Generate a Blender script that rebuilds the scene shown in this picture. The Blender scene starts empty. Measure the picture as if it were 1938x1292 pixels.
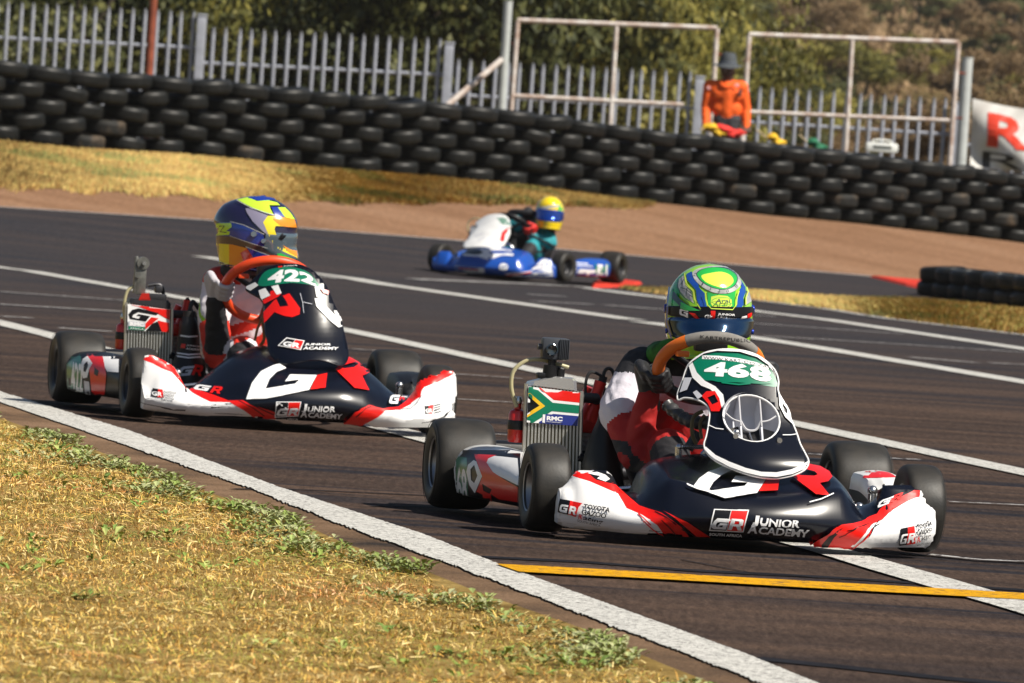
import bpy, bmesh, math, random
import numpy as np
from mathutils import Vector, Matrix
from mathutils.bvhtree import BVHTree
from mathutils.geometry import tessellate_polygon

random.seed(4); rng = np.random.default_rng(4)
scn = bpy.context.scene
COL = scn.collection

# ------------------------------------------------------------------ camera, sky, sun, exposure
PITCH, ROLL, CAM_H, FPX = math.radians(1.486), math.radians(3.7), 1.10, 13650.0
Fw = Vector((0, math.cos(PITCH), -math.sin(PITCH)))
_R0 = Vector((1, 0, 0)); _U0 = Vector((0, math.sin(PITCH), math.cos(PITCH)))
Rt = math.cos(ROLL) * _R0 + math.sin(ROLL) * _U0
Up = -math.sin(ROLL) * _R0 + math.cos(ROLL) * _U0
CAM = Vector((0, 0, CAM_H))
cam_d = bpy.data.cameras.new('camera'); cam = bpy.data.objects.new('camera', cam_d); COL.objects.link(cam)
m = Matrix((Rt, Up, -Fw)).transposed().to_4x4(); m.translation = CAM
cam.matrix_world = m
cam_d.sensor_width = 36; cam_d.lens = 36 * FPX / 1938
cam_d.clip_start = 0.5; cam_d.clip_end = 4000
cam_d.dof.use_dof = True; cam_d.dof.focus_distance = 21.3; cam_d.dof.aperture_fstop = 15
scn.camera = cam

SUN = Vector((0.56, -0.36, 0.75)).normalized()
sun_el = math.asin(SUN.z); sun_az = math.atan2(SUN.x, SUN.y)
w = bpy.data.worlds.new('World'); scn.world = w; w.use_nodes = True
nt = w.node_tree; bgn = nt.nodes['Background']
sky = nt.nodes.new('ShaderNodeTexSky'); sky.sky_type = 'NISHITA'; sky.sun_disc = False
sky.sun_elevation = sun_el; sky.sun_rotation = sun_az
nt.links.new(sky.outputs[0], bgn.inputs[0]); bgn.inputs[1].default_value = 0.05
sun_d = bpy.data.lights.new('sun', 'SUN'); sun_d.energy = 5.0; sun_d.angle = math.radians(0.53); sun_d.color = (1, .93, .82)
sun = bpy.data.objects.new('sun', sun_d); COL.objects.link(sun)
sun.rotation_euler = SUN.to_track_quat('Z', 'Y').to_euler()
scn.view_settings.view_transform = 'Standard'; scn.view_settings.look = 'None'
scn.view_settings.exposure = 0.48; scn.view_settings.gamma = 1.0
scn.view_settings.use_curve_mapping = False

# ------------------------------------------------------------------ helpers
def ray(px, py): return (Fw * FPX + Rt * (px - 969.0) - Up * (py - 646.0)).normalized()
def proj(P):
    d = Vector(P) - CAM; return 969 + FPX * d.dot(Rt) / d.dot(Fw), 646 - FPX * d.dot(Up) / d.dot(Fw)
def atY(px, py, Y):
    d = ray(px, py); return CAM + d * (Y / d.y)
def interp(x, pts):
    if x <= pts[0][0]: return pts[0][1]
    for (a, b), (c, d) in zip(pts, pts[1:]):
        if x <= c: return b + (d - b) * (x - a) / (c - a)
    return pts[-1][1]
def ext(pts):          # extend a polyline linearly on both sides
    (a, b), (c, d) = pts[0], pts[1]; (e, f), (g, h) = pts[-2], pts[-1]
    L = 2500
    return [(a - L, b - (d - b) / (c - a) * L)] + pts + [(g + L, h + (h - f) / (g - e) * L)]
def sstep(t): t = max(0.0, min(1.0, t)); return t * t * (3 - 2 * t)

PX_EDGE = ext([(0, 391), (143, 400), (286, 409), (412, 417), (571, 431), (900, 457), (1400, 501), (1651, 522), (1740, 531), (1938, 548)])
PX_WALL = ext([(0, 266), (66, 274), (149, 282), (261, 289), (340, 293), (429, 300), (528, 310), (718, 327), (831, 336), (909, 344), (1008, 353),
               (1100, 367), (1192, 378), (1277, 387), (1366, 397), (1459, 408), (1552, 416), (1641, 425), (1734, 436), (1842, 448), (1938, 460)])
def hor(px): return 291 + 0.0647 * (px - 969)
def yw_depth(px): return 13650 / (188 - 0.0135 * max(-600, min(2600, px)))
def ye_depth(px): return yw_depth(px) - 7.0
_w = {}
def _cols(px):
    k = int(round(px / 4)) * 4
    if k not in _w:
        p = max(-1200, min(3200, k))
        Yw, Ye = yw_depth(p), ye_depth(p)
        _w[k] = (Yw, atY(p, interp(p, PX_WALL), Yw).z, Ye, atY(p, interp(p, PX_EDGE), Ye).z)
    return _w[k]
def terr(X, Y):
    if Y < 40: return 0.0
    px = 969 + FPX * X / Y
    Yw, zw, Ye, ze = _cols(px)
    if Y < Ye: return ze * sstep((Y - (Ye - 13)) / 13)
    if Y < Yw: return ze + (zw - ze) * ((Y - Ye) / (Yw - Ye))
    z = zw + (0.55 - zw) * sstep((Y - Yw) / 40)
    if Y > 150: z += 0.043 * (Y - 150) * sstep((Y - 150) / 60)
    return z
def gnd(px, py, up=0.0):
    d = ray(px, py); lo, hi = 6.0, yw_depth(px) + .15
    for _ in range(34):
        mid = (lo + hi) / 2; P = CAM + d * (mid / d.y)
        if P.z > terr(P.x, P.y): lo = mid
        else: hi = mid
    P = CAM + d * (lo / d.y); P.z = terr(P.x, P.y) + up
    return P

MATS = {}
def mat(name, col, rough=0.5, metal=0.0, spec=0.5, noise=0.0, nscale=40.0, bump=0.0, bscale=80.0, coat=0.0, col2=None, sheen=0.0):
    if name in MATS: return MATS[name]
    M = bpy.data.materials.new(name); M.use_nodes = True; n = M.node_tree; b = n.nodes['Principled BSDF']
    b.inputs['Base Color'].default_value = (*col, 1); b.inputs['Roughness'].default_value = rough
    b.inputs['Metallic'].default_value = metal; b.inputs['Specular IOR Level'].default_value = spec
    b.inputs['Coat Weight'].default_value = coat; b.inputs['Coat Roughness'].default_value = 0.08
    tc = n.nodes.new('ShaderNodeTexCoord')
    if noise > 0:
        t = n.nodes.new('ShaderNodeTexNoise'); t.inputs['Scale'].default_value = nscale; t.inputs['Detail'].default_value = 5
        n.links.new(tc.outputs['Object'], t.inputs['Vector'])
        r = n.nodes.new('ShaderNodeValToRGB'); c2 = col2 or tuple(c * (1 - noise) for c in col)
        r.color_ramp.elements[0].position = 0.35; r.color_ramp.elements[1].position = 0.65
        r.color_ramp.elements[0].color = (*c2, 1); r.color_ramp.elements[1].color = (*col, 1)
        n.links.new(t.outputs['Fac'], r.inputs[0]); n.links.new(r.outputs[0], b.inputs['Base Color'])
        mr = n.nodes.new('ShaderNodeMapRange'); mr.inputs[3].default_value = min(1, rough * 1.25); mr.inputs[4].default_value = rough * 0.8
        n.links.new(t.outputs['Fac'], mr.inputs[0]); n.links.new(mr.outputs[0], b.inputs['Roughness'])
    if bump > 0:
        t2 = n.nodes.new('ShaderNodeTexNoise'); t2.inputs['Scale'].default_value = bscale; t2.inputs['Detail'].default_value = 4
        n.links.new(tc.outputs['Object'], t2.inputs['Vector'])
        bp = n.nodes.new('ShaderNodeBump'); bp.inputs['Strength'].default_value = bump; bp.inputs['Distance'].default_value = 0.01
        n.links.new(t2.outputs['Fac'], bp.inputs['Height']); n.links.new(bp.outputs[0], b.inputs['Normal'])
    MATS[name] = M
    return M

def tag(o, label=None, cat=None, group=None, kind=None):
    if label: o['label'] = label
    if cat: o['category'] = cat
    if group: o['group'] = group
    if kind: o['kind'] = kind
    return o
def obj(name, verts, faces, material=None, parent=None, smooth=True, local=False):
    """link a mesh; verts in world coordinates unless parent is given and local=True"""
    me = bpy.data.meshes.new(name)
    me.from_pydata([tuple(v) for v in verts], [], faces)
    return obj_me(name, me, material, parent, smooth)
def obj_me(name, me, material=None, parent=None, smooth=True):
    if material is not None:
        for x in (material if isinstance(material, (list, tuple)) else [material]): me.materials.append(x)
    if smooth:
        me.shade_smooth() if hasattr(me, 'shade_smooth') else None
        me.set_sharp_from_angle(angle=math.radians(38))
    o = bpy.data.objects.new(name, me); COL.objects.link(o)
    if parent is not None: o.parent = parent
    return o
def empty(name, loc, rz=0.0, label=None, cat=None, group=None):
    o = bpy.data.objects.new(name, None); COL.objects.link(o); o.empty_display_size = .1
    o.matrix_world = Matrix.Translation(loc) @ Matrix.Rotation(rz, 4, 'Z')
    o.location = loc; o.rotation_euler = (0, 0, rz)
    return tag(o, label, cat, group)

class MB:
    """collects primitive shapes into one mesh"""
    def __init__(s): s.v = []; s.f = []
    def add(s, v, f):
        n = len(s.v); s.v += [Vector(p) for p in v]; s.f += [tuple(i + n for i in q) for q in f]; return s
    def box(s, c, size, bev=0.004, rot=None):
        bm = bmesh.new(); bmesh.ops.create_cube(bm, size=1.0)
        bmesh.ops.scale(bm, vec=size, verts=bm.verts)
        if bev > 0: bmesh.ops.bevel(bm, geom=bm.edges[:], offset=min(bev, min(size) * .45), segments=2, affect='EDGES', profile=.6)
        M = Matrix.Translation(c) @ (rot.to_4x4() if rot else Matrix())
        bm.verts.index_update(); s.add([M @ v.co for v in bm.verts], [tuple(v.index for v in f.verts) for f in bm.faces]); bm.free(); return s
    def tube(s, pts, r, n=10, closed=False):
        pts = [Vector(p) for p in pts]; N = len(pts); rr = r if isinstance(r, (list, tuple)) else [r] * N
        base = len(s.v); up = None
        for i, p in enumerate(pts):
            a = pts[(i - 1) % N] if (closed or i > 0) else p; b = pts[(i + 1) % N] if (closed or i < N - 1) else p
            t = (b - a).normalized()
            if up is None: up = t.orthogonal().normalized()
            up = (up - t * up.dot(t)); up = up.normalized() if up.length > 1e-6 else t.orthogonal().normalized()
            sd = t.cross(up)
            for k in range(n):
                an = 2 * math.pi * k / n; s.v.append(p + (up * math.cos(an) + sd * math.sin(an)) * rr[i])
        for i in range(N if closed else N - 1):
            j = (i + 1) % N
            for k in range(n):
                k2 = (k + 1) % n; s.f.append((base + i * n + k, base + i * n + k2, base + j * n + k2, base + j * n + k))
        if not closed:
            s.f.append(tuple(base + k for k in range(n))[::-1]); s.f.append(tuple(base + (N - 1) * n + k for k in range(n)))
        return s
    def lathe(s, prof, M=None, n=40, closed=False):
        """prof: (radius, height) along local z"""
        M = M or Matrix(); base = len(s.v); N = len(prof)
        for k in range(n):
            a = 2 * math.pi * k / n
            for r, h in prof: s.v.append(M @ Vector((r * math.cos(a), r * math.sin(a), h)))
        for k in range(n):
            k2 = (k + 1) % n
            for i in range(N if closed else N - 1):
                j = (i + 1) % N; s.f.append((base + k * N + i, base + k2 * N + i, base + k2 * N + j, base + k * N + j))
        return s
    def grid(s, rows, cu=False, cv=False):
        base = len(s.v); a = len(rows); b = len(rows[0])
        for r in rows: s.v += [Vector(p) for p in r]
        for i in range(a if cu else a - 1):
            for j in range(b if cv else b - 1):
                i2 = (i + 1) % a; j2 = (j + 1) % b
                s.f.append((base + i * b + j, base + i2 * b + j, base + i2 * b + j2, base + i * b + j2))
        return s
    def ball(s, c, r, n=14, sc=(1, 1, 1)):
        rows = []
        for i in range(n // 2 + 1):
            th = math.pi * i / (n // 2)
            rows.append([Vector(c) + Vector((r * sc[0] * max(math.sin(th), .002) * math.cos(2 * math.pi * k / n), r * sc[1] * max(math.sin(th), .002) * math.sin(2 * math.pi * k / n), r * sc[2] * math.cos(th))) for k in range(n)])
        return s.grid(rows, cv=True)
    def build(s, name, material, parent=None, smooth=True):
        return obj(name, s.v, s.f, material, parent, smooth)

def smoothpath(pts, n=8, closed=False):
    pts = [Vector(p) for p in pts]; N = len(pts); out = []
    for i in range(N if closed else N - 1):
        if closed: a, b, c, d = pts[i - 1], pts[i], pts[(i + 1) % N], pts[(i + 2) % N]
        else: a, b, c, d = pts[max(i - 1, 0)], pts[i], pts[i + 1], pts[min(i + 2, N - 1)]
        for k in range(n):
            t = k / n; out.append(0.5 * ((2 * b) + (c - a) * t + (2 * a - 5 * b + 4 * c - d) * t * t + (-a + 3 * b - 3 * c + d) * t ** 3))
    if not closed: out.append(pts[-1])
    return out

# ------------------------------------------------------------------ ground materials
def ground_mat(name, cols, scale, stretch=(1, 1, 1), rot=0.0, bump=0.4, bscale=60, speck=None, rough=0.9, bdist=0.01, gr=(.55, 1.25)):
    M = bpy.data.materials.new(name); M.use_nodes = True; n = M.node_tree; b = n.nodes['Principled BSDF']
    b.inputs['Roughness'].default_value = rough; b.inputs['Specular IOR Level'].default_value = 0.04
    tc = n.nodes.new('ShaderNodeTexCoord'); mp = n.nodes.new('ShaderNodeMapping')
    mp.inputs['Rotation'].default_value = (0, 0, rot); mp.inputs['Scale'].default_value = stretch
    mp.vector_type = 'TEXTURE' if False else 'POINT'
    n.links.new(tc.outputs['Object'], mp.inputs['Vector'])
    t = n.nodes.new('ShaderNodeTexNoise'); t.inputs['Scale'].default_value = scale; t.inputs['Detail'].default_value = 8; t.inputs['Roughness'].default_value = .62
    n.links.new(mp.outputs[0], t.inputs['Vector'])
    r = n.nodes.new('ShaderNodeValToRGB'); e = r.color_ramp.elements
    e[0].position = .30; e[0].color = (*cols[0], 1); e[1].position = .70; e[1].color = (*cols[-1], 1)
    for i, c in enumerate(cols[1:-1]):
        q = e.new(.30 + .4 * (i + 1) / (len(cols) - 1)); q.color = (*c, 1)
    n.links.new(t.outputs['Fac'], r.inputs[0]); out = r.outputs[0]
    t2 = n.nodes.new('ShaderNodeTexNoise'); t2.inputs['Scale'].default_value = bscale; t2.inputs['Detail'].default_value = 6
    n.links.new(tc.outputs['Object'], t2.inputs['Vector'])
    mx = n.nodes.new('ShaderNodeMix'); mx.data_type = 'RGBA'; mx.blend_type = 'MULTIPLY'; mx.inputs[0].default_value = 0.75
    r2 = n.nodes.new('ShaderNodeValToRGB'); r2.color_ramp.elements[0].position = .3; r2.color_ramp.elements[1].position = .7
    r2.color_ramp.elements[0].color = (gr[0], gr[0], gr[0], 1); r2.color_ramp.elements[1].color = (gr[1], gr[1], gr[1], 1)
    n.links.new(t2.outputs['Fac'], r2.inputs[0]); n.links.new(out, mx.inputs[6]); n.links.new(r2.outputs[0], mx.inputs[7]); out = mx.outputs[2]
    if speck:
        v = n.nodes.new('ShaderNodeTexVoronoi'); v.inputs['Scale'].default_value = speck[0]
        n.links.new(tc.outputs['Object'], v.inputs['Vector'])
        r3 = n.nodes.new('ShaderNodeValToRGB'); r3.color_ramp.elements[0].position = 0.0; r3.color_ramp.elements[1].position = speck[1]
        r3.color_ramp.elements[0].color = (1, 1, 1, 1); r3.color_ramp.elements[1].color = (0, 0, 0, 1)
        n.links.new(v.outputs['Distance'], r3.inputs[0])
        m3 = n.nodes.new('ShaderNodeMix'); m3.data_type = 'RGBA'; n.links.new(r3.outputs[0], m3.inputs[0])
        n.links.new(out, m3.inputs[6]); m3.inputs[7].default_value = (*speck[2], 1); out = m3.outputs[2]
    n.links.new(out, b.inputs['Base Color'])
    bp = n.nodes.new('ShaderNodeBump'); bp.inputs['Strength'].default_value = bump; bp.inputs['Distance'].default_value = bdist
    n.links.new(t2.outputs['Fac'], bp.inputs['Height']); n.links.new(bp.outputs[0], b.inputs['Normal'])
    return M, n, out, b

TRACK_ANG = math.atan2(gnd(1938, 1155).y - gnd(0, 610).y, gnd(1938, 1155).x - gnd(0, 610).x)
M_asph, an, aout, ab = ground_mat('asphalt', [(.026, .020, .019), (.058, .040, .032), (.094, .062, .046)], 0.9, (0.28, 1.9, 1), -TRACK_ANG, bump=.6, bscale=95, speck=(60, .12, (.19, .16, .13)), bdist=.008, gr=(.35, 1.5))
# rubbered-in tyre streaks along the racing line
tcn = an.nodes.new('ShaderNodeTexCoord'); mpn = an.nodes.new('ShaderNodeMapping'); mpn.inputs['Rotation'].default_value = (0, 0, -TRACK_ANG + .10); mpn.inputs['Scale'].default_value = (.12, 2.7, 1)
an.links.new(tcn.outputs['Object'], mpn.inputs[0]); tn = an.nodes.new('ShaderNodeTexNoise'); tn.inputs['Scale'].default_value = 1.0; tn.inputs['Detail'].default_value = 7; tn.inputs['Distortion'].default_value = .9
an.links.new(mpn.outputs[0], tn.inputs['Vector']); rr_ = an.nodes.new('ShaderNodeValToRGB'); rr_.color_ramp.elements[0].position = .50; rr_.color_ramp.elements[1].position = .62
rr_.color_ramp.elements[0].color = (0, 0, 0, 1); rr_.color_ramp.elements[1].color = (.95, .95, .95, 1)
an.links.new(tn.outputs['Fac'], rr_.inputs[0]); mm = an.nodes.new('ShaderNodeMix'); mm.data_type = 'RGBA'
tn2 = an.nodes.new('ShaderNodeTexNoise'); tn2.inputs['Scale'].default_value = .32; tn2.inputs['Detail'].default_value = 4; an.links.new(tcn.outputs['Object'], tn2.inputs['Vector'])
mk = an.nodes.new('ShaderNodeMapRange'); mk.inputs[1].default_value = .38; mk.inputs[2].default_value = .56; an.links.new(tn2.outputs['Fac'], mk.inputs[0])
ml = an.nodes.new('ShaderNodeMath'); ml.operation = 'MULTIPLY'; an.links.new(mk.outputs[0], ml.inputs[0]); an.links.new(rr_.outputs[0], ml.inputs[1])
an.links.new(ml.outputs[0], mm.inputs[0]); an.links.new(aout, mm.inputs[6]); mm.inputs[7].default_value = (.019, .019, .024, 1)
# the far half of the circuit is tinted cooler and greyer
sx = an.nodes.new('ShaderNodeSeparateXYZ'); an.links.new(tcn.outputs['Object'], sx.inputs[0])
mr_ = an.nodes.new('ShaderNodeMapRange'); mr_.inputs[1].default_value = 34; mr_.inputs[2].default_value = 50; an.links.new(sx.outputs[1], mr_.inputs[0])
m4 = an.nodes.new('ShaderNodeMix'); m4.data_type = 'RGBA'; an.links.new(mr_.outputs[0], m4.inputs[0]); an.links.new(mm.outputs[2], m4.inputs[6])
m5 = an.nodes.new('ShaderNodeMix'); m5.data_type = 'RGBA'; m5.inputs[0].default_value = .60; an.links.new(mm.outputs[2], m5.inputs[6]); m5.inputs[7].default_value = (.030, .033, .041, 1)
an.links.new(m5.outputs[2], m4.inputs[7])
# coarse stone and polished aggregate, drawn out along the direction of travel
mg = an.nodes.new('ShaderNodeMapping'); mg.inputs['Scale'].default_value = (42, 5.5, 1); mg.inputs['Rotation'].default_value = (0, 0, .08); an.links.new(tcn.outputs['Object'], mg.inputs[0])
ng = an.nodes.new('ShaderNodeTexNoise'); ng.inputs['Scale'].default_value = 1.0; ng.inputs['Detail'].default_value = 6; ng.inputs['Roughness'].default_value = .75; an.links.new(mg.outputs[0], ng.inputs['Vector'])
rg = an.nodes.new('ShaderNodeValToRGB'); rg.color_ramp.elements[0].position = .28; rg.color_ramp.elements[1].position = .72; rg.color_ramp.elements[0].color = (.52, .52, .52, 1); rg.color_ramp.elements[1].color = (1.5, 1.47, 1.42, 1)
an.links.new(ng.outputs['Fac'], rg.inputs[0]); mgx = an.nodes.new('ShaderNodeMix'); mgx.data_type = 'RGBA'; mgx.blend_type = 'MULTIPLY'; mgx.inputs[0].default_value = 1
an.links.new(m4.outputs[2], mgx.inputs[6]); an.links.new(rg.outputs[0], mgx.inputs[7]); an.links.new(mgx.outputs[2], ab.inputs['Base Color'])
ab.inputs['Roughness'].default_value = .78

M_earth = ground_mat('earth', [(.08, .05, .025), (.14, .09, .035), (.2, .14, .06)], 1.3, bump=.6, bscale=14)[0]
M_veld = ground_mat('veld', [(.055, .052, .018), (.12, .085, .035), (.20, .13, .06)], .12, bump=.6, bscale=3, rough=1)[0]
M_dirt = ground_mat('dirt', [(.18, .098, .055), (.235, .132, .077), (.27, .16, .098)], .9, (0.5, 1.4, 1), 0, bump=.35, bscale=22)[0]
M_apron = ground_mat('apron', [(.034, .028, .025), (.15, .095, .058), (.25, .16, .10)], 1.7, (1, .7, 1), 0, bump=.6, bscale=90)[0]
M_straw = ground_mat('straw_ground', [(.11, .07, .022), (.24, .16, .05), (.34, .24, .085)], 5, bump=.7, bscale=70)[0]
M_vergefar = ground_mat('verge_ground', [(.10, .09, .025), (.22, .145, .042), (.29, .19, .06)], 1.6, (1, 1, 1), bump=.6, bscale=25)[0]
def paint(name, col, worn=.25, under=(.06, .052, .05), sc=26):
    M, n, out, b = ground_mat(name, [col, tuple(c * .93 for c in col), tuple(c * .82 for c in col)], 9, bump=.55, bscale=sc * 2.2, rough=.6, bdist=.008)
    tc = n.nodes.new('ShaderNodeTexCoord'); t = n.nodes.new('ShaderNodeTexNoise'); t.inputs['Scale'].default_value = sc; t.inputs['Detail'].default_value = 9; t.inputs['Roughness'].default_value = .7
    n.links.new(tc.outputs['Object'], t.inputs['Vector']); r = n.nodes.new('ShaderNodeValToRGB')
    r.color_ramp.elements[0].position = .30 + worn * .3; r.color_ramp.elements[1].position = .36 + worn * .3
    r.color_ramp.elements[0].color = (1, 1, 1, 1); r.color_ramp.elements[1].color = (0, 0, 0, 1)
    n.links.new(t.outputs['Fac'], r.inputs[0]); mx = n.nodes.new('ShaderNodeMix'); mx.data_type = 'RGBA'
    n.links.new(r.outputs[0], mx.inputs[0]); n.links.new(out, mx.inputs[6]); mx.inputs[7].default_value = (*under, 1)
    n.links.new(mx.outputs[2], b.inputs['Base Color']); return M
M_white = paint('white_road_paint', (.60, .59, .55), .34, sc=60)
M_whitethin = paint('worn_white_paint', (.46, .45, .44), .46)
M_yellow = paint('yellow_road_paint', (.66, .33, .008), .25)
M_redkerb = paint('red_kerb_paint', (.62, .05, .03), .1)

# ------------------------------------------------------------------ ground sheets
def sheet_between(name, top, bot, material, up, x0=-1400, x1=3300, nx=180, ny=24, bias=1.0):
    """sheet draped on the terrain between two curves (seen as image-plane polylines, unprojected once on the terrain)"""
    rows = []
    for i in range(nx + 1):
        px = x0 + (x1 - x0) * i / nx
        a = gnd(px, interp(px, top)); b = gnd(px, interp(px, bot)); r = []
        for j in range(ny + 1):
            t = (j / ny) ** bias; P = a.lerp(b, t); P.z = terr(P.x, P.y) + up; r.append(P)
        rows.append(r)
    o = MB().grid(rows).build(name, material); return tag(o, kind='structure')

# the big base sheet: reaches the horizon
xs = list(np.linspace(-9, 9, 90)); ys = list(np.linspace(3, 60, 30)) + list(np.linspace(61, 100, 60)) + list(np.linspace(104, 300, 30)) + list(np.linspace(320, 1500, 30))
rows = []
for Y in ys:
    k = max(1.0, Y / 55) * 1.6
    rows.append([Vector((x * k, Y, terr(x * k, Y) - (0.06 if Y < 90 else 0) + (0 if Y < 120 else .25 * math.sin(x * k * .35) * math.sin(Y * .05)))) for x in xs])
    rows[-1][0].x = -900; rows[-1][-1].x = 900
g = MB().grid(rows).build('ground', M_veld); tag(g, kind='structure')

NEAR_UP = ext([(0, 742), (248, 817), (527, 923), (800, 1012), (953, 1073), (1170, 1152), (1400, 1235), (1540, 1292)])
NEAR_LO = ext([(0, 762), (186, 826), (465, 923), (700, 1015), (852, 1069), (1097, 1163), (1278, 1232), (1400, 1279)])
GRASS_E = ext([(0, 793), (80, 822), (177, 853), (274, 890), (411, 941), (553, 985), (640, 1028), (800, 1083), (917, 1130), (1115, 1199), (1242, 1258), (1314, 1286)])
NEAR_X1 = 3500
low = [(-3000, 1900), (3500, 2600)]
sheet_between('race_track', PX_EDGE, [(a, b - 5) for a, b in NEAR_LO], M_asph, 0.0, -1300, NEAR_X1, 200, 60, 2.0)
sheet_between('dirt_apron', [(a, b - 9) for a, b in NEAR_LO], [(a, b + 30) for a, b in GRASS_E], M_apron, -.001, -1300, NEAR_X1, 150, 8)
sheet_between('verge', [(a, b + 4) for a, b in GRASS_E], [(a, b + 900) for a, b in GRASS_E], M_straw, .012, -1300, NEAR_X1, 120, 26)
FG = ext([(0, 353), (200, 361), (400, 373), (560, 380), (700, 384), (860, 384), (1000, 387), (1100, 391), (1195, 393)])[:-1]
FG = FG + [(1230, 386), (1300, 391), (1400, 400), (3800, 640)]
sheet_between('dirt_run_off', PX_WALL, PX_EDGE, M_dirt, .0, -1300, 3300, 160, 16)
sheet_between('far_verge', PX_WALL, [(a, b) for a, b in FG], M_vergefar, .006, -1300, 1196, 120, 8)
# grass island between the two runs of track on the right
IS_T = [(1175, 544), (1250, 545), (1420, 549), (1560, 560), (1735, 563), (1938, 583), (3300, 700)]
IS_B = [(1175, 546), (1263, 560), (1422, 567), (1567, 585), (1680, 603), (1938, 634), (3300, 790)]
sheet_between('grass_island', IS_T, IS_B, M_vergefar, .006, 1175, 3200, 60, 6)

# painted lines (lists of image positions of the centre line, width in metres)
def road_line(name, pts, width, material, up, n=10):
    P = [gnd(*p) for p in pts]; Q = []
    for a, b in zip(P, P[1:]):
        k = max(2, int((b - a).length / .5)); Q += [a.lerp(b, i / k) for i in range(k)]
    Q.append(P[-1]); L = []; Rr = []
    for i, p in enumerate(Q):
        t = (Q[min(i + 1, len(Q) - 1)] - Q[max(i - 1, 0)]); t.z = 0; t.normalize(); s = Vector((-t.y, t.x, 0))
        w1 = width * .5 * (1 + .05 * math.sin(i * 1.7)); 
        a = p + s * w1; b = p - s * w1; a.z = terr(a.x, a.y) + up; b.z = terr(b.x, b.y) + up; L.append(a); Rr.append(b)
    return tag(MB().grid([L, Rr]).build(name, material), kind='structure')
_rj = random.Random(5); NEAR_LOJ = []; NEAR_UPJ = []
for i_ in range(0, 1700):
    x_ = -700 + i_ * 2.5; NEAR_LOJ.append((x_, interp(x_, NEAR_LO) + (.5 * math.sin(x_ * .023) + .8 * math.sin(x_ * .071 + 1) + _rj.uniform(-2.6, 2.6) * (.4 + .6 * math.sin(x_ * .05) ** 2)) * min(1, max(.2, x_ / 500)))); NEAR_UPJ.append((x_, interp(x_, NEAR_UP) + _rj.uniform(-.7, .7)))
sheet_between('painted_edge_line', ext(NEAR_UPJ)[1:-1], ext(NEAR_LOJ)[1:-1], M_white, .004, -690, 3500, 1676, 2)
road_line('painted_line', [(-400, 498 - 82), (0, 507), (60, 511 + 3), (376, 570), (653, 625), (780, 652), (1179, 738), (1500, 802), (1938, 896), (2400, 996)], .17, M_white, .006)
road_line('painted_line', [(-400, 512), (0, 612), (105, 638), (330, 701), (800, 830), (1548, 1038), (1700, 1083), (1938, 1152), (2200, 1230), (3000, 1478)], .165, M_white, .006)
road_line('painted_line', [(380, 486), (665, 527), (780, 546), (1198, 606)], .23, M_white, .006)
road_line('painted_line', [(1216, 610), (1422, 639), (1525, 655), (1938, 724), (2300, 786)], .22, M_white, .006)
road_line('painted_line', [(1120, 547), (1263, 565), (1425, 589), (1560, 605), (1938, 661), (2300, 716)], .21, M_white, .006)
road_line('painted_line', [(780, 529), (1000, 538), (1090, 543), (1263, 562), (1422, 568), (1567, 586), (1680, 604), (1938, 635), (2300, 680)], .15, M_whitethin, .007)
road_line('painted_far_edge_line', [(-300, 372), (0, 392), (143, 401), (286, 410), (412, 418), (571, 432), (900, 458), (1400, 502), (1651, 523), (1740, 532)], .30, M_whitethin, .006)
for pts, wd in (([(0, 553), (240, 570)], .10), ([(0, 577), (235, 591), (420, 603)], .12), ([(0, 600), (60, 603)], .1), ([(112, 622), (210, 629)], .1),
                ([(600, 523), (645, 528)], .2), ([(866, 757), (1010, 766), (1180, 775)], .05), ([(835, 708), (905, 712), (985, 718)], .05), ([(640, 660), (760, 668)], .05),
                ([(870, 820), (975, 826)], .04), ([(1425, 613), (1710, 633)], .10), ([(1445, 637), (1600, 646), (1938, 668)], .10), ([(1720, 677), (1850, 688)], .10), ([(1873, 688), (1990, 694)], .10),
                ([(1000, 558), (1070, 562)], .14), ([(1010, 571), (1120, 577)], .14), ([(1145, 578), (1258, 587)], .14), ([(1425, 597), (1470, 600)], .12),
                ([(745, 818), (800, 826)], .05), ([(1530, 861), (1600, 866), (1740, 872)], .045), ([(1796, 952), (1860, 955), (1990, 961)], .035), ([(1755, 1052), (1850, 1062), (1990, 1068)], .055)):
    road_line('grid_box_line', pts, wd, M_whitethin, .0065)
road_line('painted_yellow_line', [(960, 1079), (1170, 1090), (1500, 1109), (1938, 1133), (2300, 1153), (3200, 1203)], .30, M_yellow, .0075)
# crack sealing and skid marks, plus cast shadows painted as dark strips
M_seal_shadow = mat('bitumen_and_shadow', (.018, .018, .022), .85, 0, .05, noise=.4, nscale=8)
for pts, wd in (([(440, 926), (560, 927), (800, 938), (960, 948)], .035), ([(700, 958), (850, 962), (1000, 972)], .03), ([(915, 1055), (1100, 1064), (1300, 1080), (1560, 1093), (1938, 1118)], .10),  # slim strip left of kart 468's rear wheel paints its shadow
                ([(1425, 1246), (1600, 1264), (1760, 1282), (1950, 1300)], .11), ([(1290, 1060), (1420, 1085), (1590, 1098)], .012)):  # strip at the bottom right paints a shadow cast from out of view
    road_line('tar_and_shadow_strip', pts, wd, M_seal_shadow, .0025)
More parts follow.
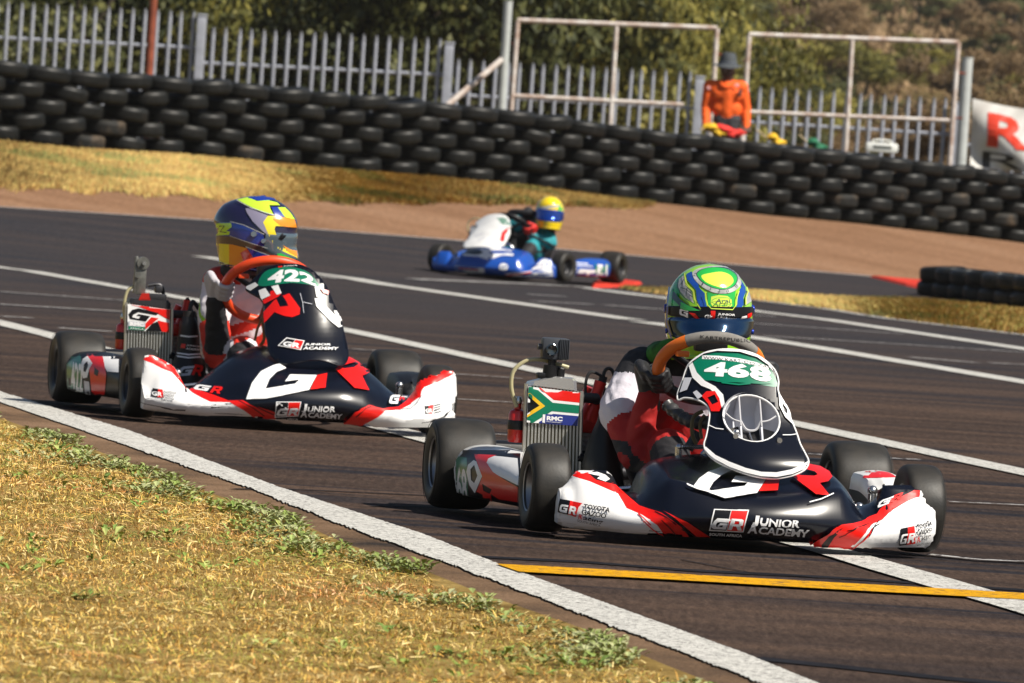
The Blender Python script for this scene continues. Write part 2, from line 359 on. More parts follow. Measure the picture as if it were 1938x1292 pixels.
# red kerb ends
def kerb(pts):
    v = []; P = [gnd(*p) for p in pts]; n = len(P)
    for p in P: v.append(p + Vector((0, 0, .0)))
    c = sum(P, Vector()) / n
    for p in P: q = p.lerp(c, .12); q.z += .025; v.append(q)
    f = [(i, (i + 1) % n, n + (i + 1) % n, n + i) for i in range(n)] + [tuple(range(n, 2 * n))]
    return obj('red_kerb', v, f, M_redkerb, None, False)
k1 = kerb([(1645, 524), (1750, 533), (1752, 548), (1715, 541)]); tag(k1, kind='structure')
k2 = kerb([(1120, 536), (1160, 530), (1216, 537), (1196, 543), (1120, 545)]); tag(k2, kind='structure')
vo = MB().grid([[Vector((x, y, -.02)) for y in (4, 14, 24, 34, 44)] for x in (-16, -10, -5, 0.3)]).build('verge', M_straw); tag(vo, kind='structure')

# ------------------------------------------------------------------ grass made of real blades
def grass_mat(name, rough=.75):
    M = bpy.data.materials.new(name); M.use_nodes = True; n = M.node_tree; b = n.nodes['Principled BSDF']
    a = n.nodes.new('ShaderNodeAttribute'); a.attribute_name = 'col'; n.links.new(a.outputs['Color'], b.inputs['Base Color'])
    b.inputs['Roughness'].default_value = rough; b.inputs['Specular IOR Level'].default_value = .25
    return M
M_blade = grass_mat('grass_blade')
def blades(name, pts, length, width, cols, lean=1.0, kind='stuff', seed=1, curl=.35):
    """pts: Nx3 roots; each blade is a bent strip of 2 quads"""
    r = np.random.default_rng(seed); N = len(pts); pts = np.asarray(pts, float)
    az = r.uniform(0, 2 * np.pi, N); ln = length * r.uniform(.45, 1.3, N); tilt = np.clip(r.normal(lean, .35, N), .05, 1.5)
    d = np.stack([np.cos(az) * np.sin(tilt), np.sin(az) * np.sin(tilt), np.cos(tilt)], 1)
    side = np.stack([-np.sin(az), np.cos(az), r.normal(0, .5, N)], 1); side /= np.linalg.norm(side, axis=1)[:, None]
    wd = (width * r.uniform(.6, 1.3, N))[:, None]; ln = ln[:, None]
    mid = pts + d * ln * .55; tip = pts + d * ln; tip[:, 2] -= (ln[:, 0] * curl * np.abs(np.sin(tilt))); tip[:, 2] = np.maximum(tip[:, 2], pts[:, 2] + .003)
    v = np.stack([pts - side * wd * .5, pts + side * wd * .5, mid + side * wd * .45, mid - side * wd * .45, tip], 1).reshape(-1, 3)
    i = np.arange(N)[:, None] * 5
    loops = np.concatenate([i + 0, i + 1, i + 2, i + 3, i + 3, i + 2, i + 4], 1).reshape(-1)
    me = bpy.data.meshes.new(name); me.vertices.add(len(v)); me.vertices.foreach_set('co', v.ravel().astype(np.float32))
    me.loops.add(len(loops)); me.loops.foreach_set('vertex_index', loops.astype(np.int32))
    me.polygons.add(2 * N); st = np.stack([np.arange(N) * 7, np.arange(N) * 7 + 4], 1).ravel(); me.polygons.foreach_set('loop_start', st.astype(np.int32))
    cols = np.asarray(cols, float)
    c = cols if len(cols) == N else cols[r.integers(0, len(cols), N)]
    c = c * r.uniform(.75, 1.2, N)[:, None]
    ca = me.color_attributes.new('col', 'FLOAT_COLOR', 'POINT'); cc = np.ones((N * 5, 4)); cc[:, :3] = np.repeat(c, 5, 0)
    ca.data.foreach_set('color', cc.ravel().astype(np.float32))
    me.update(); me.validate(); me.materials.append(M_blade)
    o = bpy.data.objects.new(name, me); COL.objects.link(o); tag(o, kind=kind); return o

def fnoise(x, y, s, seed=0):
    """cheap smooth value noise for clumping"""
    r = np.random.default_rng(seed + 77); T = r.random((64, 64)); x = np.asarray(x) / s; y = np.asarray(y) / s
    xi = np.floor(x).astype(int); yi = np.floor(y).astype(int); fx = x - xi; fy = y - yi; fx = fx * fx * (3 - 2 * fx); fy = fy * fy * (3 - 2 * fy)
    g_ = lambda a, b: T[a % 64, b % 64]
    return (g_(xi, yi) * (1 - fx) + g_(xi + 1, yi) * fx) * (1 - fy) + (g_(xi, yi + 1) * (1 - fx) + g_(xi + 1, yi + 1) * fx) * fy

# edge of the near grass in world space, X as a function of Y
_eg = sorted([(gnd(px, interp(px, GRASS_E)).y, gnd(px, interp(px, GRASS_E)).x) for px in range(-700, 1700, 40)])
def edge_x(y): return np.interp(y, [e[0] for e in _eg], [e[1] for e in _eg])
N = 430000
yy = 12.2 + (rng.random(N) ** 1.25) * 22.0
lim = edge_x(yy) - .065; halfw = 969 / FPX * yy
xx = lim + .02 - rng.random(N) * np.minimum(3.2, np.maximum(.2, lim + halfw + .7))
jit = fnoise(xx, yy, .10, 3) * .10
keep = (xx < lim - jit + .02) & (rng.random(N) < .45 + .75 * fnoise(xx, yy, .09, 5))
xx = xx[keep]; yy = yy[keep]
green = fnoise(xx, yy, .34, 9) * .6 + fnoise(xx, yy, .11, 11) * .5
edge_d = edge_x(yy) - xx
pg = np.clip((green - .42) * 2.4, .10, .85) + np.clip(.55 - edge_d * 2.2, 0, .5) * fnoise(xx, yy, .2, 13)
isg = rng.random(len(xx)) < pg
straw = np.array([(.62, .42, .11), (.72, .52, .18), (.54, .33, .07), (.44, .24, .05), (.78, .62, .27), (.58, .42, .09), (.32, .15, .04)])
grn = np.array([(.24, .26, .05), (.32, .31, .06), (.18, .22, .045), (.42, .36, .08)])
cc = np.where(isg[:, None], grn[rng.integers(0, 4, len(xx))], straw[rng.integers(0, 7, len(xx))])
cc = cc * (.62 + .55 * fnoise(xx, yy, .5, 21) + .25 * fnoise(xx, yy, .13, 23))[:, None]; cc[:, 1] *= 1 - .22 * np.clip((fnoise(xx, yy, .38, 25) - .55) * 3, 0, 1)
blades('dry_grass', np.stack([xx, yy, np.full(len(xx), .008)], 1), .024, .0022, cc * np.array((1.10, 1.05, 1.02)), lean=1.12, seed=3)
# loose straw lying flat
N2 = 16000; k = rng.integers(0, len(xx), N2)
blades('loose_straw', np.stack([xx[k] + rng.normal(0, .02, N2), yy[k] + rng.normal(0, .05, N2), np.full(N2, .018)], 1), .036, .0028, straw[[0, 1, 4, 3]], lean=1.38, seed=8)

# leafy weeds creeping along the border and scattered in the grass
def weeds(name, centres, leafn, size, cols, seed):
    r = np.random.default_rng(seed); P = []; A = []
    V = []; F = []; C = []
    for (cx, cy) in centres:
        nl = r.integers(*leafn); s0 = size * r.uniform(.6, 1.4); h0 = r.uniform(.004, .03)
        ca = np.array(cols[r.integers(0, len(cols))]) * r.uniform(.8, 1.2)
        for _ in range(nl):
            a = r.uniform(0, 6.28); rr2 = r.uniform(.0, 1.1) * s0; bx = cx + math.cos(a) * rr2; by = cy + math.sin(a) * rr2 * 1.3; L = s0 * r.uniform(.5, 1.1); W = L * r.uniform(.18, .34)
            a2 = a + r.normal(0, .7); up = r.uniform(.1, .9); z = h0 + r.uniform(0, .015)
            dx, dy = math.cos(a2), math.sin(a2); i = len(V)
            V += [(bx, by, z), (bx + dx * L * .5 - dy * W, by + dy * L * .5 + dx * W, z + L * up * .6), (bx + dx * L * .5, by + dy * L * .5, z + L * up * .45),
                  (bx + dx * L * .5 + dy * W, by + dy * L * .5 - dx * W, z + L * up * .6), (bx + dx * L, by + dy * L, z + L * up * .7)]
            F += [(i, i + 2, i + 1), (i, i + 3, i + 2), (i + 1, i + 2, i + 4), (i + 2, i + 3, i + 4)]; C += [ca * r.uniform(.8, 1.2)] * 5
    me = bpy.data.meshes.new(name); me.from_pydata(V, [], F); at = me.color_attributes.new('col', 'FLOAT_COLOR', 'POINT')
    q = np.ones((len(V), 4)); q[:, :3] = np.array(C); at.data.foreach_set('color', q.ravel().astype(np.float32)); me.materials.append(M_blade)
    o = bpy.data.objects.new(name, me); COL.objects.link(o); return tag(o, kind='stuff')
cen = []
for _ in range(9000):
    y = 12.5 + rng.random() * 21; d = abs(rng.normal(0, .10)) + .085; x = edge_x(y) - d * (1 + .5 * math.sin(y * 3))
    if fnoise(x, y, .22, 31) + .25 * fnoise(x, y, .07, 33) > .60 - .0 * d: cen.append((x, y))
weeds('creeping_weeds', cen[:2600], (5, 10), .022, [(.24, .29, .09), (.30, .33, .14), (.19, .25, .06), (.34, .35, .18)], 5)
cen = []
for _ in range(420):
    y = 12.5 + rng.random() * 14; x = edge_x(y) - .15 - rng.random() * 1.6
    if fnoise(x, y, .45, 41) > .55: cen.append((x, y))
weeds('scattered_weeds', cen, (8, 16), .028, [(.22, .29, .06), (.16, .24, .05), (.30, .33, .10)], 6)

# far verge and island tufts
def far_tufts(name, top, bot, x0, x1, N, ln, wd, seed, cols, ragged=0.0):
    r = np.random.default_rng(seed); P = []
    xs_ = r.uniform(x0, x1, N); ts = r.random(N)
    cache = {}
    for px, t in zip(xs_, ts):
        k = int(px // 12)
        if k not in cache: cache[k] = (gnd(k * 12 + 6, interp(k * 12 + 6, top)), gnd(k * 12 + 6, interp(k * 12 + 6, bot)))
        a, b = cache[k]; p = a.lerp(b, t * (1 + ragged * math.sin(px * .05) * .5 + r.normal(0, ragged * .3))); x = p.x + r.normal(0, .04); P.append((x, p.y, terr(x, p.y) + .004))
    P = np.array(P); n_ = fnoise(P[:, 0], P[:, 1], .8, seed); c = np.array(cols)[r.integers(0, len(cols), N)]
    c = np.where((n_ > .68)[:, None] & (r.random(N) < .6)[:, None], np.array((.20, .21, .06)), c) * (.75 + .5 * fnoise(P[:, 0], P[:, 1], .35, seed + 1))[:, None]
    return blades(name, P, ln, wd, c, lean=.8, seed=seed)
fs = [(.46, .31, .10), (.52, .37, .13), (.40, .25, .07), (.32, .21, .06), (.40, .33, .10), (.28, .14, .04)]
far_tufts('far_dry_grass', PX_WALL, FG, -150, 1225, 90000, .06, .013, 51, fs, .12)
far_tufts('island_grass', IS_T, IS_B, 1185, 2050, 26000, .05, .011, 53, fs + [(.30, .30, .08)], .03)
# ------------------------------------------------------------------ tyre wall
def rubber(name, col, dust, rough):
    M, n, out, b = ground_mat(name, [col, tuple(c * 1.3 for c in col), dust], 3.5, bump=.3, bscale=30, rough=rough)
    b.inputs['Specular IOR Level'].default_value = .3; return M
M_tyre_old = rubber('weathered_rubber', (.007, .0075, .007), (.021, .0195, .017), .45)
def old_tyre_mesh(D, h, name):
    R = D / 2; b = MB(); prof = []
    tread = [(-.5, .60), (-.49, .80), (-.44, .90), (-.36, .965), (-.24, .992)]
    for t, r in tread: prof.append((R * r, h * t))
    for gz in (-.13, 0, .13):
        prof += [(R * .998, h * (gz - .018)), (R * .972, h * (gz - .012)), (R * .972, h * (gz + .012)), (R * .998, h * (gz + .018))]
    for t, r in reversed(tread): prof.append((R * r, -h * t))
    prof += [(R * .56, h * .44), (R * .54, h * .30), (R * .80, h * .25), (R * .84, 0), (R * .80, -h * .25), (R * .54, -h * .30), (R * .56, -h * .44)]
    b.lathe(prof, n=44, closed=True)
    me = bpy.data.meshes.new(name); me.from_pydata([tuple(v) for v in b.v], [], b.f); me.materials.append(M_tyre_old)
    me.shade_smooth(); me.set_sharp_from_angle(angle=math.radians(50)); return me
TM = [old_tyre_mesh(.455, .158, 'old_tyre'), old_tyre_mesh(.475, .158, 'old_tyre_wide'), old_tyre_mesh(.585, .165, 'large_old_tyre')]
M_tyre_dust = rubber('dusty_rubber', (.012, .012, .011), (.11, .078, .05), .7)
TD = TM[0].copy(); TD.materials.clear(); TD.materials.append(M_tyre_dust)
_path = []; px = -460
while px < 2300:
    P = atY(px, interp(px, PX_WALL), yw_depth(px)); P.z = terr(P.x, P.y); _path.append(P); px += 4
acc = [0]
for a, b in zip(_path, _path[1:]): acc.append(acc[-1] + ((b - a).xy).length)
def along(s):
    s = max(0, min(acc[-1], s)); i = min(len(acc) - 2, max(0, int(np.searchsorted(acc, s)) - 1))
    t = (s - acc[i]) / (acc[i + 1] - acc[i]); return _path[i].lerp(_path[i + 1], t), (_path[i + 1] - _path[i]).normalized()
ORD = ['bottom', 'second', 'third', 'fourth', 'top']
NUM = ['first', 'second', 'third', 'fourth', 'fifth', 'sixth', 'seventh', 'eighth', 'ninth', 'tenth', 'eleventh', 'twelfth', 'thirteenth', 'fourteenth', 'fifteenth', 'sixteenth', 'seventeenth', 'eighteenth', 'nineteenth', 'twentieth', 'twenty-first', 'twenty-second', 'twenty-third', 'twenty-fourth', 'twenty-fifth', 'twenty-sixth', 'twenty-seventh', 'twenty-eighth', 'twenty-ninth', 'thirtieth', 'thirty-first', 'thirty-second', 'thirty-third', 'thirty-fourth', 'thirty-fifth', 'thirty-sixth', 'thirty-seventh', 'thirty-eighth', 'thirty-ninth', 'fortieth', 'forty-first']
PITCH_T = .575
for course in range(5):
    for back in (0, 1):
        if course == 4 and back: continue
        idx = 0; idx2 = 0; exb = 0; s = PITCH_T * (.5 if (course % 2) ^ back else 0) - .05
        while s < acc[-1]:
            P, t = along(s); nrm = Vector((-t.y, t.x, 0))
            off = .29 if course == 4 else (.24 if not back else .24 + .38)
            Q = P + nrm * (off + random.uniform(-.02, .02)) + t * random.uniform(-.02, .02); Q.z += .079 + course * .160 + (.004 if course == 4 else 0) + random.uniform(-.003, .003)
            if back: Q.z -= .0
            o = bpy.data.objects.new('tyre', TM[2] if course == 4 else random.choice(TM[:2])); COL.objects.link(o)
            o.location = Q; o.rotation_euler = (random.gauss(0, .05), random.gauss(0, .05), random.uniform(0, 6.28)); sc_ = random.uniform(.95, 1.05) if course < 4 else 1; o.scale = (sc_, sc_, 1)
            pxx = proj(Q)[0]
            if course < 3 and not back and random.random() < (.35 if pxx < 300 else .12): o.data = TD
            if -20 < pxx < 1960: idx += 1
            if back: lab = 'black tyre hidden in the rear row of the tyre wall, %s course, %s along' % (ORD[course], NUM[idx2]); idx2 += 1
            elif pxx < -20: lab = 'black tyre of the tyre wall, %s course, %s outside the left edge' % (ORD[course], NUM[exb]); exb += 1
            elif pxx > 1960: lab = 'black tyre of the tyre wall, %s course, %s outside the right edge' % (ORD[course], NUM[exb]); exb += 1
            else: lab = '%s tyre in the %s course of the tyre wall, %s from the left' % ('large' if course == 4 else 'weathered', ORD[course], NUM[idx - 1])
            tag(o, lab, 'tyre', 'tyres stacked in the long tyre wall' if not back else 'tyres in the rear row of the long tyre wall')
            s += PITCH_T
# short block of low tyres at the right, on the island
blk = []
a0 = gnd(1782, 562); b0 = gnd(2120, 602); dvec = (b0 - a0); L_ = dvec.length; dvec.normalize()
TS = old_tyre_mesh(.46, .142, 'low_old_tyre')
k = 0
sx_ = 0
while sx_ < L_:
    for lv in range(2):
        o = bpy.data.objects.new('tyre', TS); COL.objects.link(o); Q = a0 + dvec * (sx_ + lv * .05) + Vector((0, .2, 0)); Q.z = terr(Q.x, Q.y) + .075 + lv * .142
        o.location = Q; o.rotation_euler = (random.gauss(0, .04), random.gauss(0, .05) + (.06 if (lv and k == 0) else 0), random.uniform(0, 6))
        tag(o, '%s black tyre of the low block on the island, %s stack from its left' % ('upper' if lv else 'lower', NUM[k]), 'tyre', 'tyres in the low block on the grass island')
    k += 1; sx_ += .43

# ------------------------------------------------------------------ palisade fence
M_galv = mat('galvanised_steel', (.36, .38, .44), .5, .0, noise=.25, nscale=6)
M_pole = mat('painted_grey_pole', (.50, .53, .52), .5, .1, noise=.12, nscale=5)
M_whitetube = mat('flaking_white_tube', (.70, .66, .62), .6, 0, noise=.45, nscale=7, col2=(.42, .30, .24))
M_rust = mat('rusty_steel', (.30, .07, .03), .8, 0, noise=.4, nscale=6)
FY = 88.0
def pale_mesh(h):
    w_, d_ = .046, .020; b = MB()
    # angled pale with a W-like fold and a splayed pointed head
    prof = [(-w_ / 2, 0), (-w_ / 6, -d_), (w_ / 6, -d_), (w_ / 2, 0), (w_ / 6, -d_ + .004), (-w_ / 6, -d_ + .004)]
    rows = [[Vector((x, y, z)) for x, y in prof] for z in (-.05, h - .09)] + [[Vector((x * .75, y - .012, h - .03)) for x, y in prof], [Vector((x * .15, y - .03, h)) for x, y in prof]]
    b.grid(rows, cv=True); me = bpy.data.meshes.new('pale'); me.from_pydata([tuple(v) for v in b.v], [], b.f); me.materials.append(M_galv); return me
PH = 1.75; PALE = pale_mesh(PH)
# panels: (px,py) of the left and right pale tops as seen on the fence line
panels = [((-570, -30), (-118, -6)), ((-100, -4), (368, 20)), ((404, 50), (832, 71)), ((868, 110), (1308, 134)), ((1344, 156), (1790, 184)), ((1826, 204), (2230, 226))]
lab_p = ['steel palisade fence section mostly outside the left edge', 'steel palisade fence section at far left behind the tyre wall', 'steel palisade fence section right of the first tall fence post', 'steel palisade fence section behind the left net frame',
         'steel palisade fence section behind the right net frame', 'steel palisade fence section at the far right behind the banner']
for (pa, pb), lb in zip(panels, lab_p):
    A = atY(pa[0], pa[1], FY); B = atY(pb[0], pb[1], FY + .05)
    e = empty('palisade_fence', Vector((A.x, A.y, A.z - PH)), 0, lb, 'fence', 'palisade fence sections')
    n_ = int(round((B.x - A.x) / .150)); org = e.location.copy()
    for i in range(n_ + 1):
        t = i / n_; P = A.lerp(B, t); o = bpy.data.objects.new('pale', PALE); COL.objects.link(o); o.parent = e
        o.location = P - Vector((0, 0, PH)) - org; o.rotation_euler = (0, random.gauss(0, .006), random.gauss(0, .05))
    for zz in (-.45, -1.45):
        r_ = MB().tube([A - org + Vector((-.12, .02, zz)), B - org + Vector((.12, .02, zz))], .022, 6).build('rail', M_galv, e)
for px_, py_, lb, bw in ((383, 30, 'square steel fence post left of the red pole gap', .11), (851, 83, 'square steel fence post left of the braced pole', .11), (1325, 147, 'square steel fence post beside the marshal in orange', .11), (1808, 196, 'square steel fence post hidden behind the right frame leg', .09)):
    P = atY(px_, py_, FY); b = MB(); b.box((0, 0, -1.0), (bw, bw, 2.0), .01); b.box((0, 0, .012), (bw * 1.15, bw * 1.15, .025), .006)
    o = b.build('fence_post', M_galv); o.location = P; tag(o, lb, 'fence post', 'fence posts')
# fix the first label: it is the post between the two leftmost sections
def pole(name, top, length, r, material, label, cat, Y=86.6, n=14, bands=0):
    P = atY(*top, Y); b = MB(); b.tube([(0, 0, -length), (0, 0, 0)], r, n); b.tube([(0, 0, -.004), (0, 0, .012)], r * 1.08, n)
    for i in range(bands): b.tube([(0, 0, -.35 - i * .42), (0, 0, -.36 - i * .42)], r * 1.03, n)
    o = b.build(name, material); o.location = P; return tag(o, label, cat)
pole('steel_pole', (962, 3), 2.6, .052, M_pole, 'tall pale grey round pole with a diagonal brace beside the left net frame', 'pole', bands=5)
pole('steel_pole', (1831, 110), 2.3, .068, M_pole, 'thick pale grey round pole at the left edge of the white banner', 'pole', bands=5)
pole('steel_pole', (293, -40), 2.6, .048, M_rust, 'rusty red brown pole standing in front of the fence at upper left', 'pole')
A = atY(950, 112, 86.5); B = atY(836, 208, 86.2)
b = MB().tube([Vector(), B - A, (B - A) * 1.25], .038, 12); o = b.build('diagonal_brace', M_whitetube); o.location = A; tag(o, 'white diagonal brace tube leaning on the tall grey pole', 'brace')
M_mesh = mat('net_wire', (.30, .30, .30), .6, .4)
def frame(label, TL, TR, BL, BR, mid, lo, Y):
    e = empty('net_frame', atY(*BL, Y), 0, label, 'frame', 'white tubular frames behind the tyre wall'); org = e.location.copy()
    f = lambda p: atY(p[0], p[1], Y) - org
    dn = lambda a, b: b + (b - a).normalized() * .8
    MB().tube([f(TL), f(TR)], .030, 10).build('top_rail', M_whitetube, e)
    MB().tube([f(lo[0]), f(lo[1])], .026, 10).build('lower_rail', M_whitetube, e)
    MB().tube([f(TL), f(BL), dn(f(TL), f(BL))], .030, 10).build('upright', M_whitetube, e)
    MB().tube([f(TR), f(BR), dn(f(TR), f(BR))], .030, 10).build('upright', M_whitetube, e)
    MB().tube([f(mid[0]), f(mid[1]), dn(f(mid[0]), f(mid[1]))], .028, 10).build('centre_post', M_whitetube, e)
    b = MB()
    for t in (.25, .62):
        p = f(TL).lerp(f(BL), t); b.tube([p + Vector((-.05, 0, 0)), p + Vector((.0, 0, 0))], .012, 6)
        p = f(TR).lerp(f(BR), t); b.tube([p + Vector((0, 0, 0)), p + Vector((.12, 0, 0))], .012, 6)
    b.build('hinge', M_rust, e)
    return e
frame('white tubular frame with centre post left of the marshal', (980, 38), (1357, 53), (967, 215), (1345, 250), ((1167, 46), (1155, 235)), ((974, 181), (1294, 198)), 86.0)
frame('white tubular frame with centre post right of the marshal', (1418, 65), (1814, 80), (1405, 260), (1797, 310), ((1613, 74), (1600, 290)), ((1421, 212), (1797, 228)), 86.0)

# ------------------------------------------------------------------ text and flat print
_txt = {}
def text_polys(s, bold=.0, shear=0.0, spacing=1.0):
    """text as (verts2d, tris) normalised: baseline 0..1 wide, cap height 1"""
    key = (s, bold, shear, spacing)
    if key in _txt: return _txt[key]
    cu = bpy.data.curves.new('t', 'FONT'); cu.body = s; cu.offset = bold; cu.shear = shear; cu.space_character = spacing; cu.resolution_u = 3
    o = bpy.data.objects.new('t', cu); COL.objects.link(o); bpy.context.view_layer.update()
    me = bpy.data.meshes.new_from_object(o.evaluated_get(bpy.context.evaluated_depsgraph_get()))
    v = np.array([tuple(x.co) for x in me.vertices])[:, :2]; f = [tuple(p.vertices) for p in me.polygons]
    bpy.data.objects.remove(o); bpy.data.curves.remove(cu); bpy.data.meshes.remove(me)
    mn = v.min(0); mx_ = v.max(0); v = (v - mn) / (mx_ - mn); _txt[key] = (v, f); return _txt[key]

# white banner with red lettering, tied to the thick pole
BY = 86.9
def ban(u, v):   # u 0..1 left to right, v 0..1 bottom to top
    a = atY(1836, 316, BY); b_ = atY(1840, 186, BY); c = atY(2180, 238, BY); d = atY(2170, 345, BY)
    p = a.lerp(d, u).lerp(b_.lerp(c, u), v)
    p.y += .05 * math.sin(u * 9 + v * 5) + .06 * math.sin((u * 2.2 + v) * 6) * (1 - v) + .03 * math.sin(u * 31 - v * 9); p.z -= .03 * math.sin(u * math.pi * 2) * v
    return p
eb = empty('banner', ban(0, 0), 0, 'white banner with red and black lettering tied to the thick grey pole', 'banner')
og = eb.location.copy()
M_ban = mat('banner_vinyl', (.62, .61, .58), .55); M_banred = mat('banner_red', (.70, .05, .02), .5); M_banblk = mat('banner_black', (.03, .03, .03), .5)
MB().grid([[ban(i / 70, j / 24) - og for j in range(25)] for i in range(71)]).build('banner_sheet', M_ban, eb)
def ban_text(s, u0, u1, v0, v1, M, bold, name='lettering'):
    v, f = text_polys(s, bold); bm = bmesh.new(); vs = [bm.verts.new((a, b, 0)) for a, b in v]
    for q in f:
        try: bm.faces.new([vs[i] for i in q])
        except ValueError: pass
    for k_ in range(1, 24):
        bmesh.ops.bisect_plane(bm, geom=bm.verts[:] + bm.edges[:] + bm.faces[:], plane_co=(k_ / 24, 0, 0), plane_no=(1, 0, 0))
    for k_ in range(1, 6):
        bmesh.ops.bisect_plane(bm, geom=bm.verts[:] + bm.edges[:] + bm.faces[:], plane_co=(0, k_ / 6, 0), plane_no=(0, 1, 0))
    bm.verts.index_update()
    obj(name, [ban(u0 + (u1 - u0) * a.co.x, v0 + (v1 - v0) * a.co.y) - og - Vector((0, .008, 0)) for a in bm.verts], [tuple(x.index for x in q.verts) for q in bm.faces], M, eb, False); bm.free()
ban_text('RO', .09, .62, .33, .86, M_banred, .03)
ban_text('RA', .07, .60, .02, .26, M_banblk, .0)

# small white case, and the flags lying on the wall
P = atY(1668, 287, 85.2); ec = empty('white_case', P, .05, 'small white plastic case with a handle slot on top of the tyre wall', 'case')
b = MB(); b.box((0, 0, .05), (.38, .16, .11), .03); b.build('case_body', mat('white_plastic', (.78, .80, .76), .4), ec)
b = MB(); b.tube(smoothpath([(-.11, -.02, .10), (-.09, -.02, .135), (.09, -.02, .135), (.11, -.02, .10)], 5), .010, 8); b.build('handle', MATS['white_plastic'], ec)
b = MB(); b.box((0, -.081, .055), (.22, .006, .04), .002); b.build('recess', mat('dark_recess', (.12, .13, .12), .6), ec)
def flag_bundle(label, px, py, Y, stick_px, cols, spread):
    P = atY(px, py, Y); e = empty('rolled_flag', P, 0, label, 'flag', 'marshal flags on the tyre wall')
    S = atY(*stick_px, Y - .05) - P; MB().tube([S, Vector((0, 0, .0))], .011, 8).build('flag_stick', mat('wooden_stick', (.42, .33, .20), .7), e)
    for i, (c, nm) in enumerate(cols):
        r = random.Random(i + px); rows = []
        for a in range(14):
            t = a / 13; x = (t - .1) * spread + i * spread * .45; R = .042 * math.sin(math.pi * min(1, t * .9 + .1)) + .012
            rows.append([Vector((x, math.cos(q / 12 * 6.283) * R * (1 + .35 * math.sin(q * 1.9 + a)), .02 + .02 * math.sin(t * 7 + i) - t * .05 + math.sin(q / 12 * 6.283) * R * (1 + .35 * math.sin(q * 2.3 + a * 1.3)))) for q in range(12)])
        MB().grid(rows, cv=True).build(nm, c, e)
    return e
M_fy = mat('yellow_flag_cloth', (.70, .42, .015), .8, bump=.5, bscale=14); M_fr = mat('red_flag_cloth', (.70, .03, .02), .8, bump=.5, bscale=14); M_fg = mat('green_flag_cloth', (.01, .13, .06), .8, bump=.5, bscale=14)
flag_bundle('rolled yellow and red flags lying before the marshal on the tyre wall', 1336, 245, 82.0, (1325, 244), [(M_fy, 'yellow_cloth'), (M_fr, 'red_cloth')], .34)
flag_bundle('rolled yellow flag with wooden stick right of the marshal', 1456, 264, 82.4, (1430, 245), [(M_fy, 'yellow_cloth')], .22)
flag_bundle('rolled green flag with wooden stick left of the white case', 1532, 273, 82.8, (1512, 254), [(M_fg, 'green_cloth')], .24)

# ------------------------------------------------------------------ trees and scrub
def leaf_mat(name, a, b_, c):
    M = bpy.data.materials.new(name); M.use_nodes = True; n = M.node_tree; p = n.nodes['Principled BSDF']
    g_ = n.nodes.new('ShaderNodeAttribute'); g_.attribute_name = 'tone'; r = n.nodes.new('ShaderNodeValToRGB')
    r.color_ramp.elements[0].color = (*a, 1); r.color_ramp.elements[1].color = (*c, 1); q = r.color_ramp.elements.new(.5); q.color = (*b_, 1)
    n.links.new(g_.outputs['Fac'], r.inputs[0]); n.links.new(r.outputs[0], p.inputs['Base Color']); p.inputs['Roughness'].default_value = .6; p.inputs['Specular IOR Level'].default_value = .3
    t = n.nodes.new('ShaderNodeBsdfTranslucent'); n.links.new(r.outputs[0], t.inputs[0]); mx = n.nodes.new('ShaderNodeMixShader'); mx.inputs[0].default_value = .25
    n.links.new(p.outputs[0], mx.inputs[1]); n.links.new(t.outputs[0], mx.inputs[2]); n.links.new(mx.outputs[0], n.nodes['Material Output'].inputs[0]); return M
M_leaf = {'olive': leaf_mat('olive_leaves', (.07, .075, .016), (.19, .175, .038), (.36, .30, .07)),
          'dark': leaf_mat('dark_leaves', (.026, .034, .012), (.075, .082, .025), (.17, .165, .05)),
          'yellow': leaf_mat('yellow_green_leaves', (.14, .13, .025), (.30, .27, .055), (.48, .42, .10)),
          'brown': leaf_mat('dry_brown_leaves', (.11, .075, .036), (.20, .13, .062), (.30, .20, .10))}
M_bark = mat('bark', (.09, .065, .045), .9, noise=.4, nscale=9, bump=.6, bscale=30)
def crown_mesh(name, seed, n, leaf, blobs, squash=.75, material=None):
    r = np.random.default_rng(seed); cs = r.normal(0, .42, (blobs, 3)) * np.array([1.15, 1.15, squash]); rs = r.uniform(.22, .46, blobs)
    b = r.integers(0, blobs, n); d = r.normal(size=(n, 3)); d /= np.linalg.norm(d, axis=1)[:, None]
    rad = rs[b] * (r.random(n) ** .35) * r.uniform(.75, 1.12, n); p = cs[b] + d * rad[:, None] * np.array([1, 1, squash]); p[:, 2] += .75
    u = r.normal(size=(n, 3)); u /= np.linalg.norm(u, axis=1)[:, None]; w2 = np.cross(u, d); w2 /= (np.linalg.norm(w2, axis=1)[:, None] + 1e-6)
    L = (leaf * r.uniform(.5, 1.4, n))[:, None]
    v = np.stack([p - u * L, p + w2 * L * .55, p + u * L, p - w2 * L * .55], 1).reshape(-1, 3)
    v[:, 2] = np.maximum(v[:, 2], .02)
    me = bpy.data.meshes.new(name); me.vertices.add(4 * n); me.vertices.foreach_set('co', v.ravel().astype(np.float32)); me.loops.add(4 * n)
    me.loops.foreach_set('vertex_index', np.arange(4 * n, dtype=np.int32)); me.polygons.add(n); me.polygons.foreach_set('loop_start', np.arange(0, 4 * n, 4, dtype=np.int32))
    tone = np.clip(r.normal(.45, .2, n) + (r.random(blobs)[b] - .5) * .5, 0, 1)
    at = me.attributes.new('tone', 'FLOAT', 'POINT'); at.data.foreach_set('value', np.repeat(tone, 4).astype(np.float32)); me.update(); me.materials.append(material); return me
CR = {k: [crown_mesh('crown', s + 10 * i, 20000, .024, 16 + 4 * s, .8, M_leaf[k]) for s in range(3)] for i, k in enumerate(('olive', 'dark', 'yellow', 'brown'))}
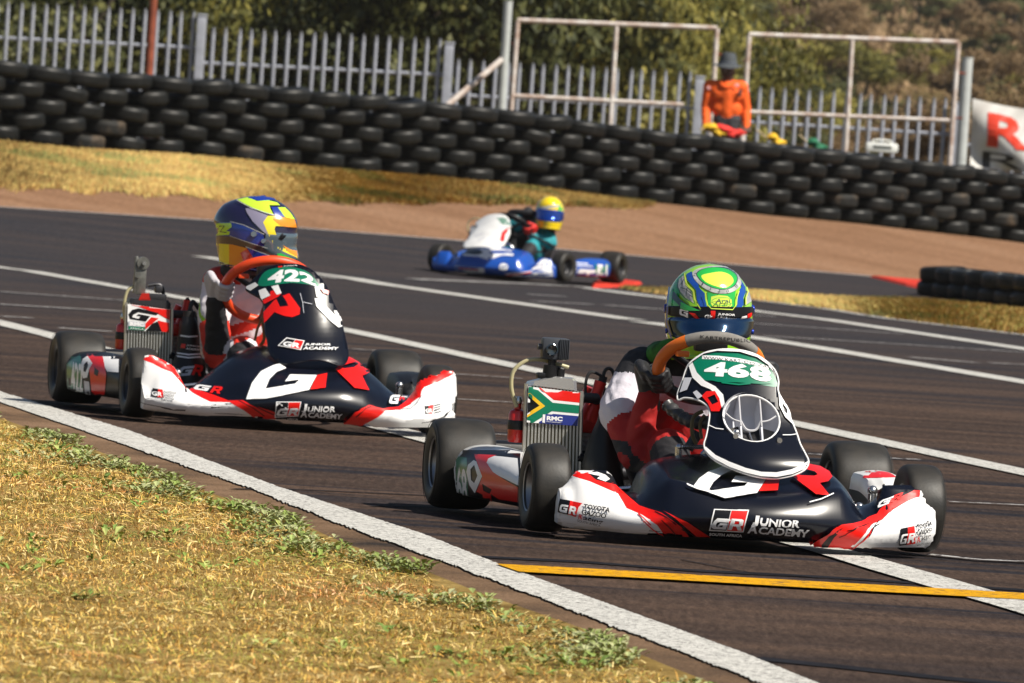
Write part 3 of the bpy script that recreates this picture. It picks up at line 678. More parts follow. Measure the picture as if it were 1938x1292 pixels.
CRS = {k: [crown_mesh('crown', s + 60 + 10 * i, 6000, .042, 10 + 3 * s, .75, M_leaf[k]) for s in range(2)] for i, k in enumerate(('olive', 'dark', 'yellow', 'brown'))}
def trunk_mesh(seed):
    r = random.Random(seed); b = MB(); top = Vector((r.uniform(-.1, .1), r.uniform(-.1, .1), .7)); b.tube(smoothpath([(0, 0, -.1), (r.uniform(-.05, .05), 0, .3), top], 4), [.05] * 3 + [.045] * 3 + [.035] * 3, 8)
    for _ in range(5):
        a = r.uniform(0, 6.28); st = Vector((0, 0, r.uniform(.25, .6))); b.tube([st, st + Vector((math.cos(a) * .25, math.sin(a) * .25, .25)), st + Vector((math.cos(a) * .45, math.sin(a) * .45, .6))], [.025, .018, .008], 6)
    me = bpy.data.meshes.new('trunk'); me.from_pydata([tuple(v) for v in b.v], [], b.f); me.materials.append(M_bark); return me
TRK = [trunk_mesh(i) for i in range(3)]
def tree(name, X, Y, size, kind, label, group, hs=1.0, far=False, ws=1.0):
    z = terr(X, Y); e = empty(name, Vector((X, Y, z - .05)), random.uniform(0, 6.28), label, 'tree' if name.endswith('tree') else 'bush', group)
    c = bpy.data.objects.new('crown', random.choice((CRS if far else CR)[kind])); COL.objects.link(c); c.parent = e; c.scale = (size * ws, size * ws, size * hs)
    t = bpy.data.objects.new('trunk', random.choice(TRK)); COL.objects.link(t); t.parent = e; t.scale = (size, size, size * hs)
    return e
def X_at(px, Y): return (px - 969) / FPX * Y
ADJ = {'olive': 'olive green', 'dark': 'dark green', 'yellow': 'sunlit yellow green', 'brown': 'dry brown'}
# row of bushes right behind the fence (px, depth, size, kind, height scale)
near_b = [(-60, 100, 3.1, 'olive', 1.1), (60, 97, 2.4, 'dark', 1.0), (150, 104, 3.2, 'olive', 1.15), (250, 98, 2.5, 'dark', 1.2), (330, 106, 3.0, 'olive', 1.2), (430, 99, 2.3, 'olive', 1.3), (520, 104, 2.6, 'dark', 1.25),
          (600, 99, 1.9, 'yellow', .95), (690, 101, 2.0, 'yellow', .8), (775, 104, 1.7, 'olive', .9), (850, 97, 2.6, 'dark', 1.55), (915, 103, 3.3, 'dark', 1.3), (980, 98, 2.4, 'olive', 1.35), (1050, 104, 2.2, 'olive', 1.6), (1130, 99, 1.5, 'olive', 1.9),
          (1205, 103, 1.2, 'yellow', 2.2), (1275, 98, .62, 'olive', 2.6), (1440, 112, .8, 'dark', 1.2), (120, 112, 3.6, 'yellow', 1.1), (400, 115, 3.4, 'olive', 1.3), (560, 116, 3.0, 'dark', 1.3), (1060, 114, 3.0, 'olive', 1.3)]
for i, (px_, Y, s, k, hs) in enumerate(near_b):
    tree('bush', X_at(px_, Y), Y, s, k, '%s bush behind the palisade fence, %s from the left' % (ADJ[k], NUM[sorted([q[0] for q in near_b]).index(px_)]), 'bushes behind the fence', hs)
right_b = [(1480, 120, 1.15, 'dark', .9), (1545, 116, 1.1, 'dark', .8), (1600, 128, 1.1, 'brown', .7), (1690, 118, 1.1, 'brown', .8), (1760, 122, 1.5, 'brown', .8), (1840, 116, 1.7, 'brown', .8), (1930, 120, 1.8, 'brown', .85), (2010, 118, 1.8, 'brown', .9), (1370, 108, .6, 'brown', .8), (1560, 106, .9, 'brown', .7), (1660, 106, .9, 'olive', .7), (1740, 104, .9, 'brown', .7)]
for i, (px_, Y, s, k, hs) in enumerate(right_b):
    tree('bush', X_at(px_, Y), Y, s, k, '%s low bush on the right beyond the frames, %s from the left' % (ADJ[k], NUM[sorted([q[0] for q in right_b]).index(px_)]), 'low bushes on the right', hs)
# hillside savanna scrub
r = random.Random(12); hill = []
for _ in range(290):
    Y = 150 * (520 / 150) ** (r.random() ** .9); X = r.uniform(-1.25, 1.25) * Y * .085
    px_ = 969 + FPX * X / Y
    k = r.choices(['olive', 'dark', 'yellow', 'brown'], [3, 3, 1, 4] if px_ > 1250 else [4, 1.5, 3, 2])[0]
    hill.append((px_, Y, r.uniform(.7, 1.5) * (1 + (Y - 150) / 450), k, X))
hill.sort()
hc = {}
for i, (px_, Y, s, k, X) in enumerate(hill):
    band = 'lower' if Y < 230 else ('middle' if Y < 340 else 'upper')
    side = 'left' if px_ < 600 else ('centre' if px_ < 1250 else 'right')
    q_ = (k, band, side); hc[q_] = hc.get(q_, 0) + 1
    tree('scrub_tree', X, Y, s, k, '%s scrub tree on the %s slope, %s side, %s of its colour' % (ADJ[k], band, side, NUM[hc[q_] - 1]), 'scrub trees on the %s slope, %s' % (band, side), r.uniform(.7, 1.05), True, 1.2)
# low scrub filling the slope
n_ = 110000; Y = 118 * (560 / 118) ** (rng.random(n_)); X = rng.uniform(-1.3, 1.3, n_) * Y * .08
Z = np.array([terr(a, b) for a, b in zip(X, Y)])
kk = fnoise(X, Y, 9, 71)
cs_ = np.where((kk > .55)[:, None], np.array((.09, .085, .03)), np.array((.22, .145, .075)))
o = blades('hillside_scrub', np.stack([X, Y, Z], 1),   .45, .16, cs_, lean=.7, seed=71)

# warm dusty air over the veld
hz_ = MB(); hz_.box((0, 380, 18), (420, 780, 39), 0); ho = hz_.build('haze', None, None, False); tag(ho, kind='stuff')
Mz = bpy.data.materials.new('air'); Mz.use_nodes = True; nz_ = Mz.node_tree; nz_.nodes.clear(); oz = nz_.nodes.new('ShaderNodeOutputMaterial'); vz_ = nz_.nodes.new('ShaderNodeVolumePrincipled')
vz_.inputs['Color'].default_value = (.95, .92, .88, 1); vz_.inputs['Density'].default_value = .00016; vz_.inputs['Anisotropy'].default_value = .2; nz_.links.new(vz_.outputs[0], oz.inputs['Volume']); ho.data.materials.append(Mz)
# ------------------------------------------------------------------ kart and driver framework
class Frame:
    """local frame of a kart: x to its left-hand side, y to the rear, z up, origin on the ground below the front axle"""
    def __init__(s, px, py, yaw, scale=1.0, Y=None):
        s.o = gnd(px, py); s.o.z = 0.012 + terr(s.o.x, s.o.y); s.yaw = math.radians(yaw); s.sc = scale
        s.M = Matrix.Translation(s.o) @ Matrix.Rotation(s.yaw, 4, 'Z') @ Matrix.Scale(scale, 4); s.I = s.M.inverted()
    def root(s, name, label, cat, group=None):
        e = bpy.data.objects.new(name, None); COL.objects.link(e); e.location = s.o; e.rotation_euler = (0, 0, s.yaw); e.scale = (s.sc,) * 3
        return tag(e, label, cat, group)
    def ray(s, px, py):
        o = s.I @ CAM; d = (s.I.to_3x3() @ ray(px, py)).normalized(); return o, d
    def L(s, px, py, y):
        o, d = s.ray(px, py); return o + d * ((y - o.y) / d.y)

def tri2d(polys):
    """polys: list of [outline, hole, hole...] in 2D -> bmesh"""
    bm = bmesh.new()
    for loops in polys:
        L = [[Vector((a, b, 0)) for a, b in lp] for lp in loops]; flat = [p for lp in L for p in lp]
        vs = [bm.verts.new(p) for p in flat]
        for t in tessellate_polygon(L):
            try: bm.faces.new([vs[i] for i in t])
            except ValueError: pass
    return bm
def gridcut(bm, step):
    if not bm.verts: return
    for ax in (0, 1):
        lo = min(v.co[ax] for v in bm.verts); hi = max(v.co[ax] for v in bm.verts); c = math.ceil(lo / step) * step
        while c < hi:
            co = [0, 0, 0]; no = [0, 0, 0]; co[ax] = c; no[ax] = 1
            bmesh.ops.bisect_plane(bm, geom=bm.verts[:] + bm.edges[:] + bm.faces[:], plane_co=co, plane_no=no); c += step
    bmesh.ops.triangulate(bm, faces=bm.faces[:])
def curve2(pts, n=5, closed=True):
    q = smoothpath([(a, b, 0) for a, b in pts], n, closed); return [(p.x, p.y) for p in q]

class Livery:
    """print on a surface: 2D shapes are cast on to the real surface and lie 1 mm proud of it"""
    def __init__(s, fr, targets, parent, step=7.0, maxd=.03):
        s.fr = fr; s.parent = parent; s.step = step; s.acc = {}; s.lay = 1; s.miss = .012
        V = []; Fc = []
        for o in targets:
            M = o.matrix_local if o.parent is not None else Matrix()
            # o may be a sub-part or sit in a rotated frame: use stored local matrix
            M = o.get('_m') and Matrix([o['_m'][i * 4:i * 4 + 4] for i in range(4)]) or Matrix()
            n = len(V); V += [M @ v.co for v in o.data.vertices]; Fc += [tuple(i + n for i in p.vertices) for p in o.data.polygons]
        s.bvh = BVHTree.FromPolygons(V, Fc); s.PM = parent.get('_m') and Matrix([parent['_m'][i * 4:i * 4 + 4] for i in range(4)]).inverted() or Matrix()
    def cast(s, px, py, lay):
        o, d = s.fr.ray(px, py); hit = s.bvh.ray_cast(o, d)
        if hit[0] is None:
            if not hasattr(s, 'last'): return None
            p = o + d * ((s.last - o).dot(d)); q = s.bvh.find_nearest(p)
            if q[0] is None or (q[0] - p).length > s.miss: return None
            n = q[1]; P = q[0]
        else: P, n = hit[0], hit[1]; s.last = P
        if n.dot(d) > 0: n = -n
        return P + n * (.0009 * lay)
    def add(s, bm, name, material):
        gridcut(bm, s.step); s.lay += .35; bm.verts.index_update(); V = []; F = []; idx = {}
        pos = {v.index: s.cast(v.co.x, v.co.y, s.lay) for v in bm.verts}
        lim = s.step * 1.45 / FPX * 30 * 3.2
        for f in bm.faces:
            vs = [v.index for v in f.verts]
            if any(pos[i] is None for i in vs): continue
            if max((pos[vs[a]] - pos[vs[a - 1]]).length for a in range(len(vs))) > lim: continue
            for i in vs:
                if i not in idx: idx[i] = len(V); V.append(s.PM @ pos[i])
            F.append(tuple(idx[i] for i in vs))
        bm.free()
        if F: obj(name, V, F, material, s.parent, True)
    def poly(s, name, material, *polys):   # each poly: outline or [outline, holes...]
        for p in polys: s.add(tri2d([p if isinstance(p[0][0], (list, tuple)) else [p]]), name, material)
    def line(s, name, material, pts, w):
        pts = [Vector((a, b)) for a, b in pts]; L = []; R_ = []
        for i, p in enumerate(pts):
            t = (pts[min(i + 1, len(pts) - 1)] - pts[max(0, i - 1)]).normalized(); n = Vector((-t.y, t.x)) * w / 2; L.append(tuple(p + n)); R_.append(tuple(p - n))
        s.poly(name, material, L + R_[::-1])
    def text(s, name, material, txt, o, ex, ey, bold=.02, spacing=1.0):
        v, f = text_polys(txt, bold, 0, spacing); bm = bmesh.new()
        vs = [bm.verts.new((o[0] + ex[0] * a + ey[0] * b, o[1] + ex[1] * a + ey[1] * b, 0)) for a, b in v]
        for q in f:
            try: bm.faces.new([vs[i] for i in q])
            except ValueError: pass
        st = s.step; s.step = max(4, st); s.add(bm, name, material); s.step = st
    def glyph(s, name, material, g, o, ex, ey):
        s.poly(name, material, [[(o[0] + ex[0] * a + ey[0] * b, o[1] + ex[1] * a + ey[1] * b) for a, b in lp] for lp in g])
    def done(s): pass
GG = [[(.28, 1), (1.05, 1), (1.0, .74), (.42, .74), (.30, .66), (.25, .38), (.30, .26), (.68, .26), (.70, .42), (.48, .42), (.50, .62), (.98, .62), (.90, 0), (.15, 0), (0, .14), (0, .34), (.10, .84)]]
GR_ = [[(0, 0), (.14, 1), (.85, 1), (1.0, .88), (.98, .5), (.82, .38), (1.0, 0), (.70, 0), (.55, .34), (.33, .34), (.27, 0)], [(.37, .58), (.40, .76), (.70, .76), (.72, .64), (.66, .58)]]

def capsule(a, b, ra, rb, n=14):
    a = Vector(a); b = Vector(b); d = b - a
    if d.length < 1e-5: d = Vector((0, 0, 1e-4))
    u = d.normalized(); pts = []; rr = []
    for k in range(5): t = math.pi / 2 * (1 - k / 4); pts.append(a - u * ra * math.sin(t)); rr.append(max(ra * math.cos(t), ra * .03))
    for k in range(5): t = math.pi / 2 * k / 4; pts.append(b + u * rb * math.sin(t)); rr.append(max(rb * math.cos(t), rb * .03))
    pts[0] -= u * 1e-4
    m_ = MB(); m_.tube(pts, rr, n); return m_
def blob(name, caps, voxel, mats, parent, smooth_it=6, fold=0.0, M=None, paintfn=None):
    """one continuous surface grown from tapered limbs; caps: (a, b, ra, rb, material index)"""
    b = MB()
    for c in caps: q = capsule(*c[:4]); b.add(q.v, q.f)
    me = bpy.data.meshes.new(name); me.from_pydata([tuple(v) for v in b.v], [], b.f)
    o = bpy.data.objects.new(name + '_tmp', me); COL.objects.link(o)
    r_ = o.modifiers.new('r', 'REMESH'); r_.mode = 'VOXEL'; r_.voxel_size = voxel
    s_ = o.modifiers.new('s', 'SMOOTH'); s_.iterations = smooth_it; s_.factor = .5
    bpy.context.view_layer.update(); out = bpy.data.meshes.new_from_object(o.evaluated_get(bpy.context.evaluated_depsgraph_get()))
    bpy.data.objects.remove(o); bpy.data.meshes.remove(me)
    out.name = name
    for x in mats: out.materials.append(x)
    n = len(out.vertices); co = np.empty(n * 3, np.float32); out.vertices.foreach_get('co', co); co = co.reshape(-1, 3)
    if fold:
        nm = np.empty(n * 3, np.float32); out.vertices.foreach_get('normal', nm); nm = nm.reshape(-1, 3)
        f_ = np.sin(co[:, 2] * 130 + 5 * np.sin(co[:, 0] * 40) + 4 * np.sin(co[:, 1] * 37)) * .6 + np.sin(co[:, 0] * 90 + co[:, 1] * 70 + 3 * np.sin(co[:, 2] * 60)) * .5
        co = co + nm * (f_ * fold)[:, None]; out.vertices.foreach_set('co', co.ravel())
    if M is not None:
        out.transform(M)
    # colour of each face from the limb it belongs to
    nf = len(out.polygons); fc = np.empty(nf * 3, np.float32); out.polygons.foreach_get('center', fc); fc = fc.reshape(-1, 3)
    best = np.full(nf, 1e9); mi = np.zeros(nf, np.int32)
    for c in caps:
        a = np.array(c[0], float); d = np.array(c[1], float) - a; L2 = max(d @ d, 1e-9); t = np.clip(((fc - a) @ d) / L2, 0, 1)
        r_ = c[2] + (c[3] - c[2]) * t; q = np.linalg.norm(fc - (a + t[:, None] * d), axis=1) - r_
        k = q < best; best[k] = q[k]; mi[k] = c[4] if len(c) > 4 else 0
    if paintfn is not None: mi = paintfn(fc, mi)
    out.polygons.foreach_set('material_index', mi); out.update(); out.shade_smooth()
    o = bpy.data.objects.new(name, out); COL.objects.link(o); o.parent = parent; return o

def ip(v, xs_, ys_):      # monotone-ish cubic through stations
    if v <= xs_[0]: return ys_[0]
    if v >= xs_[-1]: return ys_[-1]
    i = 0
    while xs_[i + 1] < v: i += 1
    h = xs_[i + 1] - xs_[i]; t = (v - xs_[i]) / h
    def sl(j):
        if j <= 0 or j >= len(xs_) - 1: return 0.0 if j <= 0 else (ys_[-1] - ys_[-2]) / (xs_[-1] - xs_[-2])
        d0 = (ys_[j] - ys_[j - 1]) / (xs_[j] - xs_[j - 1]); d1 = (ys_[j + 1] - ys_[j]) / (xs_[j + 1] - xs_[j])
        return 0.0 if d0 * d1 <= 0 else 2 * d0 * d1 / (d0 + d1)
    m0, m1 = sl(i) * h, sl(i + 1) * h
    return (2 * t ** 3 - 3 * t * t + 1) * ys_[i] + (t ** 3 - 2 * t * t + t) * m0 + (-2 * t ** 3 + 3 * t * t) * ys_[i + 1] + (t ** 3 - t * t) * m1
def loft_nose(stations, nx=96, sub=4):
    """stations: {x: [(y,z) x7]} for x >= 0, mirrored; returns a closed moulding"""
    xs_ = sorted(stations); K = len(stations[xs_[0]]); cols = []
    X = [-(xs_[-1]) + 2 * xs_[-1] * i / nx for i in range(nx + 1)]
    for x in X:
        pr = [Vector((x, ip(abs(x), xs_, [stations[q][k][0] for q in xs_]), ip(abs(x), xs_, [stations[q][k][1] for q in xs_]))) for k in range(K)]
        sm = smoothpath(pr, sub)
        f = sm[0]; l = sm[-1]
        loop = [Vector((x, f.y + .02, f.z - .012))] + sm + [Vector((x, l.y + .012, l.z - .015)), Vector((x, l.y + .006, l.z - .05)), Vector((x, (f.y + l.y) / 2, max(f.z, .035))), Vector((x, f.y + .06, f.z - .008))]
        cols.append(loop)
    b = MB().grid(cols, cv=True); n = len(cols[0])
    for i0 in (0, len(cols) - 1):
        c = sum(cols[i0], Vector()) / n; c.x += .008 * (1 if i0 else -1); b.v.append(c); ci = len(b.v) - 1
        for k in range(n):
            f = (i0 * n + k, i0 * n + (k + 1) % n, ci); b.f.append(f if i0 else f[::-1])
    return b

# --- materials shared by the karts
M_navy = mat('navy_black_bodywork', (.003, .004, .009), .24, 0, .4, coat=.12)
M_bwhite = mat('white_bodywork', (.78, .78, .77), .32, coat=.25, noise=.16, nscale=9, bump=.06, bscale=18)
M_bred = mat('red_livery_film', (.72, .008, .004), .32, coat=.15)
M_lwhite = mat('white_livery_film', (.80, .80, .80), .32)
M_lblack = mat('black_livery_film', (.004, .004, .006), .32, 0, .35)
M_lgreen = mat('green_number_panel', (.0, .17, .09), .3, coat=.3)
M_lyel = mat('yellow_livery_film', (.80, .48, .02), .3)
M_lblue = mat('blue_livery_film', (.02, .035, .22), .3)
M_slick = mat('slick_rubber', (.014, .0135, .012), .52, 0, .4, noise=.45, nscale=22, col2=(.024, .021, .017), bump=.05, bscale=160)
M_rim = mat('magnesium_rim', (.34, .34, .35), .38, .85)
M_rimd = mat('dark_rim', (.05, .05, .055), .4, .6)
M_steel = mat('plated_steel', (.55, .55, .56), .25, .95)
M_dsteel = mat('dark_steel', (.05, .05, .055), .4, .6)
M_black = mat('black_plastic', (.006, .006, .007), .42, 0, .4)
M_rub = mat('black_rubber_hose', (.015, .015, .016), .6)
M_alu = mat('cast_aluminium', (.50, .50, .50), .38, .85, noise=.3, nscale=60)
M_redan = mat('red_anodised', (.55, .02, .012), .3, .35)
M_redp = mat('red_plastic_bottle', (.50, .012, .010), .3, coat=.3)
M_hose = mat('yellowed_clear_hose', (.42, .38, .22), .25)
M_chrom = mat('chromed_chassis_tube', (.42, .43, .46), .22, .9)
M_seat = mat('seat_shell', (.10, .12, .17), .28, coat=.4)
M_gold = mat('gold_spring', (.50, .42, .16), .35, .7)
M_fin = mat('radiator_fin', (.55, .54, .50), .35, .8)
M_core = mat('radiator_core', (.10, .085, .045), .6, .4)
M_silver = mat('silver_tank', (.66, .66, .67), .25, .8)
M_glass = mat('lens_glass', (.02, .03, .04), .05, coat=1.0)

def kart_wheel(root, x, y, D, W, steer=0.0, rim_m=None):
    R = D / 2; side = 1 if x > 0 else -1; RotY = Matrix.Rotation(math.radians(90) * side, 4, 'Y'); S = Matrix.Rotation(steer, 4, 'Z')
    e = bpy.data.objects.new('wheel', None); COL.objects.link(e); e.parent = root; e.location = (x, y, R - .004)
    M = S @ RotY; h = W / 2   # local +z is outboard
    pr = [(R * .50, -h * .80), (R * .56, -h * .92), (R * .70, -h * 1.0), (R * .84, -h * .985), (R * .925, -h * .90), (R * .972, -h * .74), (R * .992, -h * .45), (R, 0), (R * .992, h * .45), (R * .972, h * .74), (R * .925, h * .90), (R * .84, h * .985), (R * .70, h * 1.0), (R * .56, h * .92), (R * .50, h * .80)]
    sp = smoothpath([(a, b, 0) for a, b in pr], 3); b = MB().lathe([(p.x, p.y) for p in sp], M, 72)
    for q in (.80, .88): b.lathe([(R * q, h * 1.0), (R * (q + .006), h * 1.013), (R * (q + .018), h * .985)], M, 72)
    b.build('tyre', M_slick, e)
    b = MB().lathe([(R * .52, h * .86), (R * .545, h * .90), (R * .55, h * .82), (R * .50, h * .70), (R * .47, h * .2), (R * .40, h * .05), (R * .20, h * .0), (R * .19, h * .25), (R * .10, h * .28), (.001, h * .28)], M, 48)
    b.lathe([(R * .52, -h * .86), (R * .545, -h * .90), (R * .55, -h * .82), (R * .48, -h * .6), (R * .47, h * .2)], M, 48)
    for k in range(3):
        a = k * 2.094 + x; p = M @ Vector((math.cos(a) * R * .3, math.sin(a) * R * .3, h * .1)); q = M @ Vector((math.cos(a) * R * .3, math.sin(a) * R * .3, h * .3)); b.tube([p, q], .008, 6)
    b.build('rim', rim_m or M_rim, e)
    return e
def helmet_mesh(a=.128, b=.150, c=.148, tail=0.0, n=72):
    rows = []; Z = [-.135 + .283 * i / 44 for i in range(45)]
    for z in Z:
        zz = z / .148; s_ = math.sqrt(max(0.0, 1 - abs(zz) ** 2.15)) if z > 0 else 1 - .16 * (abs(z) / .135) ** 2.2
        s_ = max(s_, .004); chin = .016 * sstep((-z - .02) / .07); r_ = []
        for k in range(n):
            th = 2 * math.pi * k / n; sx_, cy_ = math.sin(th), math.cos(th)   # th = 0 faces -y
            front = max(0, cy_)
            x = a * s_ * sx_ * (1 - .06 * front ** 2); y = -(b * s_ * cy_)
            if cy_ > 0: y -= chin * cy_ ** 2 - .012 * (sstep((z + .075) / .05) * (1 - sstep((z - .03) / .05))) * cy_ ** 3
            if cy_ < 0 and tail: y += tail * (abs(cy_) ** 3) * sstep((z + .02) / .05) * (1 - sstep((z - .085) / .06))
            r_.append(Vector((x, y, z * c / .148)))
        rows.append(r_)
    m_ = MB().grid(rows, cv=True)
    # rolled lower edge
    lo = rows[0]; m_.tube([p * 1.0 for p in lo], .006, 6, closed=True)
    inn = [[Vector((p.x * k, p.y * k, p.z + d)) for p in lo] for k, d in ((1, 0), (.86, .0), (.80, .05))]; m_.grid(inn, cv=True)
    return m_, rows
def helmet_patch(rows, z0, z1, az, off, nz=10, na=40):
    """shell piece lying 'off' proud of the helmet between heights z0..z1 and azimuth +-az"""
    Zs = [r_[0].z for r_ in rows]; n = len(rows[0]); out = []
    def P(z, a):
        i = max(0, min(len(Zs) - 2, next((j for j in range(len(Zs) - 1) if Zs[j + 1] >= z), len(Zs) - 2))); t = (z - Zs[i]) / (Zs[i + 1] - Zs[i])
        k = (a / (2 * math.pi)) * n; k0 = int(math.floor(k)); f = k - k0
        g_ = lambda r_: r_[k0 % n].lerp(r_[(k0 + 1) % n], f)
        return g_(rows[i]).lerp(g_(rows[i + 1]), t)
    for i in range(nz + 1):
        z = z0 + (z1 - z0) * i / nz; r_ = []
        for j in range(na + 1):
            t = -1 + 2 * j / na; tap = 1 - .35 * abs(t) ** 5; zz = (z - (z0 + z1) / 2) * tap + (z0 + z1) / 2 + .012 * abs(t) ** 3
            a = math.radians(az) * t; p = P(zz, a); q = Vector((p.x, p.y, p.z * .2)); r_.append(p + q.normalized() * (off * (1 if 0 < i < nz else .3)))
        out.append(r_)
    return MB().grid(out)
def setm(o, M):
    o['_m'] = [x for r_ in M for x in r_]
def ring_pts(c, R, tilt, n=48, roll=0.0):
    c = Vector(c); ex = Vector((math.cos(roll), 0, -math.sin(roll))); ey = Vector((math.sin(roll) * .6, -math.sin(tilt), math.cos(tilt))).normalized()
    return [c + ex * (R * math.cos(2 * math.pi * k / n)) + ey * (R * math.sin(2 * math.pi * k / n)) for k in range(n)]
def glove(name, g, T, outw, front, wrist, parent, mats, M=None):
    """fist round the rim at g; T = rim tangent, outw = away from the hub, front = away from the driver"""
    g, T, outw, front = Vector(g), Vector(T).normalized(), Vector(outw).normalized(), Vector(front).normalized(); caps = []
    for i, (o_, ln, r_) in enumerate(((-.033, 1.0, .0098), (-.011, 1.12, .0105), (.011, 1.08, .0102), (.032, .9, .009))):
        base = g + T * o_; ang = [-15, 45, 105, 165, 215]; k = [base + (outw * math.cos(math.radians(a)) + front * math.sin(math.radians(a))) * (.028 + (.008 if a < 0 else 0)) for a in ang[:(5 if ln > 1 else 4)]]
        for a, b in zip(k, k[1:]): caps.append((a, b, r_, r_ * .95, 0))
    pc = g + outw * .042 - front * .012
    for o_ in (-.028, -.009, .009, .028): caps.append((pc + T * o_, pc + T * o_ * .8 - front * .035 + outw * .012, .016, .017, 1 if abs(o_) < .02 else 0))
    th = [pc - front * .03 + T * .038, g - front * .030 + T * .046, g - front * .031 + T * .022 - outw * .018]   # thumb leaves the side of the palm
    caps.append((th[0], th[1], .0135, .0125, 0)); caps.append((th[1], th[2], .0125, .0105, 0))
    wv = Vector(wrist); caps.append((pc - front * .035 + outw * .01, wv, .026, .026, 0)); caps.append((wv, wv + (wv - pc).normalized() * .035, .030, .034, 1))
    return blob(name, caps, .0045, mats, parent, 3)
# ------------------------------------------------------------------ kart builder
def build_kart(fr, root, cfg):
    R = lambda *p: fr.L(*p)
    P = {}
    for x, y, D, W in ((-.56, 0, .26, .114), (.56, 0, .26, .114), (-.62, 1.04, .278, .185), (.62, 1.04, .278, .185)):
        kart_wheel(root, x, y, D, W, cfg.get('steer', 0.0) if y == 0 else 0.0, cfg.get('rim', M_rim))
    b = MB()
    for s_ in (-1, 1):
        b.tube(smoothpath([(s_ * .17, -.16, .055), (s_ * .17, .1, .055), (s_ * .20, .35, .055), (s_ * .33, .62, .055), (s_ * .33, 1.15, .055)], 6), .014, 10)
        b.tube([(s_ * .17, -.02, .055), (s_ * .36, -.01, .10), (s_ * .42, 0, .115)], .013, 8)
        b.tube(smoothpath([(s_ * .33, .25, .055), (s_ * .50, .27, .06), (s_ * .52, .4, .07), (s_ * .52, .8, .07), (s_ * .33, .85, .06)], 5), .011, 8)
        b.tube([(s_ * .30, .25, .09), (s_ * .56, .25, .09)], .010, 8)
        b.tube(smoothpath([(s_ * .17, -.14, .07), (s_ * .30, -.17, .08), (s_ * .42, -.14, .09)], 4), .010, 8)
    b.tube([(-.17, -.14, .055), (.17, -.14, .055)], .014, 8); b.tube([(-.2, .35, .055), (.2, .35, .055)], .014, 8); b.tube([(-.33, 1.12, .055), (.33, 1.12, .055)], .014, 8)
    b.tube(smoothpath([(-.13, .02, .06), (-.10, -.02, .25), (0, -.02, .30), (.10, -.02, .25), (.13, .02, .06)], 5), .009, 8)
    b.build('chassis_frame', M_chrom, root)
    MB().box((0, .12, .038), (.40, .55, .006), .002).build('floor_tray', M_alu, root)
    MB().tube([(-.60, 1.04, .135), (.60, 1.04, .135)], .022, 14).build('rear_axle', M_dsteel, root)
    b = MB()
    for s_ in (-1, 1):
        b.tube([(s_ * .42, 0, .07), (s_ * .42, 0, .16)], .013, 10); b.tube([(s_ * .42, 0, .125), (s_ * .56, 0, .126)], .011, 10); b.tube([(s_ * .42, .0, .12), (s_ * .41, .11, .11)], .008, 8)
        b.tube([(s_ * .41, .11, .115), (s_ * .04, .08, .17)], .007, 8); b.ball((s_ * .41, .11, .115), .014); b.ball((s_ * .42, 0, .17), .016, 10)
    b.build('steering_linkage', M_steel, root)
    b = MB()
    for s_ in (-1, 1): b.tube(smoothpath([(s_ * .14, -.16, .06), (s_ * .15, -.15, .16), (s_ * .14, -.12, .20), (s_ * .09, -.12, .20)], 4), .007, 8)
    b.build('pedals', M_steel, root)
    # seat
    rows = []
    for t in range(13):
        u = t / 12; c = smoothpath([(0, .34, .07), (0, .50, .045), (0, .68, .07), (0, .80, .22), (0, .86, .36)], 3)[t]
        hw = .155 + .045 * math.sin(u * 2.6); up = Vector((0, -math.sin(u * 1.25), math.cos(u * 1.25))); d = (.11 + .05 * math.sin(u * 3.14)) * (.55 + .45 * math.sin(min(1, u * 1.6) * 1.57)) + .02
        rows.append([c + Vector((hw * math.sin(a), 0, 0)) * (1.0) + up * (d * (1 - math.cos(a)) * 1.0) for a in [math.radians(-100 + 200 * k / 16) for k in range(17)]])
    g_ = MB().grid(rows); rows2 = [[p + Vector((p.x * .03, .006, -.006)) for p in r_] for r_ in rows]; g_.grid([r_[::-1] for r_ in rows2])
    for e_ in (0, 16): g_.tube([r_[e_] for r_ in rows], .006, 6)
    g_.build('seat', cfg.get('seat', M_seat), root)
    # side pods
    for s_ in (-1, 1):
        rows = []; y0, y1 = (.23, .90) if s_ < 0 else cfg.get('pod_r', (.34, .62))
        for i in range(17):
            u = i / 16; y = y0 + (y1 - y0) * u; xo = .585 + cfg.get('pod_bulge', .085) * sstep(u * 1.15) ; xi = (.475 if s_ < 0 else .50); top = .165 + .035 * math.sin(min(1, u * 1.6) * 1.57) ; bot = .045
            if i in (0, 16): xo -= .03; xi += .03; top -= .025; bot += .02
            sec = [(xi, bot + .02), (xi, top - .02), (xi + .03, top), ((xi + xo) / 2, top + .006), (xo - .04, top - .004), (xo - .010, top - .03), (xo, (top + bot) / 2 + .01), (xo - .006, bot + .035), (xo - .03, bot + .005), (xi + .03, bot)]
            q = smoothpath([(a, 0, c) for a, c in sec], 3, True); rows.append([Vector((s_ * p.x, y - .05 * (p.x - .42) * (1 - u), p.z)) for p in q])
        b = MB().grid(rows, cv=True)
        for k_ in (0, 16):
            c = sum(rows[k_], Vector()) / len(rows[k_]); c.y += -.015 if k_ == 0 else .015; n = len(b.v); b.v.append(c); m_ = len(rows[0])
            for j in range(m_): b.f.append((k_ * m_ + j, k_ * m_ + (j + 1) % m_, n) if (k_ == 16) else (k_ * m_ + (j + 1) % m_, k_ * m_ + j, n))
        pd = P['pod_l' if s_ < 0 else 'pod_r'] = b.build('side_pod', [cfg['pod'], M_black], root)
        for p in pd.data.polygons:
            if p.center.z < cfg.get('pod_dark', .135): p.material_index = 1
    # rear bumper
    rows = []
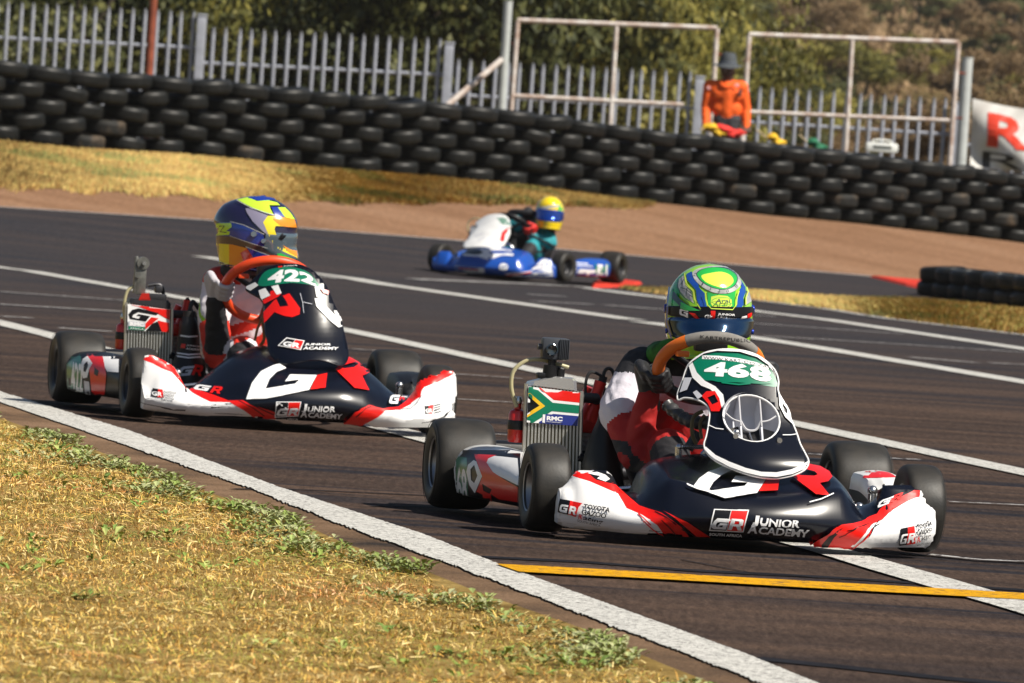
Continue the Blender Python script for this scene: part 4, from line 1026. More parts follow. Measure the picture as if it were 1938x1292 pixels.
    for i in range(41):
        x = -.67 + 1.34 * i / 40; q = abs(x) / .67; h = .205 - .05 * (1 - sstep((q - .35) / .25)); yb = 1.30 - .05 * q ** 2
        sec = [(yb - .09, .07), (yb - .095, h - .03), (yb - .07, h), (yb - .02, h - .005), (yb, h - .04), (yb + .005, .12), (yb - .01, .06), (yb - .05, .05)]
        if i in (0, 40): sec = [(yb - .05 + (a - yb + .05) * .5, .12 + (c - .12) * .6) for a, c in sec]
        rows.append([Vector((x, p.x, p.y)) for p in smoothpath([(a, c, 0) for a, c in sec], 2, True)])
    MB().grid(rows, cv=True).build('rear_bumper', cfg['bumper'], root)
    # nose fairing
    o = loft_nose(cfg['nose']).build('nose_fairing', cfg['nose_mats'], root); P['nose'] = o
    me = o.data
    for p in me.polygons:
        if len(me.materials) > 1 and (abs(p.center.x) > cfg['white_from'] or (abs(p.center.x) > cfg['white_from'] - .085 and p.center.z < .085)): p.material_index = 1
    # engine, kart's right-hand side
    ex, ey = -.30, .78
    b = MB(); b.box((ex, ey, .13), (.15, .20, .14), .02); b.box((ex - .0, ey + .02, .20), (.13, .15, .04), .008); b.tube([(ex - .08, ey, .13), (ex - .11, ey, .13)], .05, 18); b.build('engine_block', M_dsteel, root)
    b = MB()
    for k in range(6): b.box((ex - .005, ey - .02, .225 + k * .015), (.115 - .002 * k, .125, .006), .002)
    b.tube([(ex, ey - .02, .21), (ex, ey - .02, .31)], .040, 16); b.build('cylinder', M_alu, root)
    b = MB(); b.box((ex - .0, ey - .02, .325), (.12, .13, .035), .012); b.tube([(ex - .01, ey - .02, .335), (ex + .012, ey - .03, .40)], .020, 14)
    for sx_ in (-1, 1):
        for sy_ in (-1, 1): b.tube([(ex + sx_ * .045, ey - .02 + sy_ * .05, .33), (ex + sx_ * .045, ey - .02 + sy_ * .05, .352)], .009, 8)
    b.tube([(ex - .03, ey - .08, .30), (ex - .03, ey - .12, .30)], .018, 12); b.build('cylinder_head', M_redan, root)
    b = MB(); hd = R(*cfg['plug'][0], .66); b.tube(smoothpath([R(*q, .66) for q in cfg['plug']], 6), .0055, 8); b.tube([R(*cfg['plug'][1], .66), R(*cfg['plug'][1], .66) + Vector((-.008, 0, -.05))], .013, 10); b.tube(smoothpath([R(*q, .65) for q in cfg['plug2']], 6), .0045, 6); b.build('ignition_cable', M_rub, root)
    b = MB(); rh = [R(*q, .64) for q in cfg['redhead']]; b.tube(rh, [.030, .026, .017, .019][:len(rh)], 12); b.box(rh[0] + Vector((-.01, 0, -.012)), (.085, .05, .05), .012); b.build('spark_plug_cover', M_redan, root)
    b = MB(); b.tube(smoothpath([(ex - .06, ey + .02, .22), (ex - .10, ey + .16, .18), (ex - .02, ey + .36, .15), (ex + .20, ey + .44, .15)], 8), [.02] * 8 + [.028] * 8 + [.045] * 9, 16); b.build('exhaust', M_dsteel, root)
    b = MB()
    for q in range(10): b.lathe([(.017, 0), (.021, .003), (.017, .006)], Matrix.Translation(R(*cfg['spring'], .52) + Vector((0, 0, -.035 + q * .007))), 14)
    b.build('coil_spring', M_gold, root)
    b = MB(); b.box((ex + .07, ey - .13, .16), (.05, .06, .08), .01); b.tube([(ex + .07, ey - .16, .18), (ex + .07, ey - .24, .19)], .022, 14); b.build('carburettor', M_alu, root)
    # airbox (px centre line with radii in px)
    ab = cfg['airbox']; pts = [R(a, c, .50) for a, c, _ in ab]; rr = [q * fr_px(fr, .50) for _, _, q in ab]
    b = MB(); sp = smoothpath(pts, 5); rs = [rr[min(len(rr) - 2, i // 5)] + (rr[min(len(rr) - 1, i // 5 + 1)] - rr[min(len(rr) - 2, i // 5)]) * ((i % 5) / 5) for i in range(len(sp))]; rs[-1] = rr[-1]
    b.tube(sp, rs, 22); P['airbox'] = b.build('airbox', cfg.get('airbox_mat', M_black), root)
    b = MB(); b.tube([pts[0] + Vector((0, 0, -.006)), pts[0] + Vector((0, 0, .02))], rr[0] * 1.15, 16); b.tube(smoothpath([pts[0] + Vector((.0, .0, .02)), pts[0] + Vector((.012, .01, .055)), pts[0] + Vector((.04, .03, .03))], 5), rr[0] * .4, 8); b.build('airbox_neck', M_rub, root)
    # radiator: corners in px at plane y
    ry = .56; TL, TR, BR, BL = [R(*q, ry) for q in cfg['rad']]
    b = MB(); b.add([TL, TR, BR, BL, TL + Vector((0, .035, 0)), TR + Vector((0, .035, 0)), BR + Vector((0, .035, 0)), BL + Vector((0, .035, 0))], [(0, 1, 2, 3), (4, 7, 6, 5), (0, 4, 5, 1), (3, 2, 6, 7), (0, 3, 7, 4), (1, 5, 6, 2)]); rad = b.build('radiator', M_core, root, False)
    nf = 15; z0 = Vector((0, -.006, 0))
    fm = None
    for k in range(nf):
        t = (k + .5) / nf; a = TL.lerp(TR, t) + z0; c = BL.lerp(BR, t) + z0; d = (TR - TL).normalized() * .0028
        b = MB(); b.add([a - d, a + d, c + d, c - d, a - d - z0 * .9, a + d - z0 * .9, c + d - z0 * .9, c - d - z0 * .9], [(0, 3, 2, 1), (0, 1, 5, 4), (1, 2, 6, 5), (2, 3, 7, 6), (3, 0, 4, 7)])
        b.build('cooling_fin', M_fin, rad, False)
    b = MB(); b.tube([TL + Vector((-.006, .0, 0)), BL + Vector((-.006, 0, 0))], .006, 6); b.tube([TR + Vector((.006, .0, 0)), BR + Vector((.006, 0, 0))], .006, 6); b.build('radiator_side', M_fin, rad)
    tk = [R(*q, ry - .004) for q in cfg['tank']]; n = len(tk); tb = [p + Vector((0, .045, 0)) for p in tk]
    b = MB(); cc = sum(tk, Vector()) / n; b.add(tk + tb + [p.lerp(cc, .16) + Vector((0, -.006, 0)) for p in tk], [tuple(range(2 * n, 3 * n))] + [(i, (i + 1) % n, 2 * n + (i + 1) % n, 2 * n + i) for i in range(n)] + [(i, n + i, n + (i + 1) % n, (i + 1) % n) for i in range(n)] + [tuple(range(2 * n - 1, n - 1, -1))])
    b.build('radiator_tank', cfg.get('tank_mat', M_silver), rad, False)
    # sticker board on the radiator
    fl = [R(*q, ry - .012) for q in cfg['board']]; b = MB(); fb = [p + Vector((0, .006, 0)) for p in fl]
    rows = [[fl[0].lerp(fl[1], i / 8).lerp(fl[3].lerp(fl[2], i / 8), j / 6) for i in range(9)] for j in range(7)]; b.grid(rows); b.grid([[p + Vector((0, .005, 0)) for p in r_[::-1]] for r_ in rows]); P['board'] = b.build('radiator_screen', M_lwhite, root, False)
    # brackets, hoses, overflow bottle
    b = MB(); b.tube([TR + Vector((0, .02, -.02)), TR + Vector((.06, .05, -.02)), TR + Vector((.08, .12, -.05))], .016, 12); b.tube(smoothpath([BR.lerp(TR, .25), BR.lerp(TR, .2) + Vector((.07, .03, -.02)), BR + Vector((.1, .12, 0))], 5), .014, 10)
    b.tube([BL + Vector((0, .03, 0)), (-.40, .55, .06)], .008, 6); b.tube([BR + Vector((0, .03, 0)), (-.33, .62, .06)], .008, 6); b.build('water_hose', M_rub, root)
    b = MB(); b.tube(smoothpath([R(*q, ry + .03) for q in cfg['hose']], 8), .0062, 10); b.build('overflow_hose', M_hose, root)
    bt = R(*cfg['bottle'], ry + .04); b = MB().lathe([(.001, .060), (.010, .060), (.011, .042), (.022, .036), (.026, .026), (.026, -.050), (.022, -.058), (.001, -.058)], Matrix.Translation(bt), 24); bo = b.build('overflow_bottle', M_redp, root)
    b = MB().lathe([(.0265, .008), (.0272, .006), (.0272, -.018), (.0265, -.020)], Matrix.Translation(bt), 24); b.build('bottle_label', M_black, bo)
    b = MB().lathe([(.012, .058), (.013, .066), (.010, .078), (.001, .080)], Matrix.Translation(bt), 14); b.tube([bt + Vector((.02, 0, 0)), bt + Vector((.06, -.01, .01))], .007, 8); b.build('bottle_fitting', M_steel, bo)
    # steering wheel
    c, Rr, tilt, roll = cfg['sw']; ring = ring_pts(c, Rr, tilt, 64, roll); P['ring'] = ring
    st = bpy.data.objects.new('steering_wheel', None); COL.objects.link(st); st.parent = root
    g0 = cfg['grip']
    segs = [(i, (i + 1) % 64) for i in range(64)]
    def arc(name, a0, a1, r_, M_):
        i0, i1 = int(a0 / 360 * 64), int(a1 / 360 * 64); b_ = MB().tube([ring[i % 64] for i in range(i0, i1 + 1)], r_, 12); return b_.build(name, M_, st)
    P['rim_top'] = arc('rim_top', 90 - g0, 90 + g0, .0185, cfg['sw_top']); arc('rim_grip', 90 + g0, 214, .0190, cfg['sw_grip']); arc('rim_grip', -34, 90 - g0, .0190, cfg['sw_grip']); arc('rim_bottom', 214, 326, .0180, cfg.get('sw_bot', M_black))
    cc = Vector(c); nrm = (ring[0] - cc).cross(ring[16] - cc).normalized()
    if nrm.y > 0: nrm = -nrm
    hub = cc + nrm * .03; b = MB()
    for k in (4, 28, 48): b.tube([ring[k], ring[k].lerp(hub, .5) + nrm * .004, hub], [.009, .011, .014], 8)
    b.tube([hub - nrm * -.01, hub - nrm * .012], .035, 18); b.build('spokes', M_black, st)
    b = MB().tube([hub, Vector((0, -.08, .13))], .011, 10); b.build('steering_column', M_steel, root)
    for s_ in (-1, 1): pass
    tp = ring[cfg.get('button', 26)]; b = MB().box(tp + Vector((.03, -.02, -.012)), (.04, .022, .018), .005); b.build('grip_clip', cfg['sw_grip'], st)
    MB().box(tuple(cc + Vector((0, 0, .075)) + nrm * .0), (.10, .03, .05), .008).build('lap_timer', M_black, st)
    return P
def fr_px(fr, y):
    a = fr.L(1000, 800, y); b = fr.L(1001, 800, y); return (a - b).length

def panel_surface(fr, fn, px, py):
    o, d = fr.ray(px, py); y = -.1
    for _ in range(14):
        p = o + d * ((y - o.y) / d.y); y = fn(p.x, p.z)
    return o + d * ((y - o.y) / d.y)
def front_panel(fr, root, outline, holes, fn, material, thick=.004, trim=None, trim_r=.006):
    bm = tri2d([[outline] + holes]); gridcut(bm, 9); bm.verts.index_update()
    V = [panel_surface(fr, fn, v.co.x, v.co.y) for v in bm.verts]; F = [tuple(v.index for v in f.verts) for f in bm.faces]; bm.free()
    me = bpy.data.meshes.new('front_panel'); me.from_pydata([tuple(v) for v in V], [], F)
    o = obj_me('front_panel', me, material, root); md = o.modifiers.new('thickness', 'SOLIDIFY'); md.thickness = thick; md.offset = 0
    bm = bmesh.new(); bm.from_mesh(me); bmesh.ops.remove_doubles(bm, verts=bm.verts, dist=1e-5); bmesh.ops.recalc_face_normals(bm, faces=bm.faces); bm.to_mesh(me); bm.free(); me.shade_smooth()
    if trim:
        def dens(l): 
            out = []
            for a, b in zip(l, l[1:] + l[:1]):
                n = max(1, int(math.hypot(a[0] - b[0], a[1] - b[1]) / 8)); out += [(a[0] + (b[0] - a[0]) * k / n, a[1] + (b[1] - a[1]) * k / n) for k in range(n)]
            return out
        b = MB()
        for l in [outline] + holes: b.tube([panel_surface(fr, fn, *q) for q in dens(l)], trim_r, 8, closed=True)
        b.build('panel_edge', trim, o)
    return o
# ------------------------------------------------------------------ kart 468 (right, nearest)
NOSE_A = {
 0.0: [(-.36, .035), (-.40, .075), (-.372, .132), (-.30, .172), (-.20, .217), (-.10, .25), (-.02, .26)],
 .15: [(-.35, .035), (-.385, .08), (-.345, .152), (-.28, .185), (-.19, .216), (-.10, .238), (-.02, .245)],
 .25: [(-.335, .034), (-.36, .08), (-.31, .170), (-.25, .192), (-.18, .210), (-.10, .224), (-.03, .226)],
 .295: [(-.325, .033), (-.345, .07), (-.295, .13), (-.24, .162), (-.18, .180), (-.11, .192), (-.04, .190)],
 .33: [(-.315, .033), (-.33, .065), (-.285, .103), (-.235, .120), (-.18, .128), (-.12, .128), (-.06, .122)],
 .375: [(-.295, .033), (-.31, .065), (-.265, .112), (-.23, .132), (-.20, .140), (-.16, .140), (-.14, .115)],
 .415: [(-.275, .034), (-.293, .07), (-.250, .135), (-.215, .172), (-.20, .186), (-.17, .189), (-.145, .15)],
 .50: [(-.235, .035), (-.252, .07), (-.225, .130), (-.205, .165), (-.19, .184), (-.17, .187), (-.15, .15)],
 .522: [(-.22, .036), (-.236, .07), (-.215, .115), (-.198, .14), (-.188, .160), (-.17, .164), (-.155, .13)],
 .537: [(-.21, .038), (-.226, .07), (-.215, .118), (-.195, .134), (-.185, .140), (-.168, .140), (-.155, .11)],
 .554: [(-.20, .045), (-.212, .07), (-.205, .112), (-.19, .128), (-.18, .132), (-.165, .130), (-.155, .10)]}
F1 = Frame(1380, 1031, 11)
R1 = F1.root('racing_kart', 'black white and red racing kart number 468 with flag sticker on its radiator', 'kart', 'racing karts on the track')
CF1 = dict(pod=M_bwhite, bumper=M_black, nose=NOSE_A, nose_mats=[M_navy, M_bwhite], white_from=.40,
    plug=[(1150, 800), (1142, 712), (1158, 700), (1172, 745), (1192, 800)], plug2=[(1112, 790), (1108, 730), (1118, 704), (1140, 712)], spring=(1245, 905), redhead=[(1112, 796), (1122, 768), (1130, 742), (1137, 722)],
    airbox=[(1148, 778, 11), (1148, 800, 19), (1144, 835, 30), (1140, 880, 38), (1140, 935, 42)],
    rad=[(1000, 726), (1097, 740), (1093, 905), (994, 885)], tank=[(999, 730), (1003, 722), (1047, 712), (1087, 715), (1091, 720), (1092, 741)],
    board=[(1000, 731), (1098, 743), (1093, 806), (997, 799)], hose=[(1076, 695), (1052, 688), (1022, 680), (995, 683), (972, 702), (968, 735), (978, 770)], bottle=(978, 800),
    sw=((-.052, .19, .494), .150, math.radians(50), .06), grip=42, sw_top=mat('grey_suede_grip', (.20, .19, .175), .9, noise=.15, nscale=60), sw_grip=mat('orange_grip', (.75, .16, .01), .5), button=27)
P1 = build_kart(F1, R1, CF1)
OUT1 = curve2([(1377, 661), (1407, 664), (1433, 672.5), (1455, 688), (1468, 704), (1473, 722), (1472, 738), (1478, 754), (1488, 769), (1494, 781), (1496, 792), (1502, 806), (1509, 824), (1514, 840), (1524, 859), (1530, 874), (1522, 889), (1498, 900), (1468, 905), (1440, 903), (1411, 896), (1381, 885), (1355, 872), (1338, 857), (1332.6, 842), (1337, 826), (1341, 805), (1343.4, 783), (1340, 770), (1329, 761), (1314, 755), (1295, 753), (1284, 757), (1283, 744), (1292, 720), (1300, 696), (1310, 683), (1331, 669), (1353, 663)], 3)
HOLE1 = curve2([(1422 + 53.5 * math.cos(a), 792 + 44 * math.sin(a) + 7 * math.cos(a)) for a in [k * math.pi / 8 for k in range(16)]], 2)
fn1 = lambda x, z: -.27 + .62 * (z - .21) + (1.0 if x > .03 else 2.0) * (x - .03) ** 2 + (.5 * (x + .06) ** 2 if x < -.06 else 0) - .045 * math.exp(-((z - .25) / .07) ** 2)
M_trimw = mat('white_edge_trim', (.80, .80, .79), .35)
pan1 = front_panel(F1, R1, OUT1, [HOLE1], fn1, M_navy, .005, M_trimw, .0034)
hc1 = panel_surface(F1, fn1, 1422, 792)
# moulded vent bowl behind the opening
Mh = Matrix.Translation(hc1 + Vector((0, .044, -.024))) @ Matrix.Rotation(math.radians(90 - 32), 4, 'X')
M_grey = mat('grey_moulded_plastic', (.52, .53, .58), .35, coat=.2)
b = MB().lathe([(.086, .050), (.080, .03), (.070, -.012), (.050, -.030), (.001, -.034)], Mh, 44); b.build('vent_bowl', M_grey, pan1)
b = MB()
for x_, t_ in ((-.032, .075), (.030, .072)):
    b.add([Mh @ Vector(q) for q in ((x_ - .002, -t_, .046), (x_ - .002, t_, .046), (x_ - .002, t_ * .8, -.02), (x_ - .002, -t_ * .8, -.02), (x_ + .003, -t_, .046), (x_ + .003, t_, .046), (x_ + .003, t_ * .8, -.02), (x_ + .003, -t_ * .8, -.02))], [(0, 1, 2, 3), (7, 6, 5, 4), (0, 4, 5, 1), (3, 2, 6, 7)])
b.build('vent_vane', M_grey, pan1, False)
b = MB()
for x_, t_ in ((-.032, .074), (.030, .071)): b.tube([Mh @ Vector((x_, -t_ * .35, .047)), Mh @ Vector((x_, t_, .047))], .0024, 6)
b.tube(smoothpath([Mh @ Vector(q) for q in ((-.032, -.010, .047), (-.016, -.030, .036), (.002, -.034, .034), (.018, -.028, .036), (.030, -.006, .047))], 6), .0036, 6)
b.tube(smoothpath([Mh @ Vector(q) for q in ((-.075, .012, .047), (-.055, -.006, .047), (-.032, -.014, .047))], 5), .0026, 6); b.tube(smoothpath([Mh @ Vector(q) for q in ((.075, .012, .047), (.052, -.004, .047), (.030, -.010, .047))], 5), .0026, 6)
b.build('vent_edge', mat('pale_grey_edge', (.50, .50, .52), .35), pan1)
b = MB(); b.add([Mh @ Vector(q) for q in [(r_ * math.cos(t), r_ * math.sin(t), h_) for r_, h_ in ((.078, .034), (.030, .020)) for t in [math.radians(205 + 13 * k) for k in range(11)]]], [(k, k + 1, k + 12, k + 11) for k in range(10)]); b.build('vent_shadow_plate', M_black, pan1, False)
b = MB(); b.tube([Mh @ Vector((-.006, -.03, .03)), Mh @ Vector((.002, -.076, .04))], .0028, 6); b.ball(Mh @ Vector((-.048, -.052, .05)), .010, 10); b.ball(Mh @ Vector((-.044, -.066, .052)), .008, 8); b.build('cable_tie', M_steel, pan1)
b = MB()
for q in ((1391, 825), (1474, 833)): c_ = panel_surface(F1, fn1, *q); b.tube([c_ + Vector((0, -.012, 0)), c_ + Vector((0, .01, 0))], .008, 10)
b.build('panel_bolt', M_steel, pan1)

L = Livery(F1, [P1['nose']], P1['nose'], 7)
Wt, Rd, Bk = 'white_livery', 'red_livery', 'black_livery'
L.poly(Wt, M_lwhite, [(1264, 1034), (1180, 1030), (1100, 1022), (1020, 1000), (1020, 880), (1060, 880), (1072, 897), (1116, 910), (1144, 922), (1169, 933), (1186, 961), (1217, 974), (1244, 992), (1264, 1014)])
L.poly(Rd, M_bred, [(1072, 897), (1072, 888), (1084, 886), (1104, 888), (1128, 904), (1161, 914), (1186, 937), (1210, 957), (1252, 970), (1272, 984), (1289, 996), (1307, 1018), (1262, 1018), (1244, 993), (1217, 975), (1186, 962), (1169, 934), (1144, 923), (1116, 911)])
L.poly(Rd, M_bred, [(1255, 966), (1305, 990), (1349, 1019), (1322, 1018), (1300, 999), (1276, 979)])
L.poly(Bk, M_lblack, [(1104, 888), (1130, 884), (1152, 893), (1168, 908), (1164, 917), (1128, 908)])
L.poly(Wt, M_lwhite, [(1112, 896), (1130, 894), (1146, 899), (1154, 907), (1146, 912), (1130, 906), (1136, 901), (1124, 899)])
for q in ([(1240, 968), (1262, 979), (1280, 992)], [(1252, 984), (1268, 998), (1280, 1012)], [(1290, 1000), (1310, 1010), (1322, 1018)]): L.line(Bk, M_lblack, q, 1.8)
for q in ([(1218, 985), (1236, 1001), (1256, 1014)], [(1208, 973), (1232, 992)]): L.line(Rd, M_bred, q, 2.2)
L.poly(Bk, M_lblack, [(1061, 944), (1079, 948), (1076, 973), (1058, 969)]); L.poly(Rd, M_bred, [(1079, 948), (1103, 953), (1096, 960), (1091, 977), (1076, 973)])
L.glyph(Wt, M_lwhite, GG, (1060, 967.5), (15, 3), (1, -14)); L.glyph(Wt, M_lwhite, GR_, (1077, 971.5), (14, 3), (1, -14))
BL_ = 'black_lettering'
L.text(BL_, M_lblack, 'TOYOTA', (1104, 963), (50, 8), (2, -8.5), .03); L.text(BL_, M_lblack, 'GAZOO', (1101, 972.5), (46, 8), (2, -7.5), .03); L.text(Rd, M_bred, 'R', (1096, 980), (7, 1), (1, -8)); L.text(BL_, M_lblack, 'acing', (1104, 983), (37, 7), (2, -7.5)); L.text(BL_, M_lblack, 'SOUTH AFRICA', (1094, 985), (43, 9), (.5, -4), .0)
# centre
L.poly(Wt, M_lwhite, [(1351, 964.5), (1417, 966.6), (1407, 1003.6), (1341.6, 1000.6)]); L.poly(Bk, M_lblack, [(1353, 966.5), (1383, 967.6), (1374.6, 1000.6), (1344.4, 999)]); L.poly(Rd, M_bred, [(1384.2, 967.6), (1414.4, 968.6), (1405.2, 1001.6), (1375.8, 1000.6)])
L.glyph(Wt, M_lwhite, GG, (1346, 997), (30, 1.4), (3, -16)); L.glyph(Wt, M_lwhite, GR_, (1377, 998.6), (27, 1.4), (3.5, -17))
WL = 'white_lettering'
L.text(WL, M_lwhite, 'SOUTH AFRICA', (1342, 1009), (62, 3), (.8, -5)); L.text(WL, M_lwhite, 'J', (1420.5, 993), (13, .6), (3, -16), .03); L.text(WL, M_lwhite, 'UNIOR', (1436, 992.5), (75, 4), (2.5, -11), .03)
L.text(WL, M_lwhite, 'A', (1414, 1004), (18, .8), (3, -16), .03); L.text(WL, M_lwhite, 'CADEMY', (1434, 1005), (94, 7), (2.5, -11.5), .03)
L.poly(Wt, M_lwhite, [(1311, 925), (1322, 911), (1339, 899), (1367, 888), (1389, 893), (1364, 905), (1349, 918), (1341, 931), (1345, 933), (1408, 925), (1414, 918.5), (1383, 917.5), (1391, 906), (1452, 907), (1432, 938), (1371, 946.5)])
L.poly(Rd, M_bred, [(1453.5, 907.4), (1475, 907.4), (1471.3, 933.4), (1435, 935)])
L.poly(Rd, M_bred, [[(1494, 903.5), (1505, 897), (1518, 892), (1530, 884), (1550.5, 888), (1568, 898), (1574, 908), (1566, 917), (1551, 920), (1567, 940), (1543, 940), (1518, 922)], [(1502, 901.5), (1523, 893.5), (1541, 898.5), (1546, 904), (1540, 906.5), (1515, 905.5)]])
L.line(Wt, M_lwhite, [(1299, 920), (1320, 929), (1343, 935)], 1.6); L.line(Wt, M_lwhite, [(1530, 954), (1552, 948), (1575, 937)], 2.0)
# right-hand end
L.poly(Wt, M_lwhite, [(1600, 1044), (1604, 1031), (1627, 1012.6), (1650, 995), (1669, 988), (1687, 968), (1711, 953), (1735, 943), (1736, 930), (1760, 935), (1785, 965), (1785, 1060), (1600, 1052)])
L.poly(Bk, M_navy, [(1660, 975), (1668, 925), (1742, 925), (1736, 934), (1699, 948), (1680, 965), (1670, 985)])
L.poly(Rd, M_bred, [(1524, 1031), (1548, 1015), (1563, 1007.7), (1580, 995.3), (1625, 990), (1657, 978), (1672, 963), (1699, 946), (1727, 932), (1738, 933), (1735, 943), (1711.5, 953), (1687, 968), (1669, 988), (1650, 995), (1627, 1013), (1600, 1040), (1540, 1040)])
L.poly(Bk, M_lblack, [(1545, 1034), (1566, 1010), (1592, 997), (1576, 1012), (1562, 1034)])
for q in ([(1600, 1003), (1640, 996)], [(1585, 1012), (1612, 1002)], [(1630, 1016), (1648, 1002), (1662, 996)], [(1660, 990), (1640, 1012)]): L.line(Bk, M_lblack, q, 1.3)
for q in ([(1608, 1034), (1630, 1018), (1646, 1004)], [(1686, 966), (1700, 958), (1716, 950)]): L.line(Rd, M_bred, q, 1.8)
L.glyph(Wt, M_lwhite, GG, (1661, 969), (20, -11), (7, -14)); L.glyph(Rd, M_bred, GR_, (1681, 957), (20, -8), (6, -13))
L.poly(Bk, M_lblack, [(1699, 1003), (1712, 1000), (1711, 1024), (1697, 1026)]); L.poly(Rd, M_bred, [(1712, 1000), (1724, 997), (1727, 1022), (1711, 1024)])
L.glyph(Wt, M_lwhite, GG, (1698, 1023), (13, -2), (.8, -13)); L.glyph(Wt, M_lwhite, GR_, (1712, 1021), (13, -2), (.8, -13))
L.text(BL_, M_lblack, 'TOYOTA', (1728, 1003), (29, -8), (0, -7)); L.text(BL_, M_lblack, 'GAZOO', (1728, 1011), (28, -7), (0, -6)); L.text(Rd, M_bred, 'R', (1730, 1020), (5, -1), (0, -7)); L.text(BL_, M_lblack, 'acing', (1736, 1018), (17, -4), (0, -6)); L.text(BL_, M_lblack, 'SOUTH AFRICA', (1729, 1026), (27, -4), (0, -3), 0)
L.done()
# front panel livery
L = Livery(F1, [pan1], pan1, 7)
L.lay = 3.2
L.poly('green_number_panel', M_lgreen, curve2([(1313, 686), (1334, 672), (1358, 667), (1400, 669), (1432, 679), (1452, 693), (1464, 709), (1470, 732), (1440, 729), (1400, 724), (1350, 721), (1331, 719), (1320, 705)], 3))
L.poly(Wt, M_lwhite, [(1330, 673), (1360, 674), (1400, 679), (1430, 686), (1456, 695), (1453, 700), (1426, 692), (1398, 686), (1360, 681), (1329, 680)])
L.text(BL_, M_lblack, 'WWW.KART', (1332, 680), (70, 6.5), (0, -5.2), .0, 1.1); L.text(BL_, M_lblack, '.CO.ZA', (1404, 687), (47, 11), (.8, -5.2), .0, 1.1)
L.text('white_number', M_lwhite, '4', (1332, 712), (43, 2), (4, -27), .05); L.text('white_number', M_lwhite, '6', (1376, 714.5), (41, 3), (2, -27), .05); L.text('white_number', M_lwhite, '8', (1419, 718.5), (40, 7.5), (-1.5, -27), .05)
L.poly('scuff', M_lgreen, [(1342, 720), (1362, 716), (1392, 718), (1425, 721), (1462, 727), (1440, 728), (1395, 725), (1360, 724)]); L.line('scuff', M_lgreen, [(1366, 725), (1398, 729), (1420, 727)], 3)
L.poly(Wt, M_lwhite, [(1305, 694), (1312, 687), (1320, 706), (1335, 722), (1355, 733), (1369, 748), (1373, 772), (1367, 774), (1360, 752), (1345, 738), (1328, 731), (1312, 716)])
L.poly(Rd, M_bred, [[(1329, 751), (1338, 742), (1354, 741.5), (1362, 755), (1366, 772), (1362, 780), (1347, 780), (1341, 765)], [(1340, 754), (1353, 748), (1360, 762), (1349, 767)]])
L.poly('grey_livery', M_grey, [(1288, 744), (1297, 716), (1311, 716), (1302, 739)]); L.poly('grey_livery', M_grey, [(1313, 744), (1320, 740), (1331, 751), (1322, 757)])
L.line(Wt, M_lwhite, [(1343, 807), (1355, 813), (1370, 815)], 1.6)
L.poly(Wt, M_lwhite, [[(1472, 744), (1479, 750), (1492, 778), (1494, 790), (1500, 806), (1485, 792), (1474, 770)], [(1478, 762), (1488, 776), (1489, 786), (1482, 780)]])
L.line(Wt, M_lwhite, [(1480, 826), (1495, 826), (1507, 824)], 1.6)
L.poly('trim_band', M_lwhite, [(1335, 856), (1355, 871), (1381, 884), (1411, 894.5), (1440, 901), (1468, 902.5), (1498, 897), (1520, 888), (1527, 875), (1519, 880), (1496, 889), (1468, 894), (1440, 893), (1411, 886), (1381, 875), (1355, 863), (1337, 848)])
L.poly('trim_band', M_lwhite, [(1353, 664), (1377, 662), (1407, 665), (1433, 674), (1454, 689), (1463, 706), (1452, 692), (1432, 678), (1400, 668), (1358, 666), (1334, 671), (1312, 686), (1303, 698), (1311, 684), (1331, 670)])
L.done()
L = Livery(F1, [P1['rim_top']], P1['rim_top'].parent, 6); L.text('black_lettering', M_lblack, 'KARTREPUBLIC', (1326, 640), (94, 8), (0, -6), .0, 1.1); L.done()
L = Livery(F1, [P1['pod_l']], P1['pod_l'], 6, .05)
L.poly('black_livery', M_lblack, [(840, 840), (985, 845), (985, 990), (840, 990)])
L.poly('green_number_panel', M_lgreen, [(852, 862), (884, 866), (888, 962), (862, 962), (848, 910)])
L.text('white_number', M_lwhite, '468', (857, 949), (29, 8), (-3, -70), .03)
L.poly(Wt, M_lwhite, [(906, 866), (925, 862), (980, 868), (985, 920), (950, 903), (930, 892)])
L.poly(Rd, M_bred, [[(898, 860), (940, 862), (925, 868), (922, 876), (934, 893), (952, 905), (985, 924), (985, 950), (945, 944), (930, 934), (934, 968), (922, 962), (914, 935), (903, 930), (914, 902)], [(914, 915), (932, 926), (928, 934), (916, 928)]])
L.poly(Wt, M_lwhite, [[(884, 893), (887, 880), (898, 871), (903, 874), (914, 901), (900, 933), (890, 918)], [(892, 888), (899, 880), (905, 900), (899, 914), (893, 908)]])
L.text('white_lettering', M_lwhite, 'GR', (894, 965), (16, 4), (-1, -9)); L.text('white_lettering', M_lwhite, 'JUNIOR', (898, 955), (13, 3), (0, -4), 0)
L.done()
L = Livery(F1, [P1['pod_r']], P1['pod_r'], 6, .05); L.poly(Rd, M_bred, [(1633, 905), (1640, 886), (1720, 886), (1700, 903)]); L.done()
L = Livery(F1, [P1['board']], P1['board'], 12)
